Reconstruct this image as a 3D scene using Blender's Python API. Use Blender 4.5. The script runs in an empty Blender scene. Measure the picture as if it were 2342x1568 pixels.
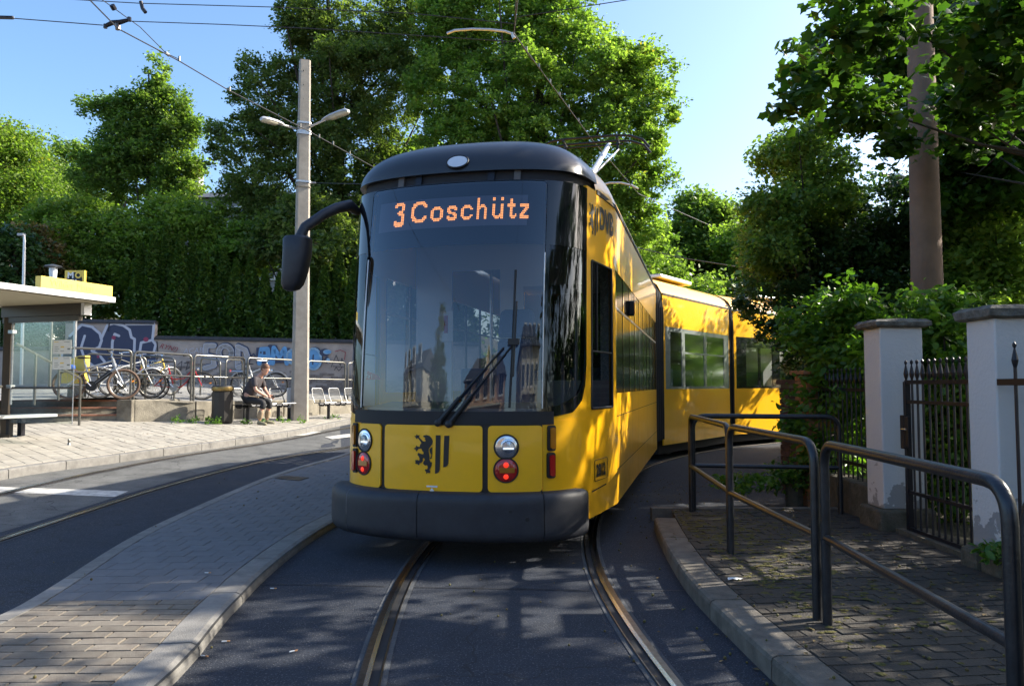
import bpy, bmesh, math, random
import numpy as np
from mathutils import Vector, Matrix
SC = bpy.context.scene
COL = SC.collection
random.seed(7); RNG = np.random.default_rng(11)
PI = math.pi

# ------------------------------------------------------------------ camera, sky, sun, exposure
FPX, CX, CY, EYE = 1756.0, 1171.0, 784.0, 1.45
PITCH = math.atan(96.0 / FPX)
cam_d = bpy.data.cameras.new("camera"); cam = bpy.data.objects.new("camera", cam_d); COL.objects.link(cam)
cam.location = (0, 0, EYE); cam.rotation_euler = (PI / 2 + PITCH, 0, 0)
cam_d.sensor_width = 36.0; cam_d.lens = 36.0 * FPX / 2342.0
cam_d.clip_start = 0.05; cam_d.clip_end = 2000
SC.camera = cam
SUN_AZ = math.radians(74.0)      # clockwise from +Y
SUN_EL = math.radians(32.0)
S = Vector((math.sin(SUN_AZ) * math.cos(SUN_EL), math.cos(SUN_AZ) * math.cos(SUN_EL), math.sin(SUN_EL)))
W = bpy.data.worlds.new("World"); SC.world = W; W.use_nodes = True
nt = W.node_tree; nt.nodes.clear()
sky = nt.nodes.new("ShaderNodeTexSky"); sky.sky_type = 'NISHITA'; sky.sun_disc = False
sky.sun_elevation = SUN_EL; sky.sun_rotation = SUN_AZ; sky.altitude = 100
sky.air_density = 1.0; sky.dust_density = 2.6; sky.ozone_density = 2.2
bg = nt.nodes.new("ShaderNodeBackground"); bg.inputs[1].default_value = 0.15
wo = nt.nodes.new("ShaderNodeOutputWorld")
hs = nt.nodes.new("ShaderNodeHueSaturation"); hs.inputs["Saturation"].default_value = 1.15; nt.links.new(sky.outputs[0], hs.inputs["Color"]); nt.links.new(hs.outputs[0], bg.inputs[0]); nt.links.new(bg.outputs[0], wo.inputs[0])
sl = bpy.data.lights.new("sun", 'SUN'); sl.energy = 5.0; sl.angle = math.radians(0.55); sl.color = (1.0, 0.93, 0.80)
so = bpy.data.objects.new("sun", sl); COL.objects.link(so); so.location = (30, 10, 30)
so.rotation_euler = (-S).to_track_quat('-Z', 'Y').to_euler()
SC.view_settings.view_transform = 'Standard'; SC.view_settings.look = 'None'
SC.view_settings.gamma = 1.0; SC.view_settings.use_curve_mapping = False
SC.view_settings.exposure = 1.18
SC.cycles.max_bounces = 8; SC.cycles.transparent_max_bounces = 24; SC.cycles.use_denoising = True
SC.cycles.transmission_bounces = 6; SC.cycles.caustics_reflective = False; SC.cycles.caustics_refractive = False
SC.cycles.sample_clamp_indirect = 6.0

# ------------------------------------------------------------------ measuring helpers (metres; X right, Y away, Z up)
cp, sp = math.cos(PITCH), math.sin(PITCH)
def ray(u, v):
    x = (u - CX) / FPX; y = (CY - v) / FPX
    return Vector((x, cp - y * sp, sp + y * cp))
def P(u, v, Y):
    d = ray(u, v); k = Y / d.y
    return Vector((d.x * k, Y, EYE + d.z * k))
def clampf(a, lo=0.0, hi=1.0): return max(lo, min(hi, a))
def gz(x, y):                     # road level: flat by the tram, rising towards the left-hand platform
    h = 0.17 - 0.0545 * (x + 6.9) + 0.0313 * (y - 10.36) * clampf((-x - 2) / 2)
    h = min(h, 0.55)
    return 0.5 * (h + math.sqrt(h * h + 0.0009)) - 0.0 if h > -0.5 else 0.0
def hp(x, y):                     # platform paving level
    return min(0.30 - 0.0545 * (x + 6.9) + 0.0313 * (y - 10.36), 0.72)
def bp(x, y):                     # raised bicycle yard level
    return 1.04 - 0.0841 * (max(x, -10.2) + 8.38) + 0.0372 * (y - 17.0)
def hit(u, v, f, dz=0.0):
    d = ray(u, v); g = lambda k: EYE + d.z * k - f(d.x * k, d.y * k) - dz
    k = 1.0
    while g(k) > 0 and k < 120: k *= 1.03
    lo, hi = k / 1.03, k
    for _ in range(40):
        m = (lo + hi) / 2
        if g(m) > 0: lo = m
        else: hi = m
    return Vector((d.x * hi, d.y * hi, EYE + d.z * hi))
flat = lambda h: (lambda x, y: h)
def interp(pts, y):               # pts [(y, x)] sorted by y
    if y <= pts[0][0]:
        a, b = pts[0], pts[1]
    elif y >= pts[-1][0]:
        a, b = pts[-2], pts[-1]
    else:
        for a, b in zip(pts, pts[1:]):
            if a[0] <= y <= b[0]: break
    return a[1] + (b[1] - a[1]) * (y - a[0]) / (b[0] - a[0])

# ------------------------------------------------------------------ materials
def mat(name, col, rough=0.7, metal=0.0, var=0.0, vs=6.0, bump=0.0, bs=60.0, col2=None, rnd=0.0, spec=0.5, coat=0.0, emit=None, es=0.0, detail=6.0):
    m = bpy.data.materials.new(name); m.use_nodes = True
    n = m.node_tree; L = n.links; b = n.nodes["Principled BSDF"]
    b.inputs["Roughness"].default_value = rough; b.inputs["Metallic"].default_value = metal
    b.inputs["Specular IOR Level"].default_value = spec; b.inputs["Coat Weight"].default_value = coat
    b.inputs["Coat Roughness"].default_value = 0.04
    b.inputs["Base Color"].default_value = (*col, 1)
    src = None
    geo = n.nodes.new("ShaderNodeNewGeometry")
    if var > 0 or col2:
        t = n.nodes.new("ShaderNodeTexNoise"); t.inputs["Scale"].default_value = vs; t.inputs["Detail"].default_value = detail
        t.inputs["Roughness"].default_value = 0.65 if detail < 12 else 0.82
        L.new(geo.outputs["Position"], t.inputs["Vector"])
        r = n.nodes.new("ShaderNodeMapRange"); r.inputs[1].default_value = 0.32; r.inputs[2].default_value = 0.68
        L.new(t.outputs["Fac"], r.inputs[0])
        mx = n.nodes.new("ShaderNodeMix"); mx.data_type = 'RGBA'
        c2 = col2 if col2 else tuple(c * (1 + var) for c in col)
        c1 = col if col2 else tuple(c * (1 - var) for c in col)
        mx.inputs[6].default_value = (*c1, 1); mx.inputs[7].default_value = (*c2, 1)
        L.new(r.outputs[0], mx.inputs[0]); src = mx.outputs[2]
    if rnd > 0:
        oi = n.nodes.new("ShaderNodeObjectInfo")
        r = n.nodes.new("ShaderNodeMapRange"); r.inputs[3].default_value = 1 - rnd; r.inputs[4].default_value = 1 + rnd
        L.new(oi.outputs["Random"], r.inputs[0])
        mu = n.nodes.new("ShaderNodeVectorMath"); mu.operation = 'SCALE'
        if src: L.new(src, mu.inputs[0])
        else: mu.inputs[0].default_value = col
        L.new(r.outputs[0], mu.inputs["Scale"]); src = mu.outputs[0]
    if src: L.new(src, b.inputs["Base Color"])
    if bump > 0:
        t2 = n.nodes.new("ShaderNodeTexNoise"); t2.inputs["Scale"].default_value = bs; t2.inputs["Detail"].default_value = 4
        L.new(geo.outputs["Position"], t2.inputs["Vector"])
        bu = n.nodes.new("ShaderNodeBump"); bu.inputs["Strength"].default_value = bump; bu.inputs["Distance"].default_value = 0.02
        L.new(t2.outputs["Fac"], bu.inputs["Height"]); L.new(bu.outputs[0], b.inputs["Normal"])
    if emit:
        b.inputs["Emission Color"].default_value = (*emit, 1); b.inputs["Emission Strength"].default_value = es
    return m
def glass(name, tint, ior=1.6, boost=1.0, rough=0.0):
    m = bpy.data.materials.new(name); m.use_nodes = True
    n = m.node_tree; n.nodes.clear(); L = n.links
    o = n.nodes.new("ShaderNodeOutputMaterial"); tr = n.nodes.new("ShaderNodeBsdfTransparent"); tr.inputs[0].default_value = (*tint, 1)
    gl = n.nodes.new("ShaderNodeBsdfGlossy"); gl.inputs[0].default_value = (0.84, 0.92, 1, 1); gl.inputs["Roughness"].default_value = rough
    fr = n.nodes.new("ShaderNodeFresnel"); fr.inputs[0].default_value = ior
    mu = n.nodes.new("ShaderNodeMath"); mu.operation = 'MULTIPLY'; mu.use_clamp = True; mu.inputs[1].default_value = boost
    mx = n.nodes.new("ShaderNodeMixShader")
    L.new(fr.outputs[0], mu.inputs[0]); L.new(mu.outputs[0], mx.inputs[0]); L.new(tr.outputs[0], mx.inputs[1]); L.new(gl.outputs[0], mx.inputs[2])
    L.new(mx.outputs[0], o.inputs[0]); return m
def leafmat(name, c_dark, c_light, transl=0.45, warm=None, wf=0.0, rough=0.45):
    m = bpy.data.materials.new(name); m.use_nodes = True
    n = m.node_tree; n.nodes.clear(); L = n.links
    o = n.nodes.new("ShaderNodeOutputMaterial"); a = n.nodes.new("ShaderNodeAttribute"); a.attribute_name = "tone"
    cr = n.nodes.new("ShaderNodeValToRGB"); e = cr.color_ramp.elements
    e[0].position = 0.0; e[0].color = (*c_dark, 1); e[1].position = 0.85; e[1].color = (*c_light, 1)
    if warm:
        x = cr.color_ramp.elements.new(1.0 - wf); x.color = (*c_light, 1)
        y = cr.color_ramp.elements.new(1.0); y.color = (*warm, 1)
    L.new(a.outputs["Fac"], cr.inputs[0])
    p = n.nodes.new("ShaderNodeBsdfPrincipled"); p.inputs["Roughness"].default_value = rough; p.inputs["Specular IOR Level"].default_value = 0.35
    t = n.nodes.new("ShaderNodeBsdfTranslucent")
    mu = n.nodes.new("ShaderNodeMix"); mu.data_type = 'RGBA'; mu.blend_type = 'MULTIPLY'; mu.inputs[0].default_value = 1
    mu.inputs[7].default_value = (1.9, 2.2, 0.8, 1)
    L.new(cr.outputs[0], mu.inputs[6]); L.new(mu.outputs[2], t.inputs[0]); L.new(cr.outputs[0], p.inputs["Base Color"])
    mx = n.nodes.new("ShaderNodeMixShader"); mx.inputs[0].default_value = transl
    L.new(p.outputs[0], mx.inputs[1]); L.new(t.outputs[0], mx.inputs[2]); L.new(mx.outputs[0], o.inputs[0]); return m

# ------------------------------------------------------------------ mesh builder
class MB:
    def __init__(s): s.v = []; s.f = []
    def add(s, vs, fs):
        o = len(s.v); s.v += [tuple(p) for p in vs]; s.f += [tuple(i + o for i in f) for f in fs]; return s
    def box(s, c, d, rz=0.0, top=1.0, M=None):
        x, y, z = d[0] / 2, d[1] / 2, d[2] / 2; c = Vector(c)
        R = M if M else Matrix.Rotation(rz, 3, 'Z')
        vs = []
        for k, q in ((-z, 1.0), (z, top)):
            for a, b in ((-x, -y), (x, -y), (x, y), (-x, y)): vs.append(c + R @ Vector((a * q, b * q, k)))
        return s.add(vs, [(3, 2, 1, 0), (4, 5, 6, 7), (0, 1, 5, 4), (1, 2, 6, 5), (2, 3, 7, 6), (3, 0, 4, 7)])
    def tube(s, pts, r, n=8, closed=False, caps=True):
        pts = [Vector(p) for p in pts]; m = len(pts)
        rs = r if isinstance(r, (list, tuple)) else [r] * m
        rings = []; up = None
        for i, p in enumerate(pts):
            a = pts[i - 1] if (i > 0 or closed) else p; b = pts[(i + 1) % m] if (i < m - 1 or closed) else p
            t = (b - a).normalized() if (b - a).length > 1e-9 else Vector((0, 0, 1))
            if up is None:
                up = Vector((0, 0, 1)) if abs(t.z) < 0.9 else Vector((1, 0, 0))
            x = t.cross(up)
            if x.length < 1e-6: x = t.cross(Vector((0, 1, 0)))
            x.normalize(); y = x.cross(t).normalized(); up = y
            rings.append([p + (x * math.cos(2 * PI * k / n) + y * math.sin(2 * PI * k / n)) * rs[i] for k in range(n)])
        vs = [q for R in rings for q in R]; fs = []
        for i in range(m if closed else m - 1):
            j = (i + 1) % m
            for k in range(n):
                l = (k + 1) % n
                fs.append((i * n + k, i * n + l, j * n + l, j * n + k))
        if caps and not closed:
            fs.append(tuple(range(n - 1, -1, -1))); fs.append(tuple((m - 1) * n + k for k in range(n)))
        return s.add(vs, fs)
    def lathe(s, prof, c=(0, 0, 0), n=16, M=None):
        c = Vector(c); vs = []; fs = []
        for r, z in prof:
            for k in range(n):
                q = Vector((r * math.cos(2 * PI * k / n), r * math.sin(2 * PI * k / n), z))
                vs.append(c + (M @ q if M else q))
        for i in range(len(prof) - 1):
            for k in range(n):
                l = (k + 1) % n; fs.append((i * n + k, i * n + l, (i + 1) * n + l, (i + 1) * n + k))
        fs.append(tuple(range(n - 1, -1, -1))); fs.append(tuple((len(prof) - 1) * n + k for k in range(n)))
        return s.add(vs, fs)
    def prism(s, poly, a, b):      # poly list of 3-D points, extruded by vector b (a ignored offset vector)
        a = Vector(a); b = Vector(b); n = len(poly)
        lo = [Vector(p) + a for p in poly]; hi = [p + b for p in lo]
        return s.add(lo + hi, [tuple(range(n - 1, -1, -1)), tuple(range(n, 2 * n))] + [(i, (i + 1) % n, n + (i + 1) % n, n + i) for i in range(n)])
    def build(s, name, m, parent=None, smooth=False, kind=None, world=False, bevel=0.0, label=None):
        me = bpy.data.meshes.new(name)
        v = s.v
        if parent is not None and world:
            Mi = root_matrix(parent).inverted(); v = [tuple(Mi @ Vector(p)) for p in v]
        me.from_pydata(v, [], s.f); me.materials.append(m); me.validate()
        bm = bmesh.new(); bm.from_mesh(me); bmesh.ops.recalc_face_normals(bm, faces=bm.faces); bm.to_mesh(me); bm.free()
        o = bpy.data.objects.new(name, me); COL.objects.link(o)
        if parent is not None: o.parent = parent
        if smooth:
            me.shade_smooth()
            try: me.set_sharp_from_angle(angle=math.radians(40))
            except Exception: pass
        if bevel > 0:
            md = o.modifiers.new("bevel", 'BEVEL'); md.width = bevel; md.segments = 2; md.limit_method = 'ANGLE'
        if kind: o["kind"] = kind
        if label: o["label"] = label
        return o
def root_matrix(o):
    M = Matrix.LocRotScale(o.location, o.rotation_euler, o.scale)
    while o.parent is not None:
        o = o.parent; M = Matrix.LocRotScale(o.location, o.rotation_euler, o.scale) @ M
    return M
def thing(name, label, cat, loc=(0, 0, 0), rz=0.0, group=None):
    o = bpy.data.objects.new(name, None); COL.objects.link(o); o.empty_display_size = 0.2
    o.location = loc; o.rotation_euler = (0, 0, rz); tag(o, label, cat, group); return o
def tag(o, label, cat, group=None):
    o["label"] = label; o["category"] = cat
    if group: o["group"] = group
    return o
def structure(o): o["kind"] = "structure"; return o
def copy_tree(o, parent=None, label=None):
    c = o.copy(); COL.objects.link(c)
    if parent is not None: c.parent = parent
    if label: c["label"] = label
    for ch in list(o.children): copy_tree(ch, c)
    return c
def arc_corner(p, a, b, r, n=5):   # rounded corner at p between directions to a and b
    p, a, b = Vector(p), Vector(a), Vector(b); da = (a - p).normalized(); db = (b - p).normalized()
    s, e = p + da * r, p + db * r; out = []
    for i in range(n + 1):
        t = i / n; out.append((1 - t) ** 2 * s + 2 * t * (1 - t) * p + t * t * e)
    return out
def text2d(s, size=1.0, bold=0.0, shear=0.0, align='LEFT', res=3):
    cu = bpy.data.curves.new("text", 'FONT'); cu.body = s; cu.size = size; cu.offset = bold; cu.shear = shear; cu.align_x = align; cu.resolution_u = res
    o = bpy.data.objects.new("text", cu); COL.objects.link(o)
    dg = bpy.context.evaluated_depsgraph_get(); me = bpy.data.meshes.new_from_object(o.evaluated_get(dg))
    bm = bmesh.new(); bm.from_mesh(me); bmesh.ops.triangulate(bm, faces=bm.faces)
    v = [(p.co.x, p.co.y) for p in bm.verts]; f = [tuple(q.index for q in g.verts) for g in bm.faces]; bm.free()
    bpy.data.objects.remove(o); bpy.data.curves.remove(cu); bpy.data.meshes.remove(me); return v, f
def poly_mesh2d(outer, holes=(), tb=None, zb=None):
    """fills a 2-D outline with holes, cut along grid lines so that it can be bent; returns verts, faces"""
    bm = bmesh.new()
    for loop in [outer] + list(holes):
        vs = [bm.verts.new((a, b, 0)) for a, b in loop]
        for i in range(len(vs)): bm.edges.new((vs[i], vs[(i + 1) % len(vs)]))
    bmesh.ops.triangle_fill(bm, use_beauty=True, use_dissolve=False, edges=list(bm.edges))
    for g, ax in ((tb, 0), (zb, 1)):
        if g is None: continue
        lo = min(p.co[ax] for p in bm.verts); hi = max(p.co[ax] for p in bm.verts)
        for c in g:
            if lo + 1e-4 < c < hi - 1e-4:
                co = [0, 0, 0]; co[ax] = c; no = [0, 0, 0]; no[ax] = 1
                bmesh.ops.bisect_plane(bm, geom=list(bm.verts) + list(bm.edges) + list(bm.faces), plane_co=co, plane_no=no, dist=1e-5)
    bm.verts.ensure_lookup_table(); bm.verts.index_update()
    v = [(p.co.x, p.co.y) for p in bm.verts]; f = [tuple(q.index for q in g.verts) for g in bm.faces]
    bm.free(); return v, f
def rrect(a, b, c, d, r, n=4, which=(1, 1, 1, 1)):   # rounded rectangle x a..b, z c..d
    out = []
    for k, (x, y, s0) in enumerate(((b - r, d - r, 0), (a + r, d - r, 1), (a + r, c + r, 2), (b - r, c + r, 3))):
        if which[k] and r > 0:
            for i in range(n + 1):
                t = (s0 + i / n) * PI / 2; out.append((x + r * math.cos(t), y + r * math.sin(t)))
        else: out.append(((b, d), (a, d), (a, c), (b, c))[k])
    return out

# ------------------------------------------------------------------ palette
M = {}
M['asphalt'] = mat("asphalt", (0.020, 0.026, 0.040), 0.88, var=0.34, vs=2.6, bump=0.7, bs=150, detail=14)
def asphalt_detail(m):
    n = m.node_tree; L = n.links; b = n.nodes["Principled BSDF"]; src = b.inputs["Base Color"].links[0].from_socket; g = n.nodes.new("ShaderNodeNewGeometry")
    def noise(sc, lo, hi, det=2):
        t = n.nodes.new("ShaderNodeTexNoise"); t.inputs["Scale"].default_value = sc; t.inputs["Detail"].default_value = det; L.new(g.outputs["Position"], t.inputs["Vector"])
        r = n.nodes.new("ShaderNodeMapRange"); r.inputs[1].default_value = lo; r.inputs[2].default_value = hi; L.new(t.outputs["Fac"], r.inputs[0]); return r.outputs[0]
    for fac, c in ((noise(95, .60, .68), (0.13, 0.13, 0.135)), (noise(0.55, .56, .72, 6), (0.055, 0.052, 0.050)), (noise(60, .64, .70), (0.008, 0.008, 0.01))):
        mx = n.nodes.new("ShaderNodeMix"); mx.data_type = 'RGBA'; mx.inputs[7].default_value = (*c, 1); L.new(fac, mx.inputs[0]); L.new(src, mx.inputs[6]); src = mx.outputs[2]
    v = n.nodes.new("ShaderNodeTexVoronoi"); v.feature = 'DISTANCE_TO_EDGE'; v.inputs["Scale"].default_value = 0.42
    nz = n.nodes.new("ShaderNodeTexNoise"); nz.inputs["Scale"].default_value = 2.5; nz.inputs["Detail"].default_value = 5; L.new(g.outputs["Position"], nz.inputs["Vector"])
    ad = n.nodes.new("ShaderNodeMix"); ad.data_type = 'RGBA'; ad.blend_type = 'ADD'; ad.inputs[0].default_value = .55; L.new(g.outputs["Position"], ad.inputs[6]); L.new(nz.outputs["Color"], ad.inputs[7]); L.new(ad.outputs[2], v.inputs["Vector"])
    r = n.nodes.new("ShaderNodeMapRange"); r.inputs[1].default_value = 0.0; r.inputs[2].default_value = 0.004; r.inputs[3].default_value = .75; r.inputs[4].default_value = 0; L.new(v.outputs["Distance"], r.inputs[0])
    mx = n.nodes.new("ShaderNodeMix"); mx.data_type = 'RGBA'; mx.inputs[7].default_value = (0.010, 0.010, 0.011, 1); L.new(r.outputs[0], mx.inputs[0]); L.new(src, mx.inputs[6]); L.new(mx.outputs[2], b.inputs["Base Color"])
asphalt_detail(M['asphalt'])
M['yellow'] = mat("tram_yellow", (1.0, 0.505, 0.004), 0.30, coat=0.35, var=0.03, vs=3, spec=0.5)
def road_film(m, c, top, amt, sc=3.0):
    n = m.node_tree; L = n.links; b = n.nodes["Principled BSDF"]; g = n.nodes.new("ShaderNodeNewGeometry"); sx = n.nodes.new("ShaderNodeSeparateXYZ"); L.new(g.outputs["Position"], sx.inputs[0])
    t = n.nodes.new("ShaderNodeTexNoise"); t.inputs["Scale"].default_value = sc; t.inputs["Detail"].default_value = 9; t.inputs["Roughness"].default_value = .7; L.new(g.outputs["Position"], t.inputs["Vector"])
    r = n.nodes.new("ShaderNodeMapRange"); r.inputs[1].default_value = top; r.inputs[2].default_value = .2; r.inputs[3].default_value = .12; r.inputs[4].default_value = 1; L.new(sx.outputs[2], r.inputs[0])
    q = n.nodes.new("ShaderNodeMapRange"); q.inputs[1].default_value = .42; q.inputs[2].default_value = .75; L.new(t.outputs["Fac"], q.inputs[0])
    f = n.nodes.new("ShaderNodeMath"); f.operation = 'MULTIPLY'; L.new(r.outputs[0], f.inputs[0]); L.new(q.outputs[0], f.inputs[1])
    f2 = n.nodes.new("ShaderNodeMath"); f2.operation = 'MULTIPLY'; f2.inputs[1].default_value = amt; L.new(f.outputs[0], f2.inputs[0])
    mx = n.nodes.new("ShaderNodeMix"); mx.data_type = 'RGBA'; mx.inputs[7].default_value = (*c, 1); L.new(f2.outputs[0], mx.inputs[0])
    if b.inputs["Base Color"].links: L.new(b.inputs["Base Color"].links[0].from_socket, mx.inputs[6])
    else: mx.inputs[6].default_value = b.inputs["Base Color"].default_value
    L.new(mx.outputs[2], b.inputs["Base Color"])
    a = n.nodes.new("ShaderNodeMath"); a.operation = 'MULTIPLY_ADD'; a.inputs[1].default_value = .5; a.inputs[2].default_value = b.inputs["Roughness"].default_value; L.new(f2.outputs[0], a.inputs[0]); L.new(a.outputs[0], b.inputs["Roughness"])
road_film(M['yellow'], (0.20, 0.13, 0.05), 1.5, .30)
M['black_gloss'] = mat("black_gloss", (0.006, 0.007, 0.009), 0.08, coat=0.4, spec=0.5)
M['cap_dark'] = mat("cap_dark", (0.022, 0.024, 0.030), 0.33, coat=0.15, var=0.1, vs=5)
M['bumper'] = mat("bumper_plastic", (0.020, 0.022, 0.030), 0.5, var=0.3, vs=9, detail=12, bump=0.12, bs=300)
road_film(M['bumper'], (0.07, 0.068, 0.065), .7, .4, 6.0)
M['rubber'] = mat("rubber", (0.012, 0.012, 0.014), 0.65)
M['dark'] = mat("dark_inside", (0.02, 0.02, 0.024), 0.8)
M['wind'] = glass("windshield_glass", (0.84, 0.88, 0.94), 1.65, 1.45)
M['cab_glass'] = glass("cab_side_glass", (0.22, 0.24, 0.26), 1.5, 1.0)
M['side_glass'] = glass("side_glass", (0.55, 0.57, 0.57), 1.5, 0.5, 0.10)
M['shelter_glass'] = glass("shelter_glass", (0.93, 0.96, 0.94), 1.3, 0.3)
M['chrome'] = mat("chrome", (0.75, 0.76, 0.78), 0.18, 1.0)
M['steel'] = mat("galvanised_steel", (0.48, 0.49, 0.50), 0.42, 0.85, var=0.15, vs=20)
M['alu'] = mat("aluminium", (0.62, 0.62, 0.62), 0.4, 0.5, var=0.06, vs=9)
M['rail'] = mat("rail_steel", (0.20, 0.18, 0.165), 0.30, 1.0, var=0.25, vs=30, col2=(0.10, 0.07, 0.055))
M['rail_bright'] = mat("polished_rail_edge", (0.62, 0.60, 0.58), 0.22, 1.0, var=0.1, vs=40)
M['groove'] = mat("rail_groove", (0.012, 0.012, 0.014), 0.7)
M['grout'] = mat("rail_grout", (0.030, 0.033, 0.040), 0.85, vs=5, bump=0.4, bs=80, col2=(0.095, 0.10, 0.105), detail=12)
M['kerb'] = mat("kerb_concrete", (0.19, 0.18, 0.165), 0.85, var=0.25, vs=7, bump=0.35, bs=120, rnd=0.10)
M['kerb_dark'] = mat("kerb_weathered", (0.125, 0.11, 0.09), 0.88, var=0.35, vs=8, bump=0.4, bs=110, rnd=0.15)
M['joint'] = mat("joint_sand", (0.055, 0.05, 0.042), 0.95, var=0.3, vs=20)
M['tan_brick'] = mat("tan_paver", (0.205, 0.18, 0.145), 0.88, col2=(0.14, 0.115, 0.09), vs=11, bump=0.4, bs=140, rnd=0.22)
M['grey_paver'] = mat("grey_paver", (0.14, 0.14, 0.145), 0.85, var=0.12, vs=10, bump=0.25, bs=160, rnd=0.05)
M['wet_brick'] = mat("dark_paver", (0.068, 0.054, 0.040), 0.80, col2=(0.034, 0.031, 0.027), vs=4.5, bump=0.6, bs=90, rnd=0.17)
M['platform'] = mat("platform_paving", (0.31, 0.285, 0.24), 0.9, var=0.2, vs=5, bump=0.4, bs=50, rnd=0.10)
M['concrete'] = mat("cast_concrete", (0.34, 0.30, 0.25), 0.85, var=0.15, vs=4, bump=0.25, bs=60)
M['old_concrete'] = mat("stained_concrete", (0.30, 0.27, 0.21), 0.9, col2=(0.13, 0.115, 0.09), vs=3.5, bump=0.5, bs=40)
M['brownmetal'] = mat("brown_painted_steel", (0.055, 0.045, 0.035), 0.35, 0.3)
M['railpaint'] = mat("dark_railing_paint", (0.030, 0.032, 0.037), 0.32, 0.35, var=0.3, vs=14, bump=0.1, bs=80)
M['iron'] = mat("black_iron", (0.016, 0.016, 0.022), 0.38, 0.3)
M['white'] = mat("white_paint", (0.78, 0.78, 0.76), 0.5, var=0.04, vs=6)
M['sign_yellow'] = mat("sign_yellow", (0.80, 0.58, 0.10), 0.4, var=0.03)
M['black'] = mat("black_paint", (0.012, 0.012, 0.013), 0.5)
M['tyre'] = mat("bicycle_tyre", (0.015, 0.014, 0.013), 0.8)
M['tyre_tan'] = mat("tan_wall_tyre", (0.10, 0.06, 0.04), 0.8)
M['red'] = mat("red_lacquer", (0.45, 0.015, 0.012), 0.3, coat=0.5)
M['blue'] = mat("blue_plastic", (0.02, 0.12, 0.55), 0.4)
M['silver'] = mat("silver_lacquer", (0.36, 0.37, 0.38), 0.35, 0.6)
M['reflex'] = mat("orange_reflector", (0.8, 0.25, 0.02), 0.3)
M['wood'] = mat("bark", (0.055, 0.042, 0.032), 0.9, var=0.3, vs=9, bump=0.7, bs=25)
M['wire'] = mat("wire", (0.05, 0.05, 0.055), 0.5, 0.6)
# ================================================================== GROUND
def grid_sheet(name, xs, ys, zf, m):
    b = MB(); nx = len(xs)
    vs = [(x, y, zf(x, y)) for y in ys for x in xs]
    fs = [(j * nx + i, j * nx + i + 1, (j + 1) * nx + i + 1, (j + 1) * nx + i) for j in range(len(ys) - 1) for i in range(nx - 1)]
    b.add(vs, fs); return b.build(name, m, smooth=True)
def fr(a, b, s):
    out = []; x = a
    while x < b: out.append(round(x, 4)); x += s
    return out
xs = [-900, -300, -120, -60, -40] + fr(-30, -12, 2) + fr(-12, 6, 0.3) + [6, 8, 12, 20, 40, 60, 120, 300, 900]
ys = [-300, -120, -60, -30, -15, -8] + fr(-4, 26, 0.5) + [26, 30, 40, 60, 90, 150, 300, 900]
def ground_z(x, y):
    z = gz(x, y) if x > -14 else gz(-14, y)
    if y < 2: z *= clampf((y + 8) / 10)
    return z
ground = structure(grid_sheet("ground", xs, ys, ground_z, M['asphalt']))
def hill_z(x, y):
    t = clampf((y - 26.4) / 34.0); e = clampf((8 - x) / 14.0)
    r = 1.0 if x < -3.5 else clampf((y - 26.4) / 7.0)
    return -0.4 + (1.75 * r + 5.5 * t * t) * (0.25 + 0.75 * e)
M['soil'] = mat("leafy_soil", (0.035, 0.04, 0.018), 0.95, col2=(0.06, 0.045, 0.02), vs=1.5, bump=0.8, bs=12)
hillo = structure(grid_sheet("hill", fr(-90, 90, 3), [26.45] + fr(28, 110, 3), hill_z, M['soil']))


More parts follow.
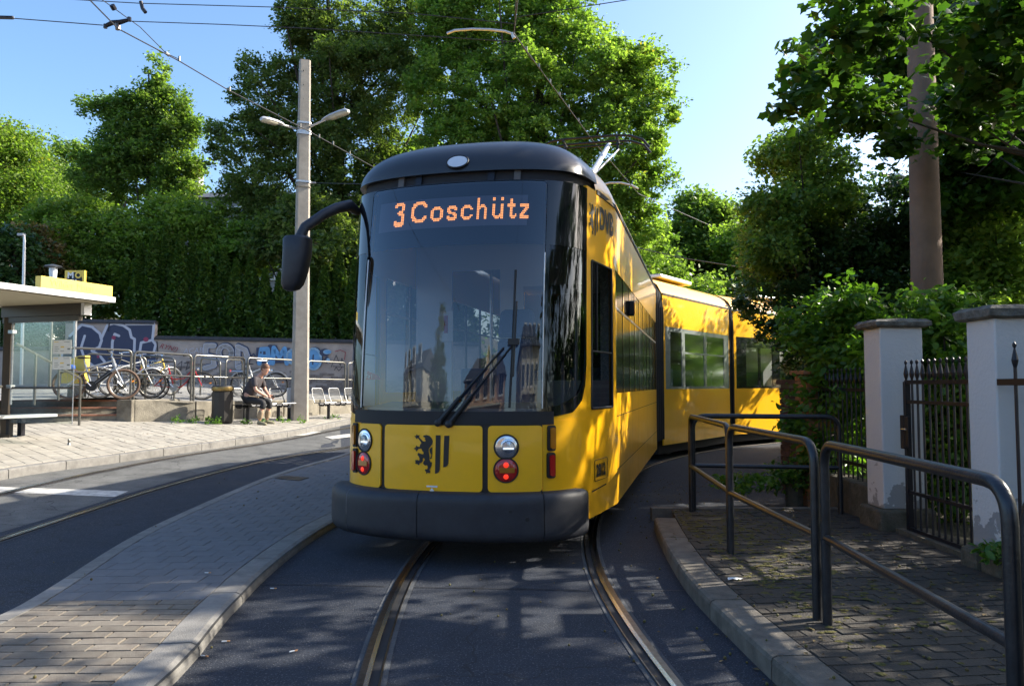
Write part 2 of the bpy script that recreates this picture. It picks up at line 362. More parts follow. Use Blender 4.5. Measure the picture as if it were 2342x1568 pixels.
def clip_cell(poly, cell):
    out = list(poly)
    for i in range(4):
        a, b = cell[i], cell[(i + 1) % 4]; inp = out; out = []
        if not inp: return []
        def side(p): return (b[0] - a[0]) * (p[1] - a[1]) - (b[1] - a[1]) * (p[0] - a[0])
        for j in range(len(inp)):
            p, q = inp[j - 1], inp[j]; sp_, sq = side(p), side(q)
            if (sp_ >= 0) != (sq >= 0):
                t = sp_ / (sp_ - sq); out.append((p[0] + (q[0] - p[0]) * t, p[1] + (q[1] - p[1]) * t))
            if sq >= 0: out.append(q)
    return out
def poly_area(p): return 0.5 * sum(p[i - 1][0] * p[i][1] - p[i][0] * p[i - 1][1] for i in range(len(p)))
def tile(poly, org, ang, la, lb, zf, th, gap, name, m, parent, offset=0.5, limit=290, jit=0.0015, keep=None, sortp=(0, 0), maxn=4000):
    if poly_area(poly) < 0: poly = poly[::-1]
    ca, sa = math.cos(ang), math.sin(ang)
    loc = [((x - org[0]) * ca + (y - org[1]) * sa, -(x - org[0]) * sa + (y - org[1]) * ca) for x, y in poly]
    u0, u1 = min(p[0] for p in loc), max(p[0] for p in loc); v0, v1 = min(p[1] for p in loc), max(p[1] for p in loc)
    cells = []
    for j in range(math.floor(v0 / lb), math.ceil(v1 / lb) + 1):
        sh = offset * la * (j % 2)
        for i in range(math.floor((u0 - sh) / la) - 1, math.ceil((u1 - sh) / la) + 1):
            a, b, c, d = i * la + sh + gap / 2, (i + 1) * la + sh - gap / 2, j * lb + gap / 2, (j + 1) * lb - gap / 2
            pc = clip_cell(loc, [(a, c), (b, c), (b, d), (a, d)])
            if len(pc) < 3 or abs(poly_area(pc)) < la * lb * 0.03: continue
            w = [(org[0] + x * ca - y * sa, org[1] + x * sa + y * ca) for x, y in pc]
            cx, cy = sum(p[0] for p in w) / len(w), sum(p[1] for p in w) / len(w)
            if keep and not keep(cx, cy): continue
            cells.append(((cx - sortp[0]) ** 2 + (cy - sortp[1]) ** 2, cx, cy, w))
    cells.sort(key=lambda c: c[0]); rest = MB()
    for k, (_, cx, cy, w) in enumerate(cells[:maxn]):
        h = random.uniform(-jit, jit); tx, ty = random.uniform(-1, 1) * jit * 2, random.uniform(-1, 1) * jit * 2
        n = len(w); e = min(0.006, gap)
        top = [(x + (cx - x) * e * 8 * 0.5, y + (cy - y) * e * 8 * 0.5, zf(x, y) + h + tx * (x - cx) / la + ty * (y - cy) / la) for x, y in w]
        mid = [(x, y, z - min(0.005, th * 0.3)) for (x, y), (_, _, z) in zip(w, top)]
        b = MB() if k < limit else rest
        b.add([(x, y, z) for x, y, z in top] + mid + [(x, y, z - th) for x, y, z in mid],
              [tuple(range(n))] + [(i, n + i, n + (i + 1) % n, (i + 1) % n) for i in range(n)] + [(n + i, 2 * n + i, 2 * n + (i + 1) % n, n + (i + 1) % n) for i in range(n)])
        if k < limit: b.build(name, m, parent)
    if rest.f: rest.build(name + "_field", m, parent, kind="stuff")
    return len(cells)
def resample(pts, step):
    pts = [Vector(p) for p in pts]; d = [0]
    for a, b in zip(pts, pts[1:]): d.append(d[-1] + (b - a).length)
    n = max(2, int(d[-1] / step) + 1); out = []
    for k in range(n + 1):
        s = d[-1] * k / n; i = 0
        while i < len(d) - 2 and d[i + 1] < s: i += 1
        out.append(pts[i].lerp(pts[i + 1], (s - d[i]) / max(1e-9, d[i + 1] - d[i])))
    return out
def smooth_path(pts, it=2):
    pts = [Vector(p) for p in pts]
    for _ in range(it):
        o = [pts[0]]
        for a, b in zip(pts, pts[1:]): o += [a.lerp(b, 0.25), a.lerp(b, 0.75)]
        o.append(pts[-1]); pts = o
    return pts
def normals2(pts):
    out = []
    for i in range(len(pts)):
        a = pts[max(0, i - 1)]; b = pts[min(len(pts) - 1, i + 1)]; t = (b - a); t.z = 0; t.normalize(); out.append(Vector((t.y, -t.x, 0)))
    return out                     # points to the right of travel
def kerb(path, w, h_top, h_bot, m, parent, step=1.0, rnd=0.015, gap=0.014, sub=3):
    """path = face line seen from the road; the stone lies to the right of travel; h_top/h_bot functions of x, y"""
    pts = resample(path, step / sub); nr = normals2(pts)
    n = (len(pts) - 1) // sub
    for k in range(n):
        b = MB(); rows = []
        for i in range(k * sub, (k + 1) * sub + 1):
            p, q = pts[i], nr[i]
            if i == k * sub: p = p.lerp(pts[i + 1], gap / step * sub / 2)
            if i == (k + 1) * sub: p = p.lerp(pts[i - 1], gap / step * sub / 2)
            zt, zb = h_top(p.x, p.y), h_bot(p.x, p.y) - 0.05
            rows.append([(p.x, p.y, zb)] + [(p.x + q.x * o, p.y + q.y * o, zt - dz) for o, dz in ((0, rnd), (rnd * 0.3, rnd * 0.3), (rnd, 0), (w, 0))] + [(p.x + q.x * w, p.y + q.y * w, zb)])
        vs = [v for r in rows for v in r]; c = 6; fs = []
        for i in range(sub):
            for j in range(c): fs.append((i * c + j, (i + 1) * c + j, (i + 1) * c + (j + 1) % c, i * c + (j + 1) % c))
        fs += [tuple(range(c)), tuple(sub * c + j for j in range(c - 1, -1, -1))]
        b.add(vs, fs); b.build("kerb_stone", m, parent)
def ribbon(path, o0, o1, z0, z1, zf, name, m, parent, th=0.0, step=0.4):
    pts = resample(path, step); nr = normals2(pts); b = MB(); vs = []; fs = []
    for p, q in zip(pts, nr):
        a = p + q * o0; c = p + q * o1
        vs += [(a.x, a.y, zf(a.x, a.y) + z0), (c.x, c.y, zf(c.x, c.y) + z1)]
    fs = [(2 * i, 2 * i + 1, 2 * i + 3, 2 * i + 2) for i in range(len(pts) - 1)]
    if th > 0:
        n = len(vs); vs += [(x, y, z - th) for x, y, z in vs]
        fs += [(2 * i + 2, 2 * i, n + 2 * i, n + 2 * i + 2) for i in range(len(pts) - 1)] + [(2 * i + 1, 2 * i + 3, n + 2 * i + 3, n + 2 * i + 1) for i in range(len(pts) - 1)]
    b.add(vs, fs); return b.build(name, m, parent)

# ---- island between the tracks
L_out = [hit(u, v, gz, 0.06) for u, v in ((0, 1413), (121, 1341), (282, 1236), (403, 1178), (564, 1107), (660, 1073), (777, 1043))]
R_out = [hit(u, v, gz, 0.0) for u, v in ((407, 1567), (511, 1425), (560, 1375), (596, 1333), (684, 1258), (755, 1210))]
L_out = [Vector((-2.95, 0.6, 0)), Vector((-3.15, 2.6, 0))] + L_out + [Vector((-3.05, 19, 0)), Vector((-2.3, 24, 0))]
R_out = [Vector((-1.70, 0.2, 0)), Vector((-1.68, 2.0, 0))] + R_out + [Vector((-1.60, 9.6, 0)), Vector((-1.35, 12.5, 0)), Vector((-0.75, 17, 0)), Vector((0.4, 24, 0))]
L_out, R_out = smooth_path(L_out), smooth_path(R_out)
zi = lambda x, y: gz(x, y) + 0.075
island = structure(thing("island", "", "")); del island["label"]; del island["category"]
def flat_poly(poly, zf, m, name, parent, th=0.0, step=0.8):
    bx = [min(p[0] for p in poly), max(p[0] for p in poly), min(p[1] for p in poly), max(p[1] for p in poly)]
    v, f = poly_mesh2d([(p[0], p[1]) for p in poly], tb=fr(bx[0], bx[1], step), zb=fr(bx[2], bx[3], step))
    b = MB(); b.add([(x, y, zf(x, y)) for x, y in v], f); return b.build(name, m, parent)
isl_poly = [(p.x, p.y) for p in L_out] + [(p.x, p.y) for p in reversed(R_out)]
flat_poly(isl_poly, lambda x, y: zi(x, y) - 0.012, M['joint'], "bedding", island)
kerb([p for p in L_out], 0.13, zi, gz, M['kerb'], island, 1.0, 0.02)
kerb([p for p in reversed(R_out)], 0.20, zi, gz, M['kerb'], island, 1.0, 0.045)
nl = normals2(L_out); nr_ = normals2(R_out)
inner = [(p.x + q.x * 0.138, p.y + q.y * 0.138) for p, q in zip(L_out, nl)]
inner_r = [(p.x - q.x * 0.208, p.y - q.y * 0.208) for p, q in zip(R_out, nr_)]
ipoly = inner + inner_r[::-1]
SPLIT = hit(300, 1372, zi).y
tile(ipoly, (-2.6, SPLIT), 0.03, 0.24, 0.105, zi, 0.03, 0.009, "brick", M['tan_brick'], island, keep=lambda x, y: 1.8 < y < SPLIT + 0.03 * (x + 2.6), limit=150)
tile(ipoly, (-2.6, SPLIT), 0.03, 0.21, 0.21, zi, 0.03, 0.004, "paver", M['grey_paver'], island, keep=lambda x, y: SPLIT + 0.03 * (x + 2.6) <= y < 18, limit=290, jit=0.0008)
dc = [hit(u, v, zi) for u, v in ((628, 1094), (648, 1088), (706, 1092), (684, 1099))]
b = MB(); b.prism([(p.x, p.y, zi(p.x, p.y) - 0.01) for p in dc], (0, 0, 0), (0, 0, 0.018))
tag(b.build("drain_cover", M['iron']), "dark metal drain cover set into the grey paved island", "drain cover")

# ---- tracks
right_c = smooth_path([Vector(p) for p in ((1.9, -6, 0), (0.85, -1.5, 0), (0.22, 2.0, 0), (0.03, 3.75, 0), (-0.06, 5.0, 0), (-0.08, 6.2, 0), (0.02, 7.6, 0), (0.36, 9.6, 0), (1.05, 12.3, 0), (2.3, 15.3, 0), (4.3, 18.2, 0), (8, 21.5, 0), (14, 25, 0))], 2)
rail1_l = [hit(u, v, gz, 0) for u, v in ((0, 1232), (282, 1140), (443, 1093), (604, 1053), (780, 1027))]
left_c = [Vector((p.x - 0.72, p.y, 0)) for p in rail1_l]
left_c = smooth_path([Vector((-4.9, -8, 0)), Vector((-5.1, 2, 0))] + left_c + [Vector((-3.4, 21, 0)), Vector((-1.5, 27, 0)), Vector((2, 33, 0))], 2)
track = structure(thing("tram_track", "", "")); del track["label"]; del track["category"]
for path in (right_c, left_c):
    for s in (-1, 1):
        c = 0.725 * s
        ribbon(path, c - 0.088, c + 0.088, 0.004, 0.004, gz, "grout_strip", M['grout'], track)
        ribbon(path, c - 0.058, c + 0.058, 0.008, 0.008, gz, "groove", M['groove'], track)
        h0, h1 = (c, c + 0.056 * s) if True else (0, 0)
        ribbon(path, min(h0, h1) , max(h0, h1), 0.016, 0.016, gz, "rail", M['rail'], track, th=0.012)
        e0, e1 = c - 0.004 * s, c + 0.020 * s; ribbon(path, min(e0, e1), max(e0, e1), 0.018, 0.018, gz, "rail_edge", M['rail_bright'], track, th=0.002)
        l0, l1 = c - 0.058 * s, c - 0.050 * s
        ribbon(path, min(l0, l1), max(l0, l1), 0.012, 0.012, gz, "rail_lip", M['rail'], track, th=0.01)
M['seam'] = mat("asphalt_seam", (0.018, 0.018, 0.022), 0.6)
def strip_line(px, w, name, m, zf=gz, dz=0.005, parent=None):
    pts = [hit(u, v, zf) for u, v in px]; return ribbon([Vector((p.x, p.y, 0)) for p in pts], -w / 2, w / 2, dz, dz, zf, name, m, parent)
j = strip_line(((560, 1336), (700, 1337), (880, 1341)), 0.012, "road_seam", M['seam']); structure(j)
j = strip_line(((948, 1343), (1180, 1347), (1350, 1351)), 0.012, "road_seam", M['seam']); structure(j)
j = strip_line(((1424, 1350), (1590, 1351)), 0.012, "road_seam", M['seam']); structure(j)
M['roadpaint'] = mat("worn_road_paint", (0.62, 0.60, 0.55), 0.8, col2=(0.30, 0.29, 0.27), vs=10, bump=0.2, bs=80)
def road_patch(px, name, m, dz=0.006):
    pts = [hit(u, v, gz) for u, v in px]; return flat_poly([(p.x, p.y) for p in pts], lambda x, y: gz(x, y) + dz, m, name, None, step=0.4)
structure(road_patch(((-60, 1111), (0, 1113.5), (294, 1123.6), (262, 1136.5), (0, 1125.6), (-60, 1123)), "road_marking", M['roadpaint']))
structure(road_patch(((636, 992), (680, 987), (735, 988), (700, 996), (650, 998)), "road_marking", M['roadpaint'], 0.014))
structure(road_patch(((742, 1000), (800, 993), (810, 999), (760, 1005)), "road_marking", M['roadpaint'], 0.014))
M['pale_asphalt'] = mat("pale_asphalt", (0.11, 0.11, 0.105), 0.9, var=0.3, vs=3, bump=0.5, bs=120)
asphalt_detail(M['pale_asphalt'])
# paler asphalt of the left carriageway
P1 = [hit(u, v, gz) for u, v in ((-120, 1240), (0, 1217), (282, 1131), (443, 1086), (604, 1047), (780, 1022))]
kb = [hit(u, v, gz, 0.0) for u, v in ((-120, 1090), (0, 1084), (130, 1064), (230, 1053), (423, 1027), (564, 1008), (700, 988), (777, 970))]
structure(flat_poly([(p.x, p.y) for p in P1] + [(p.x, p.y) for p in reversed(kb)], lambda x, y: gz(x, y) + 0.002, M['pale_asphalt'], "carriageway", None, step=0.5))

# ---- platform (left)
K = [hit(u, v, hp) for u, v in ((0, 1075), (130, 1056), (230, 1045), (423, 1019), (564, 1001), (700, 980), (777, 962))]
K = smooth_path([Vector((-7.3, -2, 0)), Vector((-7.35, 5, 0))] + [Vector((p.x, p.y, 0)) for p in K] + [Vector((-3.4, 27.0, 0))])
W_base = [hit(u, v, hp) for u, v in ((-400, 1000), (32, 977), (269, 961), (305, 964), (405, 964), (545, 958), (690, 950), (790, 945))]
platform = structure(thing("platform", "", "")); del platform["label"]; del platform["category"]
ppoly = [(p.x, p.y) for p in K] + [(-2.2, 27.5), (-4.0, 27)] + [(W_base[-1].x, W_base[-1].y + 1.5)] + [(p.x, p.y + 1.2) for p in reversed(W_base)] + [(-16, 8), (-16, -2)]
flat_poly(ppoly, lambda x, y: hp(x, y) - 0.012, M['joint'], "bedding", platform)
kerb([p for p in reversed(K)], 0.16, lambda x, y: hp(x, y) + 0.002, gz, M['kerb'], platform, 1.0, 0.02)
kn = normals2(K); pin = [(p.x - q.x * 0.17, p.y - q.y * 0.17) for p, q in zip(K, kn)] + ppoly[len(K):]
tile(pin, (-5.6, 13.9), math.atan2(-0.68, 0.73), 0.46, 0.23, hp, 0.03, 0.007, "slab", M['platform'], platform, limit=290, jit=0.003, sortp=(-6, 14), offset=0.5)

# ---- raised bicycle yard with retaining wall and steps
Wt = [Vector((p.x, p.y, 0)) for p in W_base]
yard_edge = [Wt[3], Wt[4], Wt[5], Wt[6], Wt[7], Wt[7] + (Wt[7] - Wt[6]).normalized() * 6]
stair_edge = [Vector((p.x - 0.15, p.y + 1.0, 0)) for p in (Wt[0], Wt[1], Wt[2])]
yard = structure(thing("bicycle_yard", "", "")); del yard["label"]; del yard["category"]
M['cobble'] = mat("yard_cobbles", (0.25, 0.24, 0.22), 0.9, var=0.4, vs=9, bump=0.9, bs=12)
ye = [(p.x + 0.12, p.y + 0.2) for p in yard_edge]
ypoly = [(p.x, p.y) for p in stair_edge] + ye + [(-1.6, 27.6), (-22, 27.0)]
flat_poly(ypoly, bp, M['cobble'], "cobbles", yard, step=1.0)
# low retaining wall in cast blocks
low = thing("retaining_wall", "low stained concrete wall holding up the bicycle yard behind the seats", "wall", tuple(yard_edge[0]))
pts = resample(yard_edge, 1.55); nrm = normals2(pts)
for i in range(len(pts) - 1):
    a, c = pts[i].lerp(pts[i + 1], 0.012), pts[i + 1].lerp(pts[i], 0.012); q = nrm[i] * 0.5 + nrm[i + 1] * 0.5
    b = MB(); vs = []
    for p in (a, c):
        zb, zt = hp(p.x, p.y) - 0.1, bp(p.x, p.y) + 0.035
        for o in (0.0, -0.30):
            r = p + q * o; vs += [(r.x, r.y, zb), (r.x, r.y, zt)]
    b.add(vs, [(0, 1, 3, 2), (4, 6, 7, 5), (0, 4, 5, 1), (2, 3, 7, 6), (1, 5, 7, 3), (0, 2, 6, 4)])
    b.build("wall_block", M['old_concrete'], low, world=True, bevel=0.015)
# end cheek of the steps
e0 = Wt[3]; e1 = Vector((Wt[2].x + 0.55, Wt[2].y + 1.0, 0)); 
ck = thing("stair_cheek", "short concrete end block closing off the right end of the steps", "wall block", (e0.x, e0.y, hp(e0.x, e0.y)))
b = MB(); q = (e0 - e1).normalized(); n2 = Vector((q.y, -q.x, 0))
poly = [e0 - q * 0.0 - n2 * 0.02, e1, e1 - n2 * -0.3, e0 + n2 * 0.28]
b.prism([(p.x, p.y, hp(e0.x, e0.y) - 0.05) for p in [e0 + Vector((-0.40, 0.0, 0)), e0 + Vector((-0.03, -0.05, 0)), e1 + Vector((0.45, 0, 0)), e1]], (0, 0, 0), (0, 0, bp(e0.x, e0.y) + 0.035 - hp(e0.x, e0.y) + 0.05))
b.build("block", M['old_concrete'], ck, world=True, bevel=0.02)
# the steps
M['red_nosing'] = mat("red_step_edge", (0.30, 0.14, 0.09), 0.85, var=0.2, vs=14)
steps = thing("steps", "two long concrete steps with reddish edges leading up to the bicycle yard", "steps", (Wt[2].x, Wt[2].y, hp(Wt[2].x, Wt[2].y)))
a0, a1 = Vector((Wt[1].x - 6.5, Wt[1].y - 1.4, 0)), Vector((Wt[2].x + 0.15, Wt[2].y + 0.0, 0))
d = (a1 - a0).normalized(); n2 = Vector((-d.y, d.x, 0))
for k in range(3):
    o = n2 * 0.34 * k
    for nm, m_, z0, z1, w0, w1 in (("tread", M['old_concrete'], 0.0, 0.115, 0.0, 0.5), ("nosing", M['red_nosing'], 0.115, 0.155, -0.015, 0.10), ("tread_top", M['concrete'], 0.115, 0.150, 0.10, 0.5)):
        b = MB(); vs = []
        for p in (a0, a1):
            base = hp(p.x, p.y) + k * 0.155 if k < 3 else 0
            for w in (w0, w1):
                r = p + o + n2 * w; vs += [(r.x, r.y, base + z0 - (0.05 if z0 == 0 else 0)), (r.x, r.y, base + z1)]
        b.add(vs, [(0, 1, 3, 2), (4, 6, 7, 5), (0, 4, 5, 1), (2, 3, 7, 6), (1, 5, 7, 3), (0, 2, 6, 4)])
        b.build(nm, m_, steps, world=True)

# ---- right pavement
KO = [(1487, 1159), (1510, 1220), (1545, 1280), (1580, 1329), (1668, 1413), (1795, 1524), (1826, 1568)]
KR = [hit(u, v, flat(0.12)) for u, v in KO]
KR = smooth_path([Vector((p.x, p.y, 0)) for p in KR[:5]] + [Vector((1.29, 3.6, 0)), Vector((1.40, 2.2, 0)), Vector((1.75, -1, 0)), Vector((2.3, -4, 0))])
rp = structure(thing("pavement_right", "", "")); del rp["label"]; del rp["category"]
zr = flat(0.12)
kerb([p for p in reversed(KR)], 0.21, zr, flat(0.0), M['kerb_dark'], rp, 1.0, 0.03)
kn = normals2(KR)
FARY = hit(1650, 1164, flat(0.12)).y
inn = [(p.x - q.x * 0.218, p.y - q.y * 0.218) for p, q in zip(KR, kn)]
inn = [p for p in inn if p[1] < FARY - 0.02]
rpoly = [(inn[0][0] + 0.03, FARY)] + inn + [(3.5, -4), (3.5, FARY)]
flat_poly(rpoly, flat(0.112), M['joint'], "bedding", rp)
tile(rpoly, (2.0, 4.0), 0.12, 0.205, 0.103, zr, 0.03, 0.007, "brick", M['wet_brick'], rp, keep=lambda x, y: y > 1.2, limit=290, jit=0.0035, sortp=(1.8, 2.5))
b = MB(); b.box((2.55, FARY + 0.05, 0.065), (2.1, 0.10, 0.13)); b.build("edging_stone", M['kerb_dark'], rp)
# driveway behind the pavement and its grit
drive = structure(flat_poly([(1.55, FARY + 0.10), (3.7, FARY + 0.10), (5.2, 11), (6.5, 14), (4.5, 17), (2.4, 12)], flat(0.006), M['asphalt'], "driveway", None))

structure(flat_poly([(3.8, -6), (45, -6), (45, 26), (16, 22), (9, 15.5), (5.5, 12), (3.8, 11.0)], lambda x, y: 0.10 + 0.02 * (x - 3.8), M['soil'], "garden", None, step=4))
# ---- small litter on the ground
M['acorn'] = mat("acorn", (0.11, 0.065, 0.02), 0.5, rnd=0.3, col2=(0.13, 0.13, 0.03), vs=30)
M['dryleaf'] = mat("dry_leaf", (0.11, 0.06, 0.025), 0.8, col2=(0.16, 0.12, 0.04), vs=20)
b = MB(); b2 = MB()
def lit_z(x, y):
    xk = interp(sorted([(p.y, p.x) for p in KR]), y)
    if x > xk + 0.02 and y < FARY: return 0.121
    xr = interp(sorted([(p.y, p.x) for p in R_out]), y); xl = interp(sorted([(p.y, p.x) for p in L_out]), y)
    if xl < x < xr: return zi(x, y) + 0.001
    return gz(x, y) + 0.003
for k in range(460):
    x, y = 3.2 - abs(random.gauss(0, 1.5)), 2.9 + 9 * random.random() ** 1.5
    if x < -1.4: continue
    if k < 40: x = random.uniform(-4.5, -1.5)
    r = random.uniform(0.004, 0.010); z = lit_z(x, y) + r * 0.8
    b.lathe([(r * 0.3, -r), (r, -r * 0.4), (r, r * 0.4), (r * 0.3, r)], (x, y, z), 6)
for k in range(1000):
    x, y = 3.3 - abs(random.gauss(0, 1.2)), 2.8 + 9 * random.random() ** 1.2
    if x < -1.2: continue
    if k > 800: x, y = random.uniform(-8.8, -5.3), random.uniform(14, 21)
    z = lit_z(x, y) + 0.004 if k <= 800 else hp(x, y) + 0.005
    a = random.uniform(0, 6.28); s = random.uniform(0.008, 0.028); c_, s_ = math.cos(a) * s, math.sin(a) * s
    b2.add([(x - c_, y - s_, z), (x + s_ * .5, y - c_ * .5, z + 0.006), (x + c_, y + s_, z), (x - s_ * .5, y + c_ * .5, z + 0.002)], [(0, 1, 2, 3)])
o = b.build("fallen_acorns", M['acorn'], smooth=True, kind="stuff"); tag(o, "tiny acorns scattered over the asphalt and dark bricks", "acorns")
o = b2.build("fallen_leaf_bits", M['dryleaf'], kind="stuff"); tag(o, "bits of dry brown leaf scattered over road and paving", "leaf litter")
M['paper'] = mat("paper", (0.75, 0.75, 0.73), 0.7); M['butt'] = mat("cigarette_filter", (0.55, 0.28, 0.12), 0.8)
for (u, v, a, lab) in ((512, 1470, 0.2, "orange-tipped cigarette end on the asphalt beside the island kerb"), (667, 1493, 0.6, "white cigarette end on the asphalt below the left kerb, nearest the picture's bottom"), (464, 1503, -0.3, "pale cigarette end lying just outside the dappled island kerb"), (622, 1348, 0, "short white cigarette end on the road by the dropped kerb"), (472, 1312, 0, "pale cigarette end on the smooth grey island paving")):
    f = zi if v == 1312 else gz
    p = hit(u, v, f); c = thing("cigarette_end", lab, "cigarette end", (p.x, p.y, p.z + 0.011), a, "cigarette ends on the ground")
    MB().tube([(-0.012, 0, 0), (0.016, 0, 0)], 0.004, 8).build("paper_tube", M['paper'], c); MB().tube([(0.016, 0, 0), (0.032, 0, 0)], 0.0042, 8).build("filter", M['butt'], c)
p = hit(1680, 1325, zr)
b = MB(); vs = []
for k, (x, y, z) in enumerate([(-.05, -.02, .004), (-.02, -.03, .014), (.02, -.028, .006), (.055, -.01, .012), (.05, .012, .004), (.02, .01, .016), (-.01, .022, .008), (-.045, .01, .014), (0, 0, .018)]): vs.append((p.x + x, p.y + y, p.z + z))
b.add(vs, [(8, i, (i + 1) % 8) for i in range(8)]); tag(b.build("paper_scrap", M['paper']), "crumpled white paper scrap on the dark brick pavement", "paper scrap")
# ================================================================== TRAM
HEAD = math.radians(14.0)
tram = thing("tram", "yellow articulated city tram rounding the curve, destination board lit, dark roof cap and bumper", "tram", (-0.57, 6.24, 0.0), -HEAD)
TM = root_matrix(tram); TI = TM.inverted()
PL = [(0, 0), (.2, .008), (.4, .036), (.6, .092), (.76, .17), (.88, .26), (.97, .37), (1.035, .50), (1.075, .66), (1.12, .90), (1.165, 1.16), (1.205, 1.40), (1.225, 1.53), (1.23, 1.62), (1.23, 8.25)]
def _dense():
    pts = [Vector((x, y)) for x, y in PL]; out = []
    for i in range(len(pts) - 1):
        p0 = pts[i - 1] if i else Vector((-pts[1].x, pts[1].y)); p1, p2 = pts[i], pts[i + 1]; p3 = pts[i + 2] if i + 2 < len(pts) else p2 + (p2 - p1)
        if i >= len(pts) - 3:
            for k in range(12): out.append(p1.lerp(p2, k / 12))
            continue
        for k in range(12):
            t = k / 12
            out.append(0.5 * ((2 * p1) + (p2 - p0) * t + (2 * p0 - 5 * p1 + 4 * p2 - p3) * t * t + (3 * p1 - p0 - 3 * p2 + p3) * t ** 3))
    out.append(pts[-1]); s = [0]
    for a, b in zip(out, out[1:]): s.append(s[-1] + (b - a).length)
    return out, s
DP, DS = _dense(); TEND = DS[-1]
def plan(t):
    a = min(abs(t), TEND); import bisect
    i = min(len(DS) - 2, max(0, bisect.bisect_right(DS, a) - 1)); k = (a - DS[i]) / max(1e-9, DS[i + 1] - DS[i])
    p = DP[i].lerp(DP[i + 1], k); g = (DP[i + 1] - DP[i]).normalized(); s = 1 if t >= 0 else -1
    return p.x * s, p.y, g.y * s, -g.x                     # position and outward normal
def rake(z):
    if z < 1.0: return 0.0
    k = (z - 1.0) / 2.2
    return 0.05 * k + 0.25 * k * k
def surf(t, z, off=0.0):
    x, y, nx, ny = plan(t); f = clampf(1 - y / 1.7)
    return Vector((x + nx * off, y + rake(z) * f * f * (1.5 if f < 1 else 1.5) / 1.5 + ny * off, z))
def t_at_y(yy):
    for s, p in zip(DS, DP):
        if p.y >= yy: return s
    return TEND
def TZ(u, v, t=0.0, z=1.5):          # where the line of sight (u, v) meets the tram's skin
    e = 1e-3
    def pr(t, z):
        w = TM @ surf(t, z); r = w - Vector((0, 0, EYE)); yc = r.y * cp + r.z * sp; zc = -r.y * sp + r.z * cp
        return CX + FPX * r.x / yc, CY - FPX * zc / yc
    for _ in range(40):
        a = pr(t, z); b_ = pr(t + e, z); c_ = pr(t, z + e)
        J = [[(b_[0] - a[0]) / e, (c_[0] - a[0]) / e], [(b_[1] - a[1]) / e, (c_[1] - a[1]) / e]]
        det = J[0][0] * J[1][1] - J[0][1] * J[1][0]; du, dv = u - a[0], v - a[1]
        if abs(det) < 1e-6: break
        dt = (du * J[1][1] - dv * J[0][1]) / det; dz = (J[0][0] * dv - J[1][0] * du) / det
        t += max(-.2, min(.2, dt)); z += max(-.3, min(.3, dz))
        if abs(du) + abs(dv) < 0.01: break
    return t, z
TB = [k * 0.05 for k in range(-36, 37)] + [k * 0.6 for k in range(4, 16)] + [-k * 0.6 for k in range(4, 16)]
ZB = [k * 0.2 for k in range(1, 20)]
def skin(name, outer, m, off=0.0, th=0.0, holes=(), parent=None, sf=None, tb=None, zb=None, smooth=True, flip=False, kind=None, offf=None):
    sf = sf or surf
    v, f = poly_mesh2d(outer, holes, TB if tb is None else tb, ZB if zb is None else zb)
    b = MB()
    def of(a, c): return offf(a, c) if offf else off
    vs = [sf(a, c, of(a, c)) for a, c in v]; fs = list(f)
    if th > 0:
        n = len(vs); vs += [sf(a, c, of(a, c) - th) for a, c in v]
        cnt = {}
        for g in f:
            for i in range(len(g)):
                k = (g[i], g[(i + 1) % len(g)]); cnt[k] = 1
        for (i, j) in cnt:
            if (j, i) not in cnt: fs.append((j, i, i + n, j + n))
        fs += [tuple(i + n for i in reversed(g)) for g in f]
    b.add(vs, fs); return b.build(name, m, parent or tram, smooth=smooth, kind=kind)
def skin_text(s, name, t0, z0, size, m, sf=None, off=0.004, bold=0.0, shear=0.0, sx=1.0, parent=None, align='LEFT', mirror=False):
    v, f = text2d(s, size, bold, shear, align); sf = sf or surf; b = MB()
    b.add([sf(t0 + a * sx, z0 + c, off) for a, c in v], f); return b.build(name, m, parent or tram)
def skin_poly(pts, name, m, off=0.004, parent=None, sf=None):
    v, f = poly_mesh2d(pts); sf = sf or surf; b = MB(); b.add([sf(a, c, off) for a, c in v], f); return b.build(name, m, parent or tram)
T_SEAM = TZ(1240, 1050, .8, .9)[0]          # vertical joint right of the right lamp panel
T_GR = TZ(1110, 1050, .4, .9)[0]; T_GL = TZ(878, 1050, -.5, .9)[0]
T_GLS = TZ(1243, 800, .8, 1.9)[0]           # right edge of the windshield
T_POST = TZ(1340, 800, 1.1, 1.9)[0]
print("tram t:", T_SEAM, T_GR, T_GL, T_GLS, T_POST, TZ(1410, 900, 1.9, 1.3), TZ(1345, 450, 1.2, 3.0), TZ(1400, 460, 2, 3.1), TZ(820, 700, -1, 2), TZ(1037, 480, 0, 3))
ZT = 3.19; T_K = t_at_y(1.46)
# --- mask outline: black area around windshield and cab windows
TW = T_POST
mask = [(-TW, ZT), (-TW, 1.62), (-TW + .03, 1.45), (-TW + .11, 1.32), (-TW + .26, 1.225), (-T_GLS - .03, 1.185), (-.6, 1.16), (0, 1.155), (.6, 1.16), (T_GLS + .03, 1.185), (TW - .26, 1.225), (TW - .11, 1.32), (TW - .03, 1.45), (TW, 1.62), (TW, ZT)]
wnd = rrect(-T_GLS + .0, T_GLS, 1.235, 3.185, 0.05)
def cabwin(s):
    a, b = T_GLS + .035, TW - .035
    pts = [(a, 2.62), (a, 1.27), (a + .12, 1.285), (b - .16, 1.36), (b - .05, 1.48), (b, 1.66), (b, 2.62)]
    return [(s * x, z) for x, z in pts]
CD0, CD1 = TZ(1352, 800, 1.4, 2)[0], TZ(1399, 800, 1.8, 2)[0]      # narrow cab side window
cdw = rrect(CD0, CD1, TZ(1376, 932, 1.6, 1.3)[1], TZ(1376, 606, 1.6, 2.6)[1], 0.02)
YT = 3.22
bot = 0.30
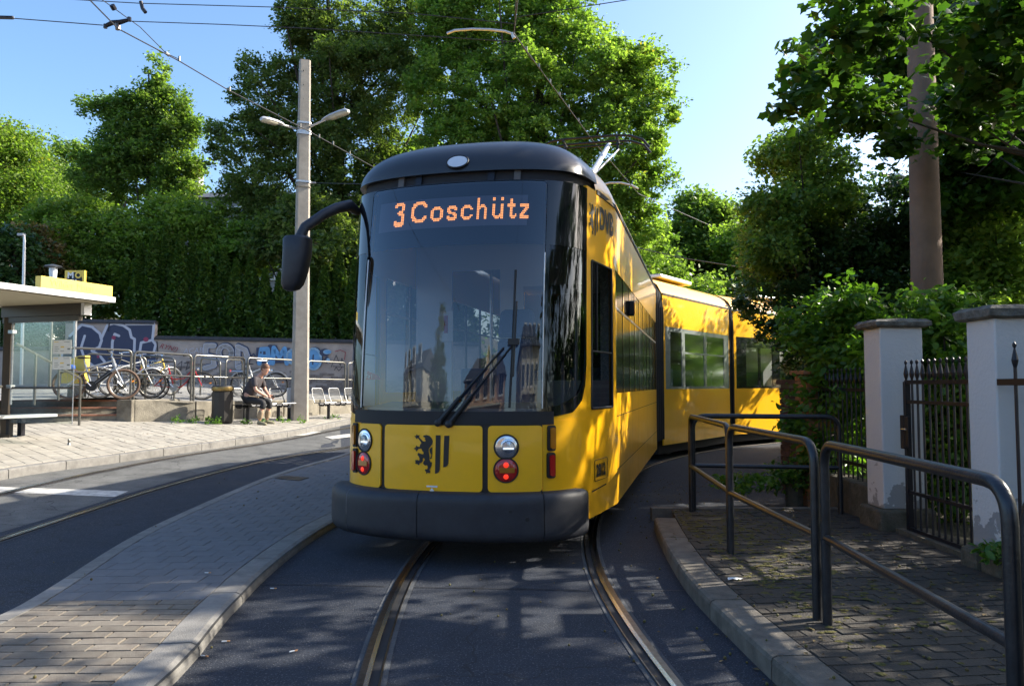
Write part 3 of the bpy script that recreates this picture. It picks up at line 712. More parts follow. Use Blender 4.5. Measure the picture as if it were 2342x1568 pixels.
bo = TZ(1330, 1150, 1.1, .45)[0] - .01
shell = [(-TEND, YT), (-TEND, bot), (-bo - .2, bot), (-bo - .02, .42), (-bo, .60), (bo, .60), (bo + .02, .42), (bo + .2, bot), (TEND, bot), (TEND, YT), (TW, YT), (TW, 1.62)] + [p for p in reversed(mask)][2:-2] + [(-TW, 1.62), (-TW, YT)]
shell = [(-TEND, YT), (-TEND, bot), (-bo - .2, bot), (-bo - .02, .42), (-bo, .575), (bo, .575), (bo + .02, .42), (bo + .2, bot), (TEND, bot), (TEND, YT)] + [(TW, YT)] + [p for p in reversed(mask)][1:-1] + [(-TW, YT)]
# saloon windows and doors on both sides
SB0, SB1 = t_at_y(1.62), TEND - 0.02
win_z0, win_z1 = 1.37, 2.585
openings = []
def side_open(s):
    o = [[(s * a, c) for a, c in rrect(SB0 + 0.02, SB1 - .05, win_z0, win_z1, 0.02)]]
    o.append([(s * a, c) for a, c in cdw]); return o
holes = side_open(1) + side_open(-1)
skin("body_shell", shell, M['yellow'], 0.0, 0.03, holes=[h if True else h for h in holes])
M['mask'] = M['black_gloss']
skin("window_surround", mask, M['mask'], 0.006, 0.02, holes=[wnd, cabwin(1), cabwin(-1)])
skin("windshield", [(-T_GLS + .004, 1.24), (T_GLS - .004, 1.24), (T_GLS - .004, 3.18), (-T_GLS + .004, 3.18)], M['wind'], 0.004)
for s in (1, -1):
    skin("cab_side_window", cabwin(s), M['cab_glass'], 0.003)
    w = skin("cab_door_window", [(s * a, c) for a, c in cdw], M['cab_glass'], -0.006)
    fr_ = MB(); lp = [surf(s * a, c, 0.004) for a, c in cdw]; fr_.tube(lp, 0.011, 6, closed=True); fr_.build("window_frame", M['rubber'], w)
    fr_ = MB(); fr_.tube([surf(s * (CD0 + .02), 1.75, 0.0), surf(s * (CD1 - .02), 1.75, 0.0)], 0.010, 6); fr_.build("sliding_sash", M['black'], w)
    fr_ = MB(); fr_.tube([surf(s * (CD0 + .17), 1.76, 0.0), surf(s * (CD0 + .17), 2.55, 0.0)], 0.010, 6); fr_.build("mullion", M['black'], w)
# yellow hood panels with gaps
def hood(name, a, b, z0=.60, z1=1.125, off=0.018):
    return skin(name, rrect(a, b, z0, z1, 0.03), M['yellow'], off, 0.03)
skin("hood_gap", [(-T_SEAM, .58), (T_SEAM, .58), (T_SEAM, 1.16), (-T_SEAM, 1.16)], M['black'], 0.002)
g = 0.022
lampL = hood("lamp_panel", -T_SEAM, T_GL - g); lampR = hood("lamp_panel", T_GR + g, T_SEAM - .004)
cpan = hood("front_hatch", T_GL + g, T_GR - g)
skin("window_sill_strip", [(-T_SEAM - .1, 1.13), (T_SEAM + .1, 1.13), (T_SEAM + .1, 1.235), (-T_SEAM - .1, 1.235)], M['rubber'], 0.012, 0.02)
skin("corner_panel", rrect(T_SEAM + .004, bo + .12, .585, 1.16, 0.02), M['yellow'], 0.006, 0.02)
skin("corner_panel", [(-a, c) for a, c in rrect(T_SEAM + .004, bo + .12, .585, 1.16, 0.02)], M['yellow'], 0.006, 0.02)
# bumper in five pieces
def bof(z0, z1, o):
    def f(t, z):
        k = clampf((z - z0) / (z1 - z0)); e = abs(2 * k - 1)
        end = clampf((BE - abs(t)) / 0.12)
        o_ = o + .06 * clampf(-t / .9); return 0.012 + (o_ - 0.012) * max(0.0, 1 - e ** 7) ** 0.5 * (0.35 + 0.65 * math.sqrt(max(0, 1 - (1 - end) ** 2)))
    return f
BE = TZ(1330, 1150, 1.1, .45)[0]; bz0, bz1 = 0.20, 0.60
bsm = TZ(967, 1180, 0, .4)[0]
bzb = [bz0 + (bz1 - bz0) * (0.5 - 0.5 * math.cos(PI * k / 16)) for k in range(1, 16)]
cuts = [-BE, -T_SEAM + .02, bsm - .003, T_SEAM - .02, BE]
for i in range(4):
    a, b_ = cuts[i] + .003, cuts[i + 1] - .003
    if i == 0: o = rrect(a, b_, bz0, bz1, .12, 5, (0, 1, 0, 0))
    elif i == 3: o = rrect(a, b_, bz0, bz1, .12, 5, (1, 0, 0, 0))
    else: o = rrect(a, b_, bz0, bz1, 0.0, 1, (0, 0, 0, 0))
    skin("bumper", o, M['bumper'], holes=(), offf=bof(bz0, bz1, 0.10), zb=bzb, th=0.0)
skin("bumper_backing", [(-BE, bz0 + .02), (BE, bz0 + .02), (BE, bz1 - .02), (-BE, bz1 - .02)], M['black'], 0.0, 0.02)
for (u, v, r) in ((779, 1144, .012), (778, 1226 - 2, .012), (767, 1156, .02), (1166, 1164, .013), (1166, 1240, .013), (1200, 1182, .017)):
    t, z = TZ(u, v, (u - 980) / 270, .4); z = min(max(z, bz0 + .06), bz1 - .05)
    c = surf(t, z, 0.097); x, y, nx, ny = plan(t); R = Vector((nx, ny, 0)).to_track_quat('Z', 'Y').to_matrix()
    MB().lathe([(r, -.01), (r, .006), (r * .6, .007)], c, 12, R).build("bumper_plug", M['black'], tram)
# lion and bars emblem
def em(px):
    out = []
    for X, Y in px:
        out.append(TZ(897.4 + X * .19992, 959.8 + Y * .19992, 0, .9))
    return out
lion = [(365, 178), (400, 168), (435, 178), (460, 205), (474, 240), (468, 275), (448, 302), (430, 325), (427, 350), (432, 385), (438, 420), (436, 450), (448, 478), (464, 482), (460, 520), (445, 550), (436, 568), (447, 585), (440, 604), (418, 598), (398, 614), (398, 592), (384, 572), (390, 558), (410, 560), (418, 540), (410, 515), (385, 517), (364, 497), (370, 470), (385, 450), (372, 430), (360, 440), (362, 465), (345, 485), (326, 490), (318, 516), (298, 500), (274, 495), (279, 478), (274, 457), (300, 453), (320, 462), (325, 440), (316, 415), (300, 395), (310, 372), (342, 385), (366, 388), (372, 370), (355, 350), (345, 325), (315, 326), (300, 345), (288, 360), (280, 337), (257, 325), (280, 309), (288, 287), (301, 300), (325, 306), (330, 280), (345, 262), (330, 235), (312, 210), (300, 205), (286, 216), (282, 198), (264, 182), (284, 180), (290, 161), (305, 174), (326, 172), (318, 195), (340, 218), (365, 242), (388, 244), (394, 229), (378, 222), (388, 212), (384, 200), (366, 190)]
skin_poly(em(lion), "lion_emblem", M['black'], 0.0225, cpan)
skin_poly(em([(434, 335), (452, 315), (468, 305), (467, 398), (450, 388), (441, 365)]), "lion_tail", M['black'], 0.0225, cpan)
skin_poly(em([(452, 395), (466, 402), (461, 438), (444, 443), (439, 432), (453, 420)]), "lion_tail", M['black'], 0.0225, cpan)
skin_poly(em([(508, 172), (562, 172), (553, 565), (543, 590), (524, 606), (498, 611)]), "emblem_bar", M['black'], 0.0225, cpan)
skin_poly(em([(603, 177), (661, 177), (650, 495), (640, 520), (618, 534), (592, 538)]), "emblem_bar", M['black'], 0.0225, cpan)
skin_poly(em([(402, 744), (526, 748), (526, 768), (402, 762)]), "jacking_mark", M['white'], 0.0225, cpan)
skin_poly(em([(463, 770), (437, 810), (492, 811)]), "jacking_mark", M['white'], 0.0225, cpan)
# lamps
M['lens'] = glass("lamp_lens", (0.92, 0.95, 1.0), 1.5, 1.4)
M['redlens'] = mat("red_lens", (0.42, 0.012, 0.01), 0.08, coat=1.0)
M['lit_red'] = mat("lit_red_lamp", (0.8, 0.02, 0.01), 0.3, emit=(1.0, 0.05, 0.02), es=0.4)
M['amber'] = mat("amber_lens", (0.42, 0.15, 0.01), 0.1, coat=1.0)
M['dimlamp'] = mat("running_lamp", (0.8, 0.85, 0.9), 0.2, emit=(0.85, 0.93, 1.0), es=0.55)
def lamp(u, v, kind, par):
    t, z = TZ(u, v, (u - 990) / 280, .9); c = surf(t, z, 0.020); x, y, nx, ny = plan(t)
    R = Vector((nx, ny, 0)).to_track_quat('Z', 'Y').to_matrix(); r = .098
    l = MB().lathe([(r, -.02), (r + .004, .002), (r + .001, .007), (r - .006, .006), (r - .006, -.006)], c, 32, R).build("headlight" if kind else "tail_light", M['rubber'] if kind else M['rubber'], par, smooth=True)
    if kind:
        MB().lathe([(r - .006, .0), (r - .012, .004), (.078, .0062), (.001, .0064)], c, 32, R).build("reflector", M['chrome'], l, smooth=True)
        MB().lathe([(.064, .006), (.066, .012), (.058, .016), (.001, .016)], c + R @ Vector((0.016, 0.0, 0)), 28, R).build("projector_rim", M['chrome'], l, smooth=True)
        MB().lathe([(.050, .016), (.046, .027), (.030, .036), (.001, .040)], c + R @ Vector((0.016, 0.0, 0)), 24, R).build("projector_lens", M['lens'], l, smooth=True)
        MB().box(tuple(c + R @ Vector((0.016, 0, .018)) + Vector((0, 0, -.012))), (.085, .004, .014), M=R @ Matrix.Rotation(PI / 2, 3, 'X')).build("running_light", M['dimlamp'], l)
    else:
        MB().lathe([(r - .006, .0), (r - .012, .006), (.05, .012), (.001, .014)], c, 32, R).build("lens", M['redlens'], l, smooth=True)
        for dz in (.040, -.050): MB().lathe([(.024 if dz > 0 else .022, .010), (.016, .018), (.001, .0195)], c + Vector((0, 0, dz)), 20, R).build("bulb", M['lit_red'], l, smooth=True)
        MB().box(tuple(c + R @ Vector((.008, 0, .0165)) ), (.12, .003, .040), M=R @ Matrix.Rotation(PI / 2, 3, 'X')).build("amber_band", M['amber'], l)
lamp(838, 1006, 1, lampL); lamp(836, 1058, 0, lampL); lamp(1158, 1021, 1, lampR); lamp(1157, 1074, 0, lampR)
for s in (1, -1):
    for u, v, hgt, m_, nm in ((1259, 1001, .17, M['amber'], "turn_signal"), (1258, 1063, .17, M['redlens'], "side_reflector")):
        t, z = TZ(u, v, .95, .9); t *= s
        o = skin(nm, rrect(t - .035, t + .035, z - hgt / 2 - .018, z + hgt / 2 + .018, .02), M['rubber'], 0.028, 0.022)
        skin("lens", rrect(t - .018, t + .026, z - hgt / 2 + .0, z + hgt / 2 - .0, .018), m_, 0.046, 0.018, parent=o)
# roof: shoulder and crown; the front cap is dark
YC = 1.45
def roof(t, f, zb, h, off=0.0):
    p = surf(t, zb, off); x, y = p.x, p.y; c = Vector((0, max(YC, y), 0))
    q = c + (Vector((x, y, 0)) - c) * f
    return Vector((q.x, q.y, zb + h * max(0.0, 1 - f ** 3.8) ** 0.60))
FS = [1, .995, .98, .955, .92, .87, .80, .70, .58, .45, .3, .15, 0.0]
def roof_mesh(name, m, ts, zb, h, off=0.0, fs=FS, lip=0.0):
    b = MB(); vs = []; n = len(fs) + (1 if lip else 0)
    for t in ts:
        if lip: p = roof(t, 1.0, zb, h, off - 0.05); vs.append(p)
        for f in fs: vs.append(roof(t, f, zb, h, off))
    fc = [(i * n + k, (i + 1) * n + k, (i + 1) * n + k + 1, i * n + k + 1) for i in range(len(ts) - 1) for k in range(n - 1)]
    b.add(vs, fc); return b.build(name, m, tram, smooth=True)
TCAP = t_at_y(.93)
cap_t = [(-TCAP + 2 * TCAP * k / 60) for k in range(61)]
roof_mesh("roof_cap", M['cap_dark'], cap_t, 3.285, .425, 0.012, lip=0.05)
side_t = [TCAP + (TEND - TCAP) * (k / 40) ** 1.6 for k in range(41)]
M['roof_yellow'] = M['yellow']
for s in (1, -1): roof_mesh("roof_panel", M['yellow'], [s * t for t in side_t], 3.20, .555, 0.0)
skin("header_slot", [(-TCAP - .3, 3.17), (TCAP + .3, 3.17), (TCAP + .3, 3.36), (-TCAP - .3, 3.36)], M['dark'], -0.045)
M['galv_dim'] = mat("dull_bracket", (0.10, 0.09, 0.085), 0.6)
for u in (955, 1122, 1183, 915):
    t = TZ(u, 408, (u - 1040) / 250, 3.2)[0]
    skin("bracket", [(t - .03, 3.2), (t + .03, 3.2), (t + .03, 3.29), (t - .03, 3.29)], M['galv_dim'] if u in (1183, 915) else M['iron'], -0.02, 0.02)
for s in (1, -1):
    skin("gutter", [(s * (TCAP + .02), 3.195), (s * (TEND - .02), 3.195), (s * (TEND - .02), 3.235), (s * (TCAP + .02), 3.235)], M['rubber'], 0.008, 0.01)
# lamp in the cap
best = None
for ti in range(-30, 31):
    for fi in range(20, 100):
        p = TM @ roof(ti * .01, fi / 100, 3.285, .425, .012); r = p - Vector((0, 0, EYE)); yc = r.y * cp + r.z * sp; zc = -r.y * sp + r.z * cp
        e = abs(CX + FPX * r.x / yc - 1047) + abs(CY - FPX * zc / yc - 374)
        if best is None or e < best[0]: best = (e, ti * .01, fi / 100)
tc, fc = best[1], best[2]; print("cap lamp", best)
b = MB(); ring = MB(); n = 28; c0 = roof(tc, fc, 3.285, .425, .012)
e1 = (roof(tc + .05, fc, 3.285, .425, .012) - c0).normalized(); e2 = (roof(tc, fc - .02, 3.285, .425, .012) - c0).normalized(); nn = e1.cross(e2).normalized()
if nn.y > 0: nn = -nn
vs = [c0 + nn * .012 + e1 * .092 * math.cos(2 * PI * k / n) + e2 * .066 * math.sin(2 * PI * k / n) for k in range(n)]
b.add([c0 + nn * .022] + vs, [(0, 1 + k, 1 + (k + 1) % n) for k in range(n)])
M['caplens'] = mat("frosted_lamp", (0.62, 0.66, 0.72), 0.25, coat=0.5)
l = b.build("top_lamp", M['caplens'], tram, smooth=True); ring.tube([c0 + nn * .008 + (p - c0 - nn * .012) * 1.04 for p in vs], .008, 6, closed=True); ring.build("lamp_rim", M['rubber'], l)
# destination display behind the glass
dl, dtop = TZ(866, 455, -.5, 3); dr, _ = TZ(1209, 455, .5, 3); dzt = TZ(1037, 449, 0, 3)[1]; dzb = TZ(1037, 517, 0, 2.8)[1]
M['display_bg'] = mat("display_panel", (0.035, 0.042, 0.075), 0.5, emit=(0.12, 0.15, 0.26), es=0.03)
M['blind'] = mat("blind_navy", (0.004, 0.007, 0.016), 0.8)
blind = skin("display_housing", [(-T_GLS, TZ(1037, 558, 0, 2.6)[1]), (T_GLS, TZ(1037, 558, 0, 2.6)[1]), (T_GLS, 3.18), (-T_GLS, 3.18)], M['blind'], -0.04, 0.02)
disp = skin("destination_display", [(dl, dzb), (dr, dzb), (dr, dzt), (dl, dzt)], M['display_bg'], -0.032)
G = {
 '3': [".#####.", "#######", "##...##", ".....##", ".....##", "...###.", "..####.", "...####", ".....##", ".....##", ".....##", "##...##", "#######", "#######", ".#####."],
 'C': ["...######..", ".#########.", ".###....###", "###......##", "##.........", "##.........", "##.........", "##.........", "##.........", "###......##", ".###....###", ".#########.", "...######.."],
 'o': ["..####..", ".######.", "##....##", "##....##", "##....##", "##....##", "##....##", ".######.", "..####.."],
 's': [".#####.", "#######", "##...##", "###....", ".#####.", "....###", "##...##", "#######", ".#####."],
 'c': ["..####..", ".######.", "##....##", "##......", "##......", "##......", "##....##", ".######.", "..####.."],
 'h': ["##......", "##......", "##......", "##......", "##.###..", "#######.", "###...##", "##....##", "##....##", "##....##", "##....##", "##....##", "##....##"],
 'ü': ["##....##", "##....##", "........", "........", "##....##", "##....##", "##....##", "##....##", "##....##", "##....##", "##...###", ".#######", "..###.##"],
 't': ["..##...", "..##...", "..##...", "######.", "######.", "..##...", "..##...", "..##...", "..##...", "..##..#", "..#####", "...###."],
 'z': ["#######", "#######", "....###", "...###.", "..###..", ".###...", "###....", "#######", "#######"]}
M['led'] = mat("display_led", (1, 0.45, 0.15), 0.5, emit=(1.0, 0.34, 0.07), es=0.85)
M['led_off'] = mat("display_led_dark", (0.05, 0.05, 0.07), 0.5)
zbase = TZ(1037, 502, 0, 2.85)[1]; pz = (TZ(1037, 453.5, 0, 3)[1] - zbase) / 13.0
def led_run(b, ch, u0, u1, zb, s=0.78, thick=True):
    g_ = G[ch]; t0 = TZ(u0, 480, (u0 - 1037) / 260, 2.95)[0]; t1 = TZ(u1, 480, (u1 - 1037) / 260, 2.95)[0]; w = len(g_[0]); p = (t1 - t0) / w
    for r, row in enumerate(reversed(g_)):
        for c, q in enumerate(row):
            if q == '#':
                a, z = t0 + p * (c + .1), zb + pz * (r + .1)
                b.add([surf(a, z, -0.0305), surf(a + p * s, z, -0.0305), surf(a + p * s, z + pz * s, -0.0305), surf(a, z + pz * s, -0.0305)], [(0, 1, 2, 3)])
b = MB()
led_run(b, '3', 898, 921, zbase - pz * 1.6)
for ch, a, c in (('C', 937, 973), ('o', 982, 1011), ('s', 1020, 1043), ('c', 1052, 1080), ('h', 1089, 1112), ('ü', 1125, 1151), ('t', 1160, 1182), ('z', 1190, 1211)): led_run(b, ch, a, c, zbase)
b.build("display_text", M['led'], disp, kind="stuff")
b = MB(); nx, nz = 96, 19
for i in range(nx):
    for k in range(nz):
        a = dl + (dr - dl) * (i + .3) / nx; z = dzb + (dzt - dzb) * (k + .3) / nz; w, h = (dr - dl) / nx * .35, (dzt - dzb) / nz * .35
        b.add([surf(a, z, -0.0314), surf(a + w, z, -0.0314), surf(a + w, z + h, -0.0314), surf(a, z + h, -0.0314)], [(0, 1, 2, 3)])
b.build("unlit_dots", M['led_off'], disp, kind="stuff")
# logo, letters and fleet number on the right side
t0, z1_ = TZ(1346, 478, 1.25, 3.0); t1, _ = TZ(1402, 478, 1.75, 3.0); zl = TZ(1375, 548, 1.5, 2.7)[1]
def em2(px, x0, x1, za, zb_):
    xs_ = [p[0] for p in lion]; lo, hi = 257, 661
    return [(x0 + (X - lo) / (hi - lo) * (x1 - x0), za + (612 - Y) / (612 - 161) * (zb_ - za)) for X, Y in px]
tw = t1 - t0
LM = [(t0, t0 + tw * .36)]
skin_poly(em2(lion, t0, t0 + tw * .36, zl, 3.08), "lion_emblem", M['black'], 0.004)
for pp in ([(508, 172), (562, 172), (553, 565), (524, 606), (498, 611)], [(603, 177), (661, 177), (650, 495), (618, 534), (592, 538)]): skin_poly(em2(pp, t0, t0 + tw * .36, zl, 3.08), "emblem_bar", M['black'], 0.004)
skin_text("DVB", "lettering", t0 + tw * .40, zl + .10, .285, M['black'], bold=0.012, sx=0.62 * tw / (.285 * 2.02) * 1.0)
skin_text("DVB", "lettering", -(t0 + tw * .40) - tw * .62, zl + .10, .285, M['black'], bold=0.012, sx=0.62 * tw / (.285 * 2.02))
n0, nzb = TZ(1360, 1092, 1.4, .6); n1, nzt = TZ(1388, 1056, 1.7, .8)
skin_text("2812", "fleet_number", n0 + .04, (nzb + nzt) / 2 - .045, .145, M['black'], bold=.008, sx=(n1 - n0 - .07) / (.145 * 2.25))
b = MB(); lp = [surf(a, c, 0.003) for a, c in rrect(n0 + .0, n1 - .0, (nzb + nzt) / 2 - .085, (nzb + nzt) / 2 + .10, .015)]; b.tube(lp, .003, 5, closed=True); b.build("number_frame", M['black'], tram)
# side glazing right and left: dark glass band with mullions, door leaves
M['band'] = mat("side_band_grey", (0.10, 0.105, 0.10), 0.12, coat=1.0)
for s in (1, -1):
    gl = skin("side_window", [(s * a, c) for a, c in ((SB0 + .02, win_z0), (SB1 - .05, win_z0), (SB1 - .05, win_z1), (SB0 + .02, win_z1))], M['side_glass'], -0.004)
    for k, tt in enumerate((SB0 + .02, SB0 + .75, SB0 + 1.5, SB0 + 2.2, SB0 + 2.9, SB0 + 3.6, SB0 + 4.3, SB0 + 5.0, SB0 + 5.7, SB1 - .12)):
        skin("mullion", [(s * a, c) for a, c in ((tt, win_z0), (tt + .07, win_z0), (tt + .07, win_z1), (tt, win_z1))], M['black_gloss'], 0.001, 0.012, parent=gl)
    skin("vent_rail", [(s * a, c) for a, c in ((SB0 + .1, 2.20), (SB1 - .1, 2.20), (SB1 - .1, 2.225), (SB0 + .1, 2.225))], M['alu'], 0.002, 0.01, parent=gl)
    for tt in (SB0 + .9, SB0 + 1.75, SB0 + 2.6, SB0 + 4.2, SB0 + 5.8):
        skin("panel_seam", [(s * a, c) for a, c in ((tt, .34), (tt + .008, .34), (tt + .008, win_z0 - .01), (tt, win_z0 - .01))], M['rubber'], 0.0025)
    skin("panel_seam", [(s * a, c) for a, c in ((SB0 + .05, 1.14), (SB1, 1.14), (SB1, 1.148), (SB0 + .05, 1.148))], M['rubber'], 0.0025)
    skin("panel_seam", [(s * a, c) for a, c in ((SB0 + .05, .62), (SB1, .62), (SB1, .628), (SB0 + .05, .628))], M['rubber'], 0.0025)
tt, zz = TZ(1441, 705, 3, 2.2)
o = skin("door_lamp", rrect(tt - .04, tt + .04, zz - .09, zz + .09, .03), M['rubber'], 0.05, 0.05); skin("lens", rrect(tt - .025, tt + .025, zz - .07, zz + .07, .02), M['amber'], 0.06, 0.012, parent=o)
o = skin("step_slot", [(TZ(1353, 1110, 1.4, .6)[0], .515), (TZ(1386, 1110, 1.7, .6)[0], .535), (TZ(1386, 1110, 1.7, .6)[0], .548), (TZ(1353, 1110, 1.4, .6)[0], .528)], M['rubber'], 0.003)
# mirror on the left
arm0 = TI @ P(818, 484, 7.25); arm1 = TI @ P(800, 470, 7.15); arm2 = TI @ P(742, 489, 6.95); arm3 = TI @ P(697, 520, 6.85); arm4 = TI @ P(684, 548, 6.82)
mir = MB().tube([arm0, arm1, arm1.lerp(arm2, .5) + Vector((0, 0, .015)), arm2, arm3, arm4], [.04, .055, .05, .046, .046, .05], 12).build("mirror", M['bumper'], tram, smooth=True)
pts = []; b = MB()
for (u, v, w, d) in ((680, 541, 26, .16), (681, 547, 31, .20), (680, 580, 30, .21), (675, 620, 27, .20), (669, 650, 23, .17), (667, 661, 17, .12), (666, 665, 8, .06)):
    c = TI @ P(u, v, 6.8); w = w / 258.0
    pts.append([c + Vector((w * math.copysign(abs(math.cos(a)) ** .6, math.cos(a)), d / 2 * math.copysign(abs(math.sin(a)) ** .6, math.sin(a)), 0)) for a in [2 * PI * k / 20 for k in range(20)]])
vs = [p for r in pts for p in r]; b.add(vs, [(i * 20 + k, i * 20 + (k + 1) % 20, (i + 1) * 20 + (k + 1) % 20, (i + 1) * 20 + k) for i in range(len(pts) - 1) for k in range(20)] + [tuple(range(19, -1, -1)), tuple((len(pts) - 1) * 20 + k for k in range(20))])
b.build("mirror_housing", M['bumper'], mir, smooth=True)
# wipers
tb0, zb0 = TZ(832, 868, -.8, 1.5); tb1, _ = TZ(862, 868, -.8, 1.5); ztt = TZ(836, 848, -.8, 1.6)[1]
dd = skin_poly([(tb0, zb0), (tb1 + .03, zb0), (tb1 - .01, zb0 + .04), (tb0 + .02, ztt)], "door_notice", M['red'], -.02)
skin_text("Tür 1", "lettering", tb0 + .01, zb0 + .012, .05, M['white'], off=-.016, sx=.8, parent=dd)
def wp(u, v, off=.03, t0=.2, z0=1.6):
    t, z = TZ(u, v, t0, z0); return surf(t, z, off)
for k, (pv, tip, w_) in enumerate((((1006, 966), (1152, 795), .012), ((1030, 969), (1183, 775), .012))):
    a = wp(*pv, .035, 0, 1.15); c = wp(*tip, .045, .4, 1.9); m1 = a.lerp(c, .33) + Vector((0, -.02, 0))
    ar = MB().tube([a, m1], [.022, .018], 8).tube([m1, c], .009, 6).build("wiper_arm", M['black'], tram, smooth=True)
    x, y, nx, ny = plan(0.1); MB().lathe([(.03, -.02), (.03, .02), (.015, .03)], a, 12, Vector((nx, ny, 0)).to_track_quat('Z', 'Y').to_matrix()).build("pivot", M['black'], ar, smooth=True)
bl0, bl1 = wp(1179, 618, .02, .5, 2.5), wp(1165, 932, .02, .5, 1.2); bm_ = wp(1173, 780, .022, .5, 1.9)
bl = MB().tube([bl0, bm_, bl1], .010, 6).build("wiper_blade", M['rubber'], tram)
MB().tube([wp(1180, 690, .035, .5, 2.3), wp(1175, 778, .05, .5, 1.9), wp(1172, 860, .035, .5, 1.5)], .012, 6).build("blade_carrier", M['black'], bl)
MB().box(tuple(wp(1174, 782, .06, .5, 1.9)), (.09, .03, .05)).build("wiper_joint", M['black'], bl)
# white-ish edge trims of the windshield
for s, nm in ((1, 'r'), (-1, 'l')):
    b = MB(); b.tube([surf(s * (T_GLS - .01), z, .012) for z in (1.26, 1.6, 2.0, 2.3, 2.55)], .006, 6).build("glass_edge", M['alu'], tram)
# interior
M['seat_blue'] = mat("driver_seat", (0.04, 0.07, 0.16), 0.8); M['inner'] = mat("cab_lining", (0.60, 0.61, 0.62), 0.7); M['floor'] = mat("cab_floor", (0.10, 0.10, 0.11), 0.8)
MB().box((0, 4.7, .42), (2.3, 7.0, .05)).build("cab_floor", M['floor'], tram)
MB().box((0, 4.6, 3.16), (2.2, 7.0, .04)).build("cab_ceiling", M['inner'], tram)
dash = MB(); n = 24; vs = []
for k in range(n + 1):
    t = -T_GLS + 2 * T_GLS * k / n; p = surf(t, 1.2, -.06)
    for q, z in ((p, 1.20), (Vector((p.x, p.y, 0)), 1.26), (Vector((p.x * .9, max(p.y, .6) + .0, 0)), 1.30), (Vector((p.x * .9, .95, 0)), 1.20), (Vector((p.x * .9, .95, 0)), .5)): vs.append((q.x, q.y, z))
dash.add(vs, [(i * 5 + k, (i + 1) * 5 + k, (i + 1) * 5 + k + 1, i * 5 + k + 1) for i in range(n) for k in range(4)]); dash.build("dashboard", mat("dashboard_grey", (0.24, 0.24, 0.25), .6), tram, smooth=True)
st = MB().box((.12, 1.75, 1.05), (.5, .5, .12), top=.9).build("driver_seat", M['seat_blue'], tram, bevel=.04)
MB().box((.12, 2.0, 1.52), (.46, .12, .85), top=.8).build("backrest", M['seat_blue'], st, bevel=.05); MB().box((.15, 1.98, 2.10), (.42, .11, .30), top=.85).build("headrest", M['seat_blue'], st, bevel=.05)
pt = MB()
for x0, x1, z0, z1 in ((-1.15, -.72, .45, 3.1), (-.15, .12, .45, 3.1), (.98, 1.15, .45, 3.1), (-.72, -.15, 2.75, 3.1), (.12, .98, 2.55, 3.1), (.12, .98, .45, 1.5)): pt.box(((x0 + x1) / 2, 2.42, (z0 + z1) / 2), (x1 - x0, .05, z1 - z0))
pt = pt.build("cab_partition", M['inner'], tram)
MB().box((-.78, 2.38, 2.12), (.16, .012, .34)).build("notice", M['paper'], pt); MB().box((-.78, 2.371, 2.14), (.045, .004, .2)).build("notice_mark", M['red'], pt)
for x in (-.42, .3, .62): MB().tube([(x, 3.0, .45), (x, 3.0, 3.1)], .018, 8).build("grab_pole", M['steel'], tram)
for y in (3.9, 4.8, 5.7, 6.6):
    for x in (-.75, .75):
        ps = MB().box((x, y, .9), (.8, .42, .1)).build("passenger_seat", M['seat_blue'], tram, bevel=.03); MB().box((x, y + .2, 1.3), (.8, .08, .75)).build("backrest", M['seat_blue'], ps, bevel=.03)
# rear wall, underframe and wheels
MB().box((0, 8.2, 1.85), (2.40, .06, 2.7)).build("rear_bulkhead", M['dark'], tram)
MB().box((0, 6.2, .275), (2.1, 4.0, .28)).build("underframe", M['dark'], tram)
for y in (2.1, 3.9):
    for x in (-.72, .72):
        w = MB().tube([(x - .06, y, .29), (x + .06, y, .29)], .29, 24).build("wheel", M['rail'], tram, smooth=True)
    MB().tube([(-.8, y, .29), (.8, y, .29)], .07, 10).build("axle", M['dark'], tram)
MB().box((.93, 3.0, .32), (.12, 2.6, .18)).box((-.93, 3.0, .32), (.12, 2.6, .18)).build("bogie_frame", M['dark'], tram)
MB().tube([(.86, 1.62, .42), (.82, 1.66, .2), (.75, 1.75, .06)], .018, 8).tube([(.98, 1.75, .34), (.98, 1.6, .16)], .03, 8).build("sand_pipe", M['steel'], tram, smooth=True)
# pantograph
phw = P(1352, 322, 12.0); pl = TI @ phw
MB().box((pl.x - .05, pl.y - .3, 3.82), (1.1, 1.9, .10)).build("roof_equipment", M['iron'], tram, bevel=.02)
hz = pl.z
pan = MB().box((pl.x, pl.y - .3, 3.92), (1.0, 1.3, .06)).build("pantograph", M['iron'], tram)
MB().tube([(pl.x + .1, pl.y + 0.75, 3.95), (pl.x + .1, pl.y - 1.05, 4.40)], [.05, .04], 8).build("lower_arm", M['steel'], pan, smooth=True)
MB().tube([(pl.x + .1, pl.y - 1.05, 4.40), (pl.x + .28, pl.y + .02, hz - .08)], [.05, .035], 8).build("upper_arm", M['alu'], pan, smooth=True)
MB().tube([(pl.x + .0, pl.y - .95, 4.34), (pl.x + .45, pl.y - .15, hz - .22)], .014, 6).build("thrust_rod", M['alu'], pan)
MB().tube([(pl.x + .02, pl.y + .5, 3.95), (pl.x - .25, pl.y - .8, 4.3)], .016, 6).build("coupling_rod", M['alu'], pan)
hd = MB()
for dy in (-.14, .14):
    hd.tube([(pl.x - .92, pl.y + dy, hz - .22), (pl.x - .82, pl.y + dy, hz - .09), (pl.x - .62, pl.y + dy, hz - .01), (pl.x - .4, pl.y + dy, hz + .01), (pl.x + .4, pl.y + dy, hz + .01), (pl.x + .62, pl.y + dy, hz - .01), (pl.x + .82, pl.y + dy, hz - .09), (pl.x + .92, pl.y + dy, hz - .22)], .019, 8)
hd.tube([(pl.x - .5, pl.y, hz - .09), (pl.x + .5, pl.y, hz - .09)], .013, 6)
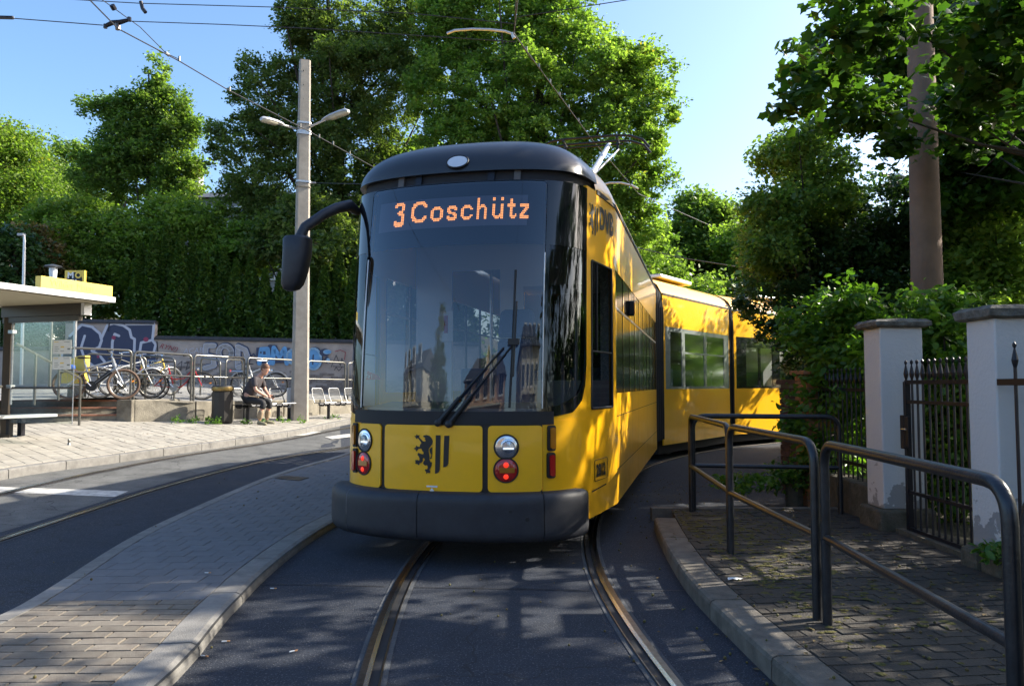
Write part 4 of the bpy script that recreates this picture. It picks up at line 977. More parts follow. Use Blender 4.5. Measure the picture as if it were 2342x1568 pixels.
for x in (-.42, .42): hd.tube([(pl.x + x, pl.y - .16, hz - .02), (pl.x + x, pl.y + .16, hz - .02)], .022, 6).tube([(pl.x + x, pl.y, hz - .02), (pl.x + x, pl.y, hz - .2)], .02, 6)
hd.build("contact_head", M['iron'], pan, smooth=True)

# ---- trailing cars
def module(n0, n1, length_extra=0.0, tint=None, wins=(), bandmat=None, dark_front=False):
    a = TI @ Vector((n0[0], n0[1], 0)); b_ = TI @ Vector((n1[0], n1[1], 0)); a.z = b_.z = 0
    d = (b_ - a).normalized(); L_ = (b_ - a).length; nrm = Vector((d.y, -d.x, 0))       # outward (right side)
    Wd = 2.46
    def sf(t, z, off=0.0): return a + d * t + nrm * off + Vector((0, 0, z))
    def sl_(t, z, off=0.0): return a + d * t - nrm * (Wd + off) + Vector((0, 0, z))
    tb = [k * .6 for k in range(1, 20)]; zb = [k * .5 for k in range(1, 7)]
    hole = [(.12, win_z0), (L_ - .03, win_z0), (L_ - .03, win_z1), (.12, win_z1)]
    for f_, s in ((sf, 1), (sl_, -1)):
        skin("car_side", [(0, bot), (L_, bot), (L_, YT), (0, YT)], M['yellow'], 0, .03, holes=[hole], sf=f_, tb=tb, zb=zb, smooth=False)
        bd = [rrect(x0, x1, z0, z1, .02) for x0, x1, z0, z1 in wins]
        fr_ = skin("window_band", hole, bandmat, -0.003, .02, holes=bd, sf=f_, tb=tb, zb=zb, smooth=False)
        for x0, x1, z0, z1 in wins:
            w = skin("window_pane", [(x0, z0), (x1, z0), (x1, z1), (x0, z1)], M['side_glass'], -0.012, sf=f_, tb=tb, zb=zb, smooth=False, parent=fr_)
        skin("gutter", [(0, 3.19), (L_, 3.19), (L_, 3.225), (0, 3.225)], M['rubber'], .008, .01, sf=f_, tb=tb, zb=zb, smooth=False)
    b = MB(); vs = []; prof = []
    for k in range(25):
        x = -1 + 2 * k / 24; prof.append((x * Wd / 2, 3.2 + .46 * max(0, 1 - abs(x) ** 3.0) ** .62))
    for t in (0, L_):
        for x, z in prof: q = a + d * t - nrm * (Wd / 2) + nrm * x; vs.append((q.x, q.y, z))
    n = len(prof); b.add(vs, [(k, k + 1, n + k + 1, n + k) for k in range(n - 1)]); b.build("car_roof", M['yellow'], tram, smooth=True)
    c = a + d * (L_ * .5) - nrm * (Wd / 2); R = Matrix((( nrm.x, d.x, 0), (nrm.y, d.y, 0), (0, 0, 1)))
    MB().box((c.x, c.y, .275), (Wd - .25, L_ - .05, .31), M=R).build("floor_shade_block", M['dark'], tram)  # dark floor box deepened to stand in for the shadow under the car
    MB().box(tuple(c - nrm * .75 + Vector((0, 0, 1.8))), (.03, L_ - .1, 2.6), M=R).build("light_catch_panel", M['inner'], tram)  # pale panel added inside to catch light behind the window panes
    for q in (-.3, .0, .3): ps = MB().box(tuple(c + nrm * .55 + d * L_ * q + Vector((0, 0, 1.0))), (.9, .42, .1), M=R).build("passenger_seat", M['seat_blue'], tram); MB().box(tuple(c + nrm * .55 + d * (L_ * q + .2) + Vector((0, 0, 1.4))), (.9, .08, .75), M=R).build("backrest", M['seat_blue'], ps)
    MB().box(tuple(c + nrm * .25 + Vector((0, 0, 3.72))), (1.0, L_ * .45, .08), M=R).build("roof_box", M['alu'], tram, bevel=.02)
    MB().box(tuple(c + d * (L_ * .5 - .02) + Vector((0, 0, 1.8))), (Wd - .1, .04, 2.8), M=R).build("end_wall", M['dark'], tram)
    for q in (.35, .65):
        for x in (-.72, .72): MB().tube([c + d * L_ * (q - .5) + nrm * (x - .05) + Vector((0, 0, .29)), c + d * L_ * (q - .5) + nrm * (x + .05) + Vector((0, 0, .29))], .29, 20).build("wheel", M['dark'], tram, smooth=True)
    return a, d, nrm, L_
M['band_grey'] = mat("pale_window_band", (0.24, 0.27, 0.26), 0.25, coat=0.6); M['band_dark'] = mat("dark_window_band", (0.012, 0.014, 0.018), 0.12, coat=1.0)
m2a, m2d, m2n, m2L = module((2.90, 14.75), (5.02, 17.72), wins=((.36, .92, 1.42, 2.5), (1.08, 2.12, 1.42, 2.08), (1.08, 2.12, 2.12, 2.5), (2.26, 3.30, 1.42, 2.08), (2.26, 3.30, 2.12, 2.5)), bandmat=M['band_grey'])
m3a, m3d, m3n, m3L = module((5.17, 17.92), (10.6, 22.75), wins=((.55, 1.1, 1.42, 2.35), (1.2, 1.75, 1.42, 2.35), (2.1, 3.3, 1.42, 2.35), (3.6, 4.8, 1.42, 2.35), (5.1, 6.3, 1.42, 2.35)), bandmat=M['band_dark'])
# bellows
def bellows(pa, da, pb, db, n=5):
    for k in range(n):
        f = (k + .5) / n; c = pa.lerp(pb, f); d = (da * (1 - f) + db * f).normalized(); nr = Vector((d.y, -d.x, 0))
        lp = [(0 - .05 * (k % 2), .42), (0 - .05 * (k % 2), 2.9), (-.05, 3.2), (-.25, 3.45), (-.7, 3.56), (-1.76, 3.56), (-2.2, 3.45), (-2.41, 3.2), (-2.46, 2.9), (-2.46, .42)]
        b = MB(); b.tube([Vector((c.x, c.y, 0)) + nr * (x - .02) + Vector((0, 0, z)) for x, z in lp], .05, 6); b.build("bellows_fold", M['rubber'], tram, smooth=True)
e1_ = Vector((1.23, 8.27, 0))
bellows(e1_, Vector((0, 1, 0)), Vector((m2a.x, m2a.y, 0)), m2d, 7)
e2_ = m2a + m2d * m2L; bellows(Vector((e2_.x, e2_.y, 0)), m2d, Vector((m3a.x, m3a.y, 0)), m3d, 3)
# ================================================================== TREES AND PLANTS
LEAF_Q = np.array([(-0.5, 0, 0), (0.0, -0.32, 0.06), (0.5, 0, -0.04), (0.0, 0.32, 0.06)])
LEAF_Q_F = [(0, 1, 2), (0, 2, 3)]
_m = []
for k, r in enumerate((.50, .34, .44, .30, .50, .33, .42, .28, .45, .34)):
    a = 2 * PI * k / 10; _m.append((r * math.cos(a) * 1.05, r * math.sin(a), -0.12 * r))
LEAF_M = np.array([(0, 0, 0.03)] + _m); LEAF_M_F = [(0, 1 + k, 1 + (k + 1) % 10) for k in range(10)]
LEAF_O = np.array([(-0.5, 0, 0), (-0.2, -0.26, .05), (0.22, -0.24, .03), (0.55, 0, -.08), (0.22, 0.24, .03), (-0.2, 0.26, .05)])
LEAF_O_F = [(0, 1, 2), (0, 2, 3), (0, 3, 4), (0, 4, 5)]
def leaves(name, centers, size, m, parent, origin, shape=LEAF_Q, faces=LEAF_Q_F, tone=None, droop=0.35, outd=None, kind=None):
    n = len(centers); rng = RNG
    # random frames: x along the leaf, z = leaf normal biased upward
    nz_ = rng.normal(size=(n, 3)); nz_[:, 2] = np.abs(nz_[:, 2]) + 0.55
    nz_ /= np.linalg.norm(nz_, axis=1)[:, None]
    x = rng.normal(size=(n, 3)); x[:, 2] -= droop
    if outd is not None: x += outd * 0.8
    x -= nz_ * np.sum(x * nz_, axis=1)[:, None]; x /= np.linalg.norm(x, axis=1)[:, None] + 1e-9
    y = np.cross(nz_, x); s = size * rng.uniform(0.5, 1.5, n)
    k = len(shape)
    V = (centers[:, None, :] + s[:, None, None] * (shape[None, :, 0:1] * x[:, None, :] + shape[None, :, 1:2] * y[:, None, :] + shape[None, :, 2:3] * nz_[:, None, :])).reshape(-1, 3) - np.array(origin)
    fa = np.array(faces, dtype=np.int32); F = (np.arange(n, dtype=np.int32)[:, None, None] * k + fa[None]).reshape(-1)
    nf = n * len(faces); fl = fa.shape[1]
    me = bpy.data.meshes.new(name); me.vertices.add(n * k); me.vertices.foreach_set("co", V.astype(np.float32).ravel())
    me.loops.add(nf * fl); me.loops.foreach_set("vertex_index", F); me.polygons.add(nf)
    me.polygons.foreach_set("loop_start", np.arange(0, nf * fl, fl, dtype=np.int32)); me.update(calc_edges=True)
    tn = tone if tone is not None else rng.uniform(0, 1, n)
    at = me.attributes.new("tone", 'FLOAT', 'FACE'); at.data.foreach_set("value", np.repeat(tn, len(faces)).astype(np.float32))
    me.materials.append(m); o = bpy.data.objects.new(name, me); COL.objects.link(o); o.parent = parent
    if kind: o["kind"] = kind
    return o
NLEAF = [0]
def blob(u, v, ru, rv, Y, ry=None):
    c = P(u, v, Y); k = Y / FPX
    return (c.x, c.y, c.z, ru * k, (ry if ry else min(ru, rv) * k * 0.9), rv * k)
def crown(parent, blobs, n, size, m, cl=None, per=60, spread=0.45, origin=None, name="crown", shape=LEAF_Q, faces=LEAF_Q_F, warm=0.0, inner=0.25, kind=None, flatten=0.6):
    """leaf clusters ('sprays') over the outside of several lumpy lobes"""
    vol = np.array([(b[3] * b[4] + b[3] * b[5] + b[4] * b[5]) for b in blobs]); share = vol / vol.sum()
    pts = []; tones = []; outs = []; tips = []
    for b, sh in zip(blobs, share):
        nb = max(1, int(n * sh)); nc = max(3, nb // per)
        d = RNG.normal(size=(nc, 3)); d /= np.linalg.norm(d, axis=1)[:, None]
        # lumpy radius so that the outline is uneven
        ph = RNG.uniform(0, 6.28, 6); lump = 1 + 0.13 * np.sin(3 * d[:, 0] * 2 + ph[0]) * np.cos(4 * d[:, 2] + ph[1]) + 0.10 * np.sin(7 * d[:, 1] + ph[2]) + RNG.normal(size=nc) * 0.07
        r = np.where(RNG.uniform(size=nc) < inner, RNG.uniform(0.25, 0.8, nc), RNG.uniform(0.82, 1.04, nc)) * lump
        c = np.array(b[:3]) + d * r[:, None] * np.array(b[3:6])
        tips += [tuple(q) for q in c[r > 0.85][:40]]
        cs = spread * RNG.uniform(0.55, 1.35, nc)
        ct = RNG.uniform(0, 1, nc)
        idx = RNG.integers(0, nc, nb)
        g = np.clip(RNG.normal(size=(nb, 3)), -1.7, 1.7) * 0.5; g[:, 2] *= flatten; g += d[idx] * RNG.uniform(-0.4, 0.9, nb)[:, None] * 0.6
        pts.append(c[idx] + g * cs[idx][:, None]); outs.append(d[idx])
        tones.append(np.clip(ct[idx] * 0.6 + RNG.uniform(0, 1, nb) * 0.45 - 0.03, 0, 1))
    pts = np.vstack(pts); NLEAF[0] += len(pts) * len(faces)
    o = leaves(name, pts, size, m, parent, origin or parent.location, shape, faces, np.concatenate(tones), outd=np.vstack(outs), kind=kind)
    return o, tips
def ragged(blobs, k=5):
    out = list(blobs)
    for b in blobs:
        if b[3] < 0.9: continue
        for _ in range(k):
            a, e = random.uniform(0, 2 * PI), random.uniform(-.45, 1.2); r = random.uniform(.20, .38) * min(b[3], b[5], b[4] * 1.3); d = random.uniform(.80, .97)
            out.append((b[0] + math.cos(a) * math.cos(e) * b[3] * d, b[1] + math.sin(a) * math.cos(e) * b[4] * d, b[2] + math.sin(e) * b[5] * d, r * random.uniform(.8, 1.4), r, r * random.uniform(.6, 1.0)))
    return out
def tree(name, label, base, blobs, n, size, m, trunk_r=0.2, group=None, cat="tree", spread=0.5, per=60, limbs=14, top=None, shape=LEAF_Q, faces=LEAF_Q_F, warm=0, inner=0.25, lean=(0, 0), flatten=0.6):
    t = thing(name, label, cat, tuple(base), 0, group); blobs = ragged(blobs)
    cr, tips = crown(t, blobs, n, size, m, per=per, spread=spread, shape=shape, faces=faces, inner=inner, flatten=flatten)
    b = MB(); b0 = Vector(base)
    ztop = top if top else max(q[2] + q[5] * .4 for q in blobs); cx = sum(q[0] for q in blobs) / len(blobs); cy = sum(q[1] for q in blobs) / len(blobs)
    tp = Vector((cx, cy, ztop)); path = [b0 - Vector((0, 0, .2))]
    for k in range(1, 7):
        f = k / 6; path.append(b0.lerp(tp, f) + Vector((random.uniform(-1, 1), random.uniform(-1, 1), 0)) * trunk_r * 0.9)
    b.tube(path, [trunk_r * (1.25 if k == 0 else 1 - .85 * k / 6) for k in range(7)], 10)
    b.build("trunk", M['wood'], t, smooth=True, world=True)
    for k in range(min(limbs, len(tips))):
        e = Vector(tips[int(k * len(tips) / max(1, limbs))]); f = random.uniform(.3, .85); a = path[0].lerp(path[-1], f)
        a = path[min(6, max(1, int(f * 6)))]
        m1 = a.lerp(e, .45) + Vector((0, 0, -.05 * (e - a).length)); r0 = trunk_r * (1 - f) * .5 + .012
        MB().tube([a, m1, e], [r0, r0 * .6, r0 * .15], 6).build("limb", M['wood'], t, smooth=True, world=True)
    return t
lm = {}
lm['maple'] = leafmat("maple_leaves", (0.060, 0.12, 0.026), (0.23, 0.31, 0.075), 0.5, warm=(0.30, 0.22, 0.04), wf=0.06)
lm['dark'] = leafmat("dark_leaves", (0.050, 0.088, 0.028), (0.16, 0.20, 0.065), 0.45, warm=(0.11, 0.08, 0.02), wf=0.05)
lm['mid'] = leafmat("mid_leaves", (0.055, 0.105, 0.028), (0.19, 0.26, 0.065), 0.47, warm=(0.17, 0.13, 0.03), wf=0.07)
lm['yellowish'] = leafmat("yellowish_leaves", (0.065, 0.12, 0.025), (0.20, 0.27, 0.055), 0.45, warm=(0.24, 0.17, 0.04), wf=0.1)
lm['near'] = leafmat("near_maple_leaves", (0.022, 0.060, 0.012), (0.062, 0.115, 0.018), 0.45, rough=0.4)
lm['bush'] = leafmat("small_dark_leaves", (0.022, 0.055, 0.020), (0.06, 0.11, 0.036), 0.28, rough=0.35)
lm['vine'] = leafmat("vine_leaves", (0.045, 0.11, 0.018), (0.13, 0.23, 0.034), 0.4, rough=0.4)
lm['thuja'] = leafmat("thuja_sprays", (0.032, 0.078, 0.018), (0.10, 0.155, 0.03), 0.35)
lm['rusty'] = leafmat("rusty_leaves", (0.07, 0.075, 0.025), (0.18, 0.12, 0.05), 0.35)
def hz(u, Y): return P(u, 880, Y).x
def hb(u, Y): x = P(u, 880, Y).x; return Vector((x, Y, hill_z(x, Y) if Y > 26.45 else 0.0))
TQ = 1.5
tree("broadleaf_tree", "rounded yellow-green tree cut by the left edge of the picture", hb(30, 37), [blob(25, 390, 100, 85, 37), blob(75, 460, 75, 60, 36), blob(-30, 490, 110, 80, 36), blob(15, 335, 75, 48, 37)], int(26000 * TQ), .15, lm['yellowish'], .28, spread=.7)
tree("broadleaf_tree", "slender pointed tree with ragged top standing alone against the left sky", hb(330, 33), [blob(362, 180, 24, 44, 33), blob(335, 235, 52, 36, 33), blob(392, 240, 40, 34, 33), blob(300, 290, 62, 38, 33), blob(365, 310, 72, 48, 33), blob(235, 238, 42, 20, 33), blob(205, 252, 18, 12, 33), blob(270, 245, 26, 22, 33), blob(415, 285, 36, 20, 33), blob(300, 360, 85, 55, 33), blob(395, 380, 62, 45, 33), blob(440, 296, 22, 22, 33), blob(255, 410, 85, 60, 33.5), blob(400, 430, 50, 45, 33)], int(40000 * TQ), .14, lm['mid'], .2, spread=.38, per=60)
tree("broadleaf_tree", "hazy distant tree peeping out between the left-edge tree and the pointed tree", hb(170, 52), [blob(165, 375, 50, 50, 52), blob(190, 440, 60, 50, 52), blob(120, 460, 60, 60, 52)], int(9000 * TQ), .24, lm['mid'], .2, spread=.8)
tree("tall_tree", "huge dark feathery tree rising out of frame behind the lamp pole", hb(800, 32), [blob(790, 60, 130, 110, 32), blob(860, 210, 120, 110, 31), blob(740, 190, 90, 75, 31), blob(600, 205, 62, 75, 31), blob(560, 330, 80, 70, 31), blob(690, 330, 95, 75, 31), blob(820, 360, 100, 80, 31), blob(690, 40, 55, 60, 31), blob(640, 440, 110, 75, 31), blob(960, 90, 90, 110, 32), blob(560, 470, 60, 55, 31), blob(770, 480, 90, 60, 31)], int(95000 * TQ), .13, lm['dark'], .45, spread=.36, per=80, limbs=26, inner=.2)
tree("maple_tree", "huge sunlit bright green maple behind the tram roof and pantograph", hb(1200, 30), [blob(1130, 50, 130, 110, 30), blob(1280, 90, 120, 90, 29.5), blob(1180, 220, 150, 110, 29), blob(1360, 190, 110, 90, 29), blob(1470, 160, 60, 55, 29), blob(1400, 320, 110, 90, 29), blob(1500, 250, 50, 60, 29), blob(1010, 200, 70, 110, 29.5), blob(1060, 330, 110, 60, 29), blob(1440, 420, 70, 60, 29), blob(1250, -40, 120, 60, 30), blob(1420, 510, 70, 70, 29), blob(1030, 60, 70, 90, 30), blob(1220, 330, 100, 90, 28.5), blob(1490, 540, 40, 70, 29), blob(1520, 395, 25, 25, 29)], int(120000 * TQ), .135, lm['maple'], .42, spread=.34, per=75, limbs=26, inner=.2)
tree("broadleaf_tree", "farther sunlit tree behind the yellow middle car of the tram", hb(1600, 43), [blob(1600, 520, 65, 65, 43), blob(1560, 590, 80, 70, 43), blob(1650, 600, 70, 60, 43), blob(1590, 480, 40, 35, 43)], int(22000 * TQ), .22, lm['mid'], .25, spread=.7)
tree("broadleaf_tree", "farther lime green tree seen just left of the big dark bush", hb(1700, 40), [blob(1700, 570, 60, 60, 40), blob(1740, 650, 70, 70, 40), blob(1480, 610, 70, 60, 41), blob(1720, 700, 90, 60, 40)], int(20000 * TQ), .22, lm['maple'], .25, spread=.7)
tree("broadleaf_tree", "tree with yellowing seed clusters filling the space left of the thuja hedge", hb(200, 31), [blob(180, 520, 95, 55, 31), blob(150, 610, 90, 80, 30.5), blob(290, 550, 90, 65, 30.5), blob(400, 500, 80, 45, 31), blob(440, 540, 90, 60, 30.5), blob(330, 610, 90, 80, 30.3), blob(230, 660, 80, 70, 30.2), blob(110, 520, 50, 50, 31)], int(50000 * TQ), .15, lm['yellowish'], .22, spread=.5)
tree("bright_shrub", "bright lime shrub glowing in the sun above the thuja hedge", hb(545, 30.5), [blob(545, 580, 65, 60, 30.5), blob(585, 540, 40, 45, 30.5), blob(500, 620, 40, 50, 30.5)], int(12000 * TQ), .16, lm['maple'], .1, cat="shrub", spread=.4)
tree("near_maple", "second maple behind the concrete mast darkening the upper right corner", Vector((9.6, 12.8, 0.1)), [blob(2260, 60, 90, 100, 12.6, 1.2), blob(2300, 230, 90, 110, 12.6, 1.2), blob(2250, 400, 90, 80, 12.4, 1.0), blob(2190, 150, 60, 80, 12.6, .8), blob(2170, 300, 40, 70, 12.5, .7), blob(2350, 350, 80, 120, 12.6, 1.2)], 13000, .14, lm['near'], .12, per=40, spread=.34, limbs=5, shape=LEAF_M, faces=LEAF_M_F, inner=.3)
tree("dark_tree", "dark shaded tree left of the shelter roof behind the small street lamp", hb(20, 27.5), [blob(-20, 600, 100, 80, 27.5), blob(20, 700, 90, 60, 27.5), blob(-60, 760, 120, 70, 27.3), blob(40, 780, 40, 40, 27), blob(125, 735, 60, 65, 27.3), blob(170, 700, 50, 50, 27.6)], int(22000 * TQ), .16, lm['bush'], .2, spread=.4)
tree("rusty_shrub", "rust-tinged shrub standing between the small street lamp and mushroom lamp", hb(75, 28.5), [blob(72, 560, 40, 50, 28.5), blob(95, 610, 35, 45, 28.5)], int(6000 * TQ), .15, lm['rusty'], .08, cat="shrub", spread=.35)
tree("tall_tree", "dark leafy tree filling the gap beneath the feathery tree behind the mirror", hb(690, 29.5), [blob(640, 560, 60, 70, 29.5), blob(740, 590, 90, 80, 29.5), blob(700, 500, 70, 50, 29.5), blob(800, 620, 50, 90, 29.5)], int(20000 * TQ), .17, lm['dark'], .2, spread=.45)
tree("tall_tree", "leafy tree standing low behind the tram cab and maple trunk", hb(1480, 33), [blob(950, 420, 150, 90, 33), blob(1150, 480, 200, 110, 33), blob(1350, 560, 150, 100, 33), blob(1520, 660, 120, 60, 32)], int(30000 * TQ), .2, lm['mid'], .3, spread=.6)
tree("roadside_bush", "wide leafy bush behind the tram where the wall ends, hidden by the cab", Vector((2.0, 29.5, 0.3)), [(-0.5, 29, 1.8, 2, 1.4, 2.0), (2.4, 29.5, 2.0, 2.2, 1.4, 2.2), (5.4, 30, 2.2, 2.2, 1.5, 2.4), (8.4, 30.5, 2.2, 2.2, 1.5, 2.4)], 16000, .17, lm['mid'], .1, cat="bush", spread=.4, limbs=4)
# thuja hedge: one shrub after another on top of the graffiti wall
WALL_A, WALL_B = Vector((-14.8, 24.9, 0)), Vector((-3.2, 26.1, 0))
tops = [(322, 570), (352, 548), (382, 530), (412, 548), (442, 575), (470, 590), (512, 582), (540, 612), (574, 600), (606, 632), (640, 640), (672, 622), (708, 600), (742, 625), (776, 590), (812, 610), (850, 590), (885, 610), (920, 600), (955, 615), (990, 600), (1025, 610), (1060, 605)]
th_group = "thuja hedge above the graffiti wall"
places = ["nearest the wall's stepped end", "second from the left", "third from the left", "fourth from the left", "fifth from the left", "sixth from the left", "seventh from the left", "eighth from the left", "above the railing left of the seated man", "above the seated man", "just left of the lamp pole", "directly behind the lamp pole", "right of the lamp pole under the mirror", "between lamp pole and tram windscreen", "touching the tram's left edge", "mostly hidden by the tram cab", "hidden behind the tram cab except its tip"] + ["wholly hidden behind the tram"] * 6
for k, (u, v) in enumerate(tops):
    Y = 27.9 + random.uniform(-.2, .2); p = P(u, v, Y); base = Vector((p.x, Y, 1.9)); h = p.z - 1.2; w = 0.72
    t = thing("thuja_shrub", "dark conical thuja in the hedge, " + places[k], "thuja", tuple(base), 0, th_group)
    n = 5200; zf = RNG.uniform(0, 1, n) ** 1.0; rad = w * (1 - zf ** 1.25) ** .95 * (1 + .12 * np.sin(zf * 23 + k)) + .03
    a = RNG.uniform(0, 2 * PI, n); rr = rad * RNG.uniform(.75, 1.08, n) * (1 + .10 * np.sin(a * 5 + zf * 15))
    c = np.stack([base.x + rr * np.cos(a), base.y + rr * np.sin(a), base.z - .45 + zf * h], 1)
    leaves("foliage", c, .15, lm['thuja'], t, t.location, droop=-1.5, outd=np.stack([np.cos(a), np.sin(a), np.ones(n)], 1)); NLEAF[0] += n * 2
    MB().tube([(base.x, base.y, base.z - .6), (base.x, base.y, base.z + h * .7)], [.09, .03], 6).build("stem", M['wood'], t, world=True)
# ---- right-hand greenery
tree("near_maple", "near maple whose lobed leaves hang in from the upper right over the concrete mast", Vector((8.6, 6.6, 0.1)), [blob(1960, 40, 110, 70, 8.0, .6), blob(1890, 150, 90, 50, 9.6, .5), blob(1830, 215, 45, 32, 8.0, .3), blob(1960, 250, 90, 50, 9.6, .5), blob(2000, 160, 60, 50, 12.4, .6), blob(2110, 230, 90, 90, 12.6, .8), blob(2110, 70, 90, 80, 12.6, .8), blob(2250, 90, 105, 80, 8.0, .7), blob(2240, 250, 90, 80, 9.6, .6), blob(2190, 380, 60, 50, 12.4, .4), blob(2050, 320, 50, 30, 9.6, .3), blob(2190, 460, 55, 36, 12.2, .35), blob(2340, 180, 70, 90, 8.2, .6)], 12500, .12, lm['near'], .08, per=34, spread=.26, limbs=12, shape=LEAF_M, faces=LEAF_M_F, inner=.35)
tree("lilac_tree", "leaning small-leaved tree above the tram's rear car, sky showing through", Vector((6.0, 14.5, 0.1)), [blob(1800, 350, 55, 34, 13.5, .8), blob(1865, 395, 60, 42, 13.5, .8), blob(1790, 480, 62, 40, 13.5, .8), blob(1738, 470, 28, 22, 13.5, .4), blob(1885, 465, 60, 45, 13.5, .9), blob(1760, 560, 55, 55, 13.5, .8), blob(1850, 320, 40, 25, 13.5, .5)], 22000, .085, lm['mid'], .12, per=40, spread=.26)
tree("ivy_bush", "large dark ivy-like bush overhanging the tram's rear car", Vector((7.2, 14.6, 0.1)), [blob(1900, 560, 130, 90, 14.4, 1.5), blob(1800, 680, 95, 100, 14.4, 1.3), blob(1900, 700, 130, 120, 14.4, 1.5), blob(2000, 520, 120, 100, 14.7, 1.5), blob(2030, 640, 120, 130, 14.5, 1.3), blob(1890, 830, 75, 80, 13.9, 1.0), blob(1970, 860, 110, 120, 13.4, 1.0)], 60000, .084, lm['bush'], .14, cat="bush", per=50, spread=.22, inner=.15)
tree("broadleaf_tree", "sunlit glossy shrub tree behind the concrete mast at the right edge", Vector((9.2, 13.5, 0.1)), [blob(2200, 560, 80, 90, 13.5, 1.3), blob(2300, 600, 90, 100, 13.5, 1.3), blob(2240, 680, 110, 80, 13.3, 1.2), blob(2330, 450, 110, 100, 14, 1.4), blob(2220, 780, 120, 90, 12.6, 1.0), blob(2180, 470, 60, 60, 14, 1)], 34000, .10, lm['maple'], .15, per=40, spread=.28)
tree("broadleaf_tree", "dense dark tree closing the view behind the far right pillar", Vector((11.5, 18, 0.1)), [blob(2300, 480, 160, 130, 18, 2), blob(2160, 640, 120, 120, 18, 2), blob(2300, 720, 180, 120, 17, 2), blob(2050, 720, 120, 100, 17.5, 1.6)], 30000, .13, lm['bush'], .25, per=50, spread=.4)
tree("climbing_vine", "leafy climber smothering the iron fence left of the white pillar", Vector((3.9, 9.2, 0.1)), [blob(1870, 740, 60, 60, 9.6, .5), blob(1930, 760, 70, 80, 9.2, .5), blob(1920, 870, 60, 90, 9.0, .35), blob(1860, 960, 45, 70, 9.3, .3), blob(1890, 1050, 50, 60, 9.0, .3), blob(1960, 900, 40, 120, 8.6, .3), blob(1950, 700, 50, 40, 9.0, .4)], 9000, .085, lm['vine'], .03, cat="climber", per=24, spread=.2, limbs=10, shape=LEAF_O, faces=LEAF_O_F, inner=.3)
tree("climbing_vine", "leafy climber rising behind the gate between both white pillars", Vector((4.4, 7.6, 0.1)), [blob(2150, 760, 60, 70, 8.0, .4), blob(2160, 860, 70, 80, 7.9, .4), blob(2150, 980, 80, 90, 7.8, .4), blob(2180, 1090, 80, 90, 7.6, .4), blob(2130, 700, 50, 30, 8.2, .4)], 8000, .08, lm['vine'], .03, cat="climber", per=24, spread=.2, limbs=8, shape=LEAF_O, faces=LEAF_O_F, inner=.4)
for (u, v, ru, rv, Y, n, lab) in ((1700, 1105, 55, 14, 8.9, 500, "low nettles and ground ivy creeping onto the driveway edge"), (1790, 1090, 50, 26, 9.2, 700, "clump of weeds at the foot of the fence below the climber"), (2300, 1275, 22, 16, 5.3, 160, "small tuft of weeds at the foot of the right-hand pillar")):
    p = P(u, v + rv, Y); t = thing("weed_clump", lab, "weeds", (p.x, p.y, max(.02, p.z)))
    crown(t, [blob(u, v, ru, rv, Y, .25)], n, .055, lm['vine'], per=20, spread=.10, shape=LEAF_O, faces=LEAF_O_F, name="leaves")
mo = MB()
M['moss'] = mat("moss", (0.12, 0.10, 0.02), .95, col2=(0.06, 0.06, 0.012), vs=20, bump=.6, bs=80)
for k in range(1000):
    x, y = 1.62 + abs(random.gauss(0, .55)), random.choice((random.gauss(7.3, .7), random.gauss(5.4, .9), random.gauss(6.6, 1.2)))
    if y > FARY or x > 3.35 or x < interp(sorted([(p.y, p.x) for p in KR]), y) + .22: continue
    r = random.uniform(.008, .030); a0 = random.uniform(0, 6)
    ring = [(x + r * random.uniform(.6, 1.5) * math.cos(a0 + a * 1.05), y + r * random.uniform(.5, 1.2) * math.sin(a0 + a * 1.05), .1225) for a in range(6)]
    mo.add(ring + [(x, y, .122 + r * .28)], [(6, i, (i + 1) % 6) for i in range(6)])
tag(mo.build("moss", M['moss'], kind="stuff"), "yellowish moss creeping over the dark bricks round the railing posts", "moss")
tree("shade_bush", "dense evergreen bush added behind the concrete mast to shade the driveway, mostly out of sight", Vector((6.8, 12.2, 0.1)), [(5.3, 10.8, 1.0, .9, .9, 1.1), (6.6, 12.4, 1.3, 1.4, 1.3, 1.5), (7.8, 14.6, 1.6, 1.7, 1.5, 1.9), (9.2, 17, 1.8, 1.8, 1.8, 2)], 16000, .11, lm['bush'], .08, cat="bush", per=50, spread=.25, limbs=4)  # added bush mass, darkens the ground before the rear car
tree("shade_bush", "tall evergreen bush added right of the gate, out of frame, to shade the pavement", Vector((7.2, 5.2, 0.1)), [(7.0, 4.3, 1.8, 1.1, 1.9, 2.0), (7.3, 7.6, 2.0, 1.1, 1.6, 2.1), (6.9, 1.3, 1.8, 1.1, 1.8, 1.9)], 24000, .12, lm['bush'], .08, cat="bush", per=50, spread=.28, limbs=4)  # unseen bush added to keep sun off the right pavement
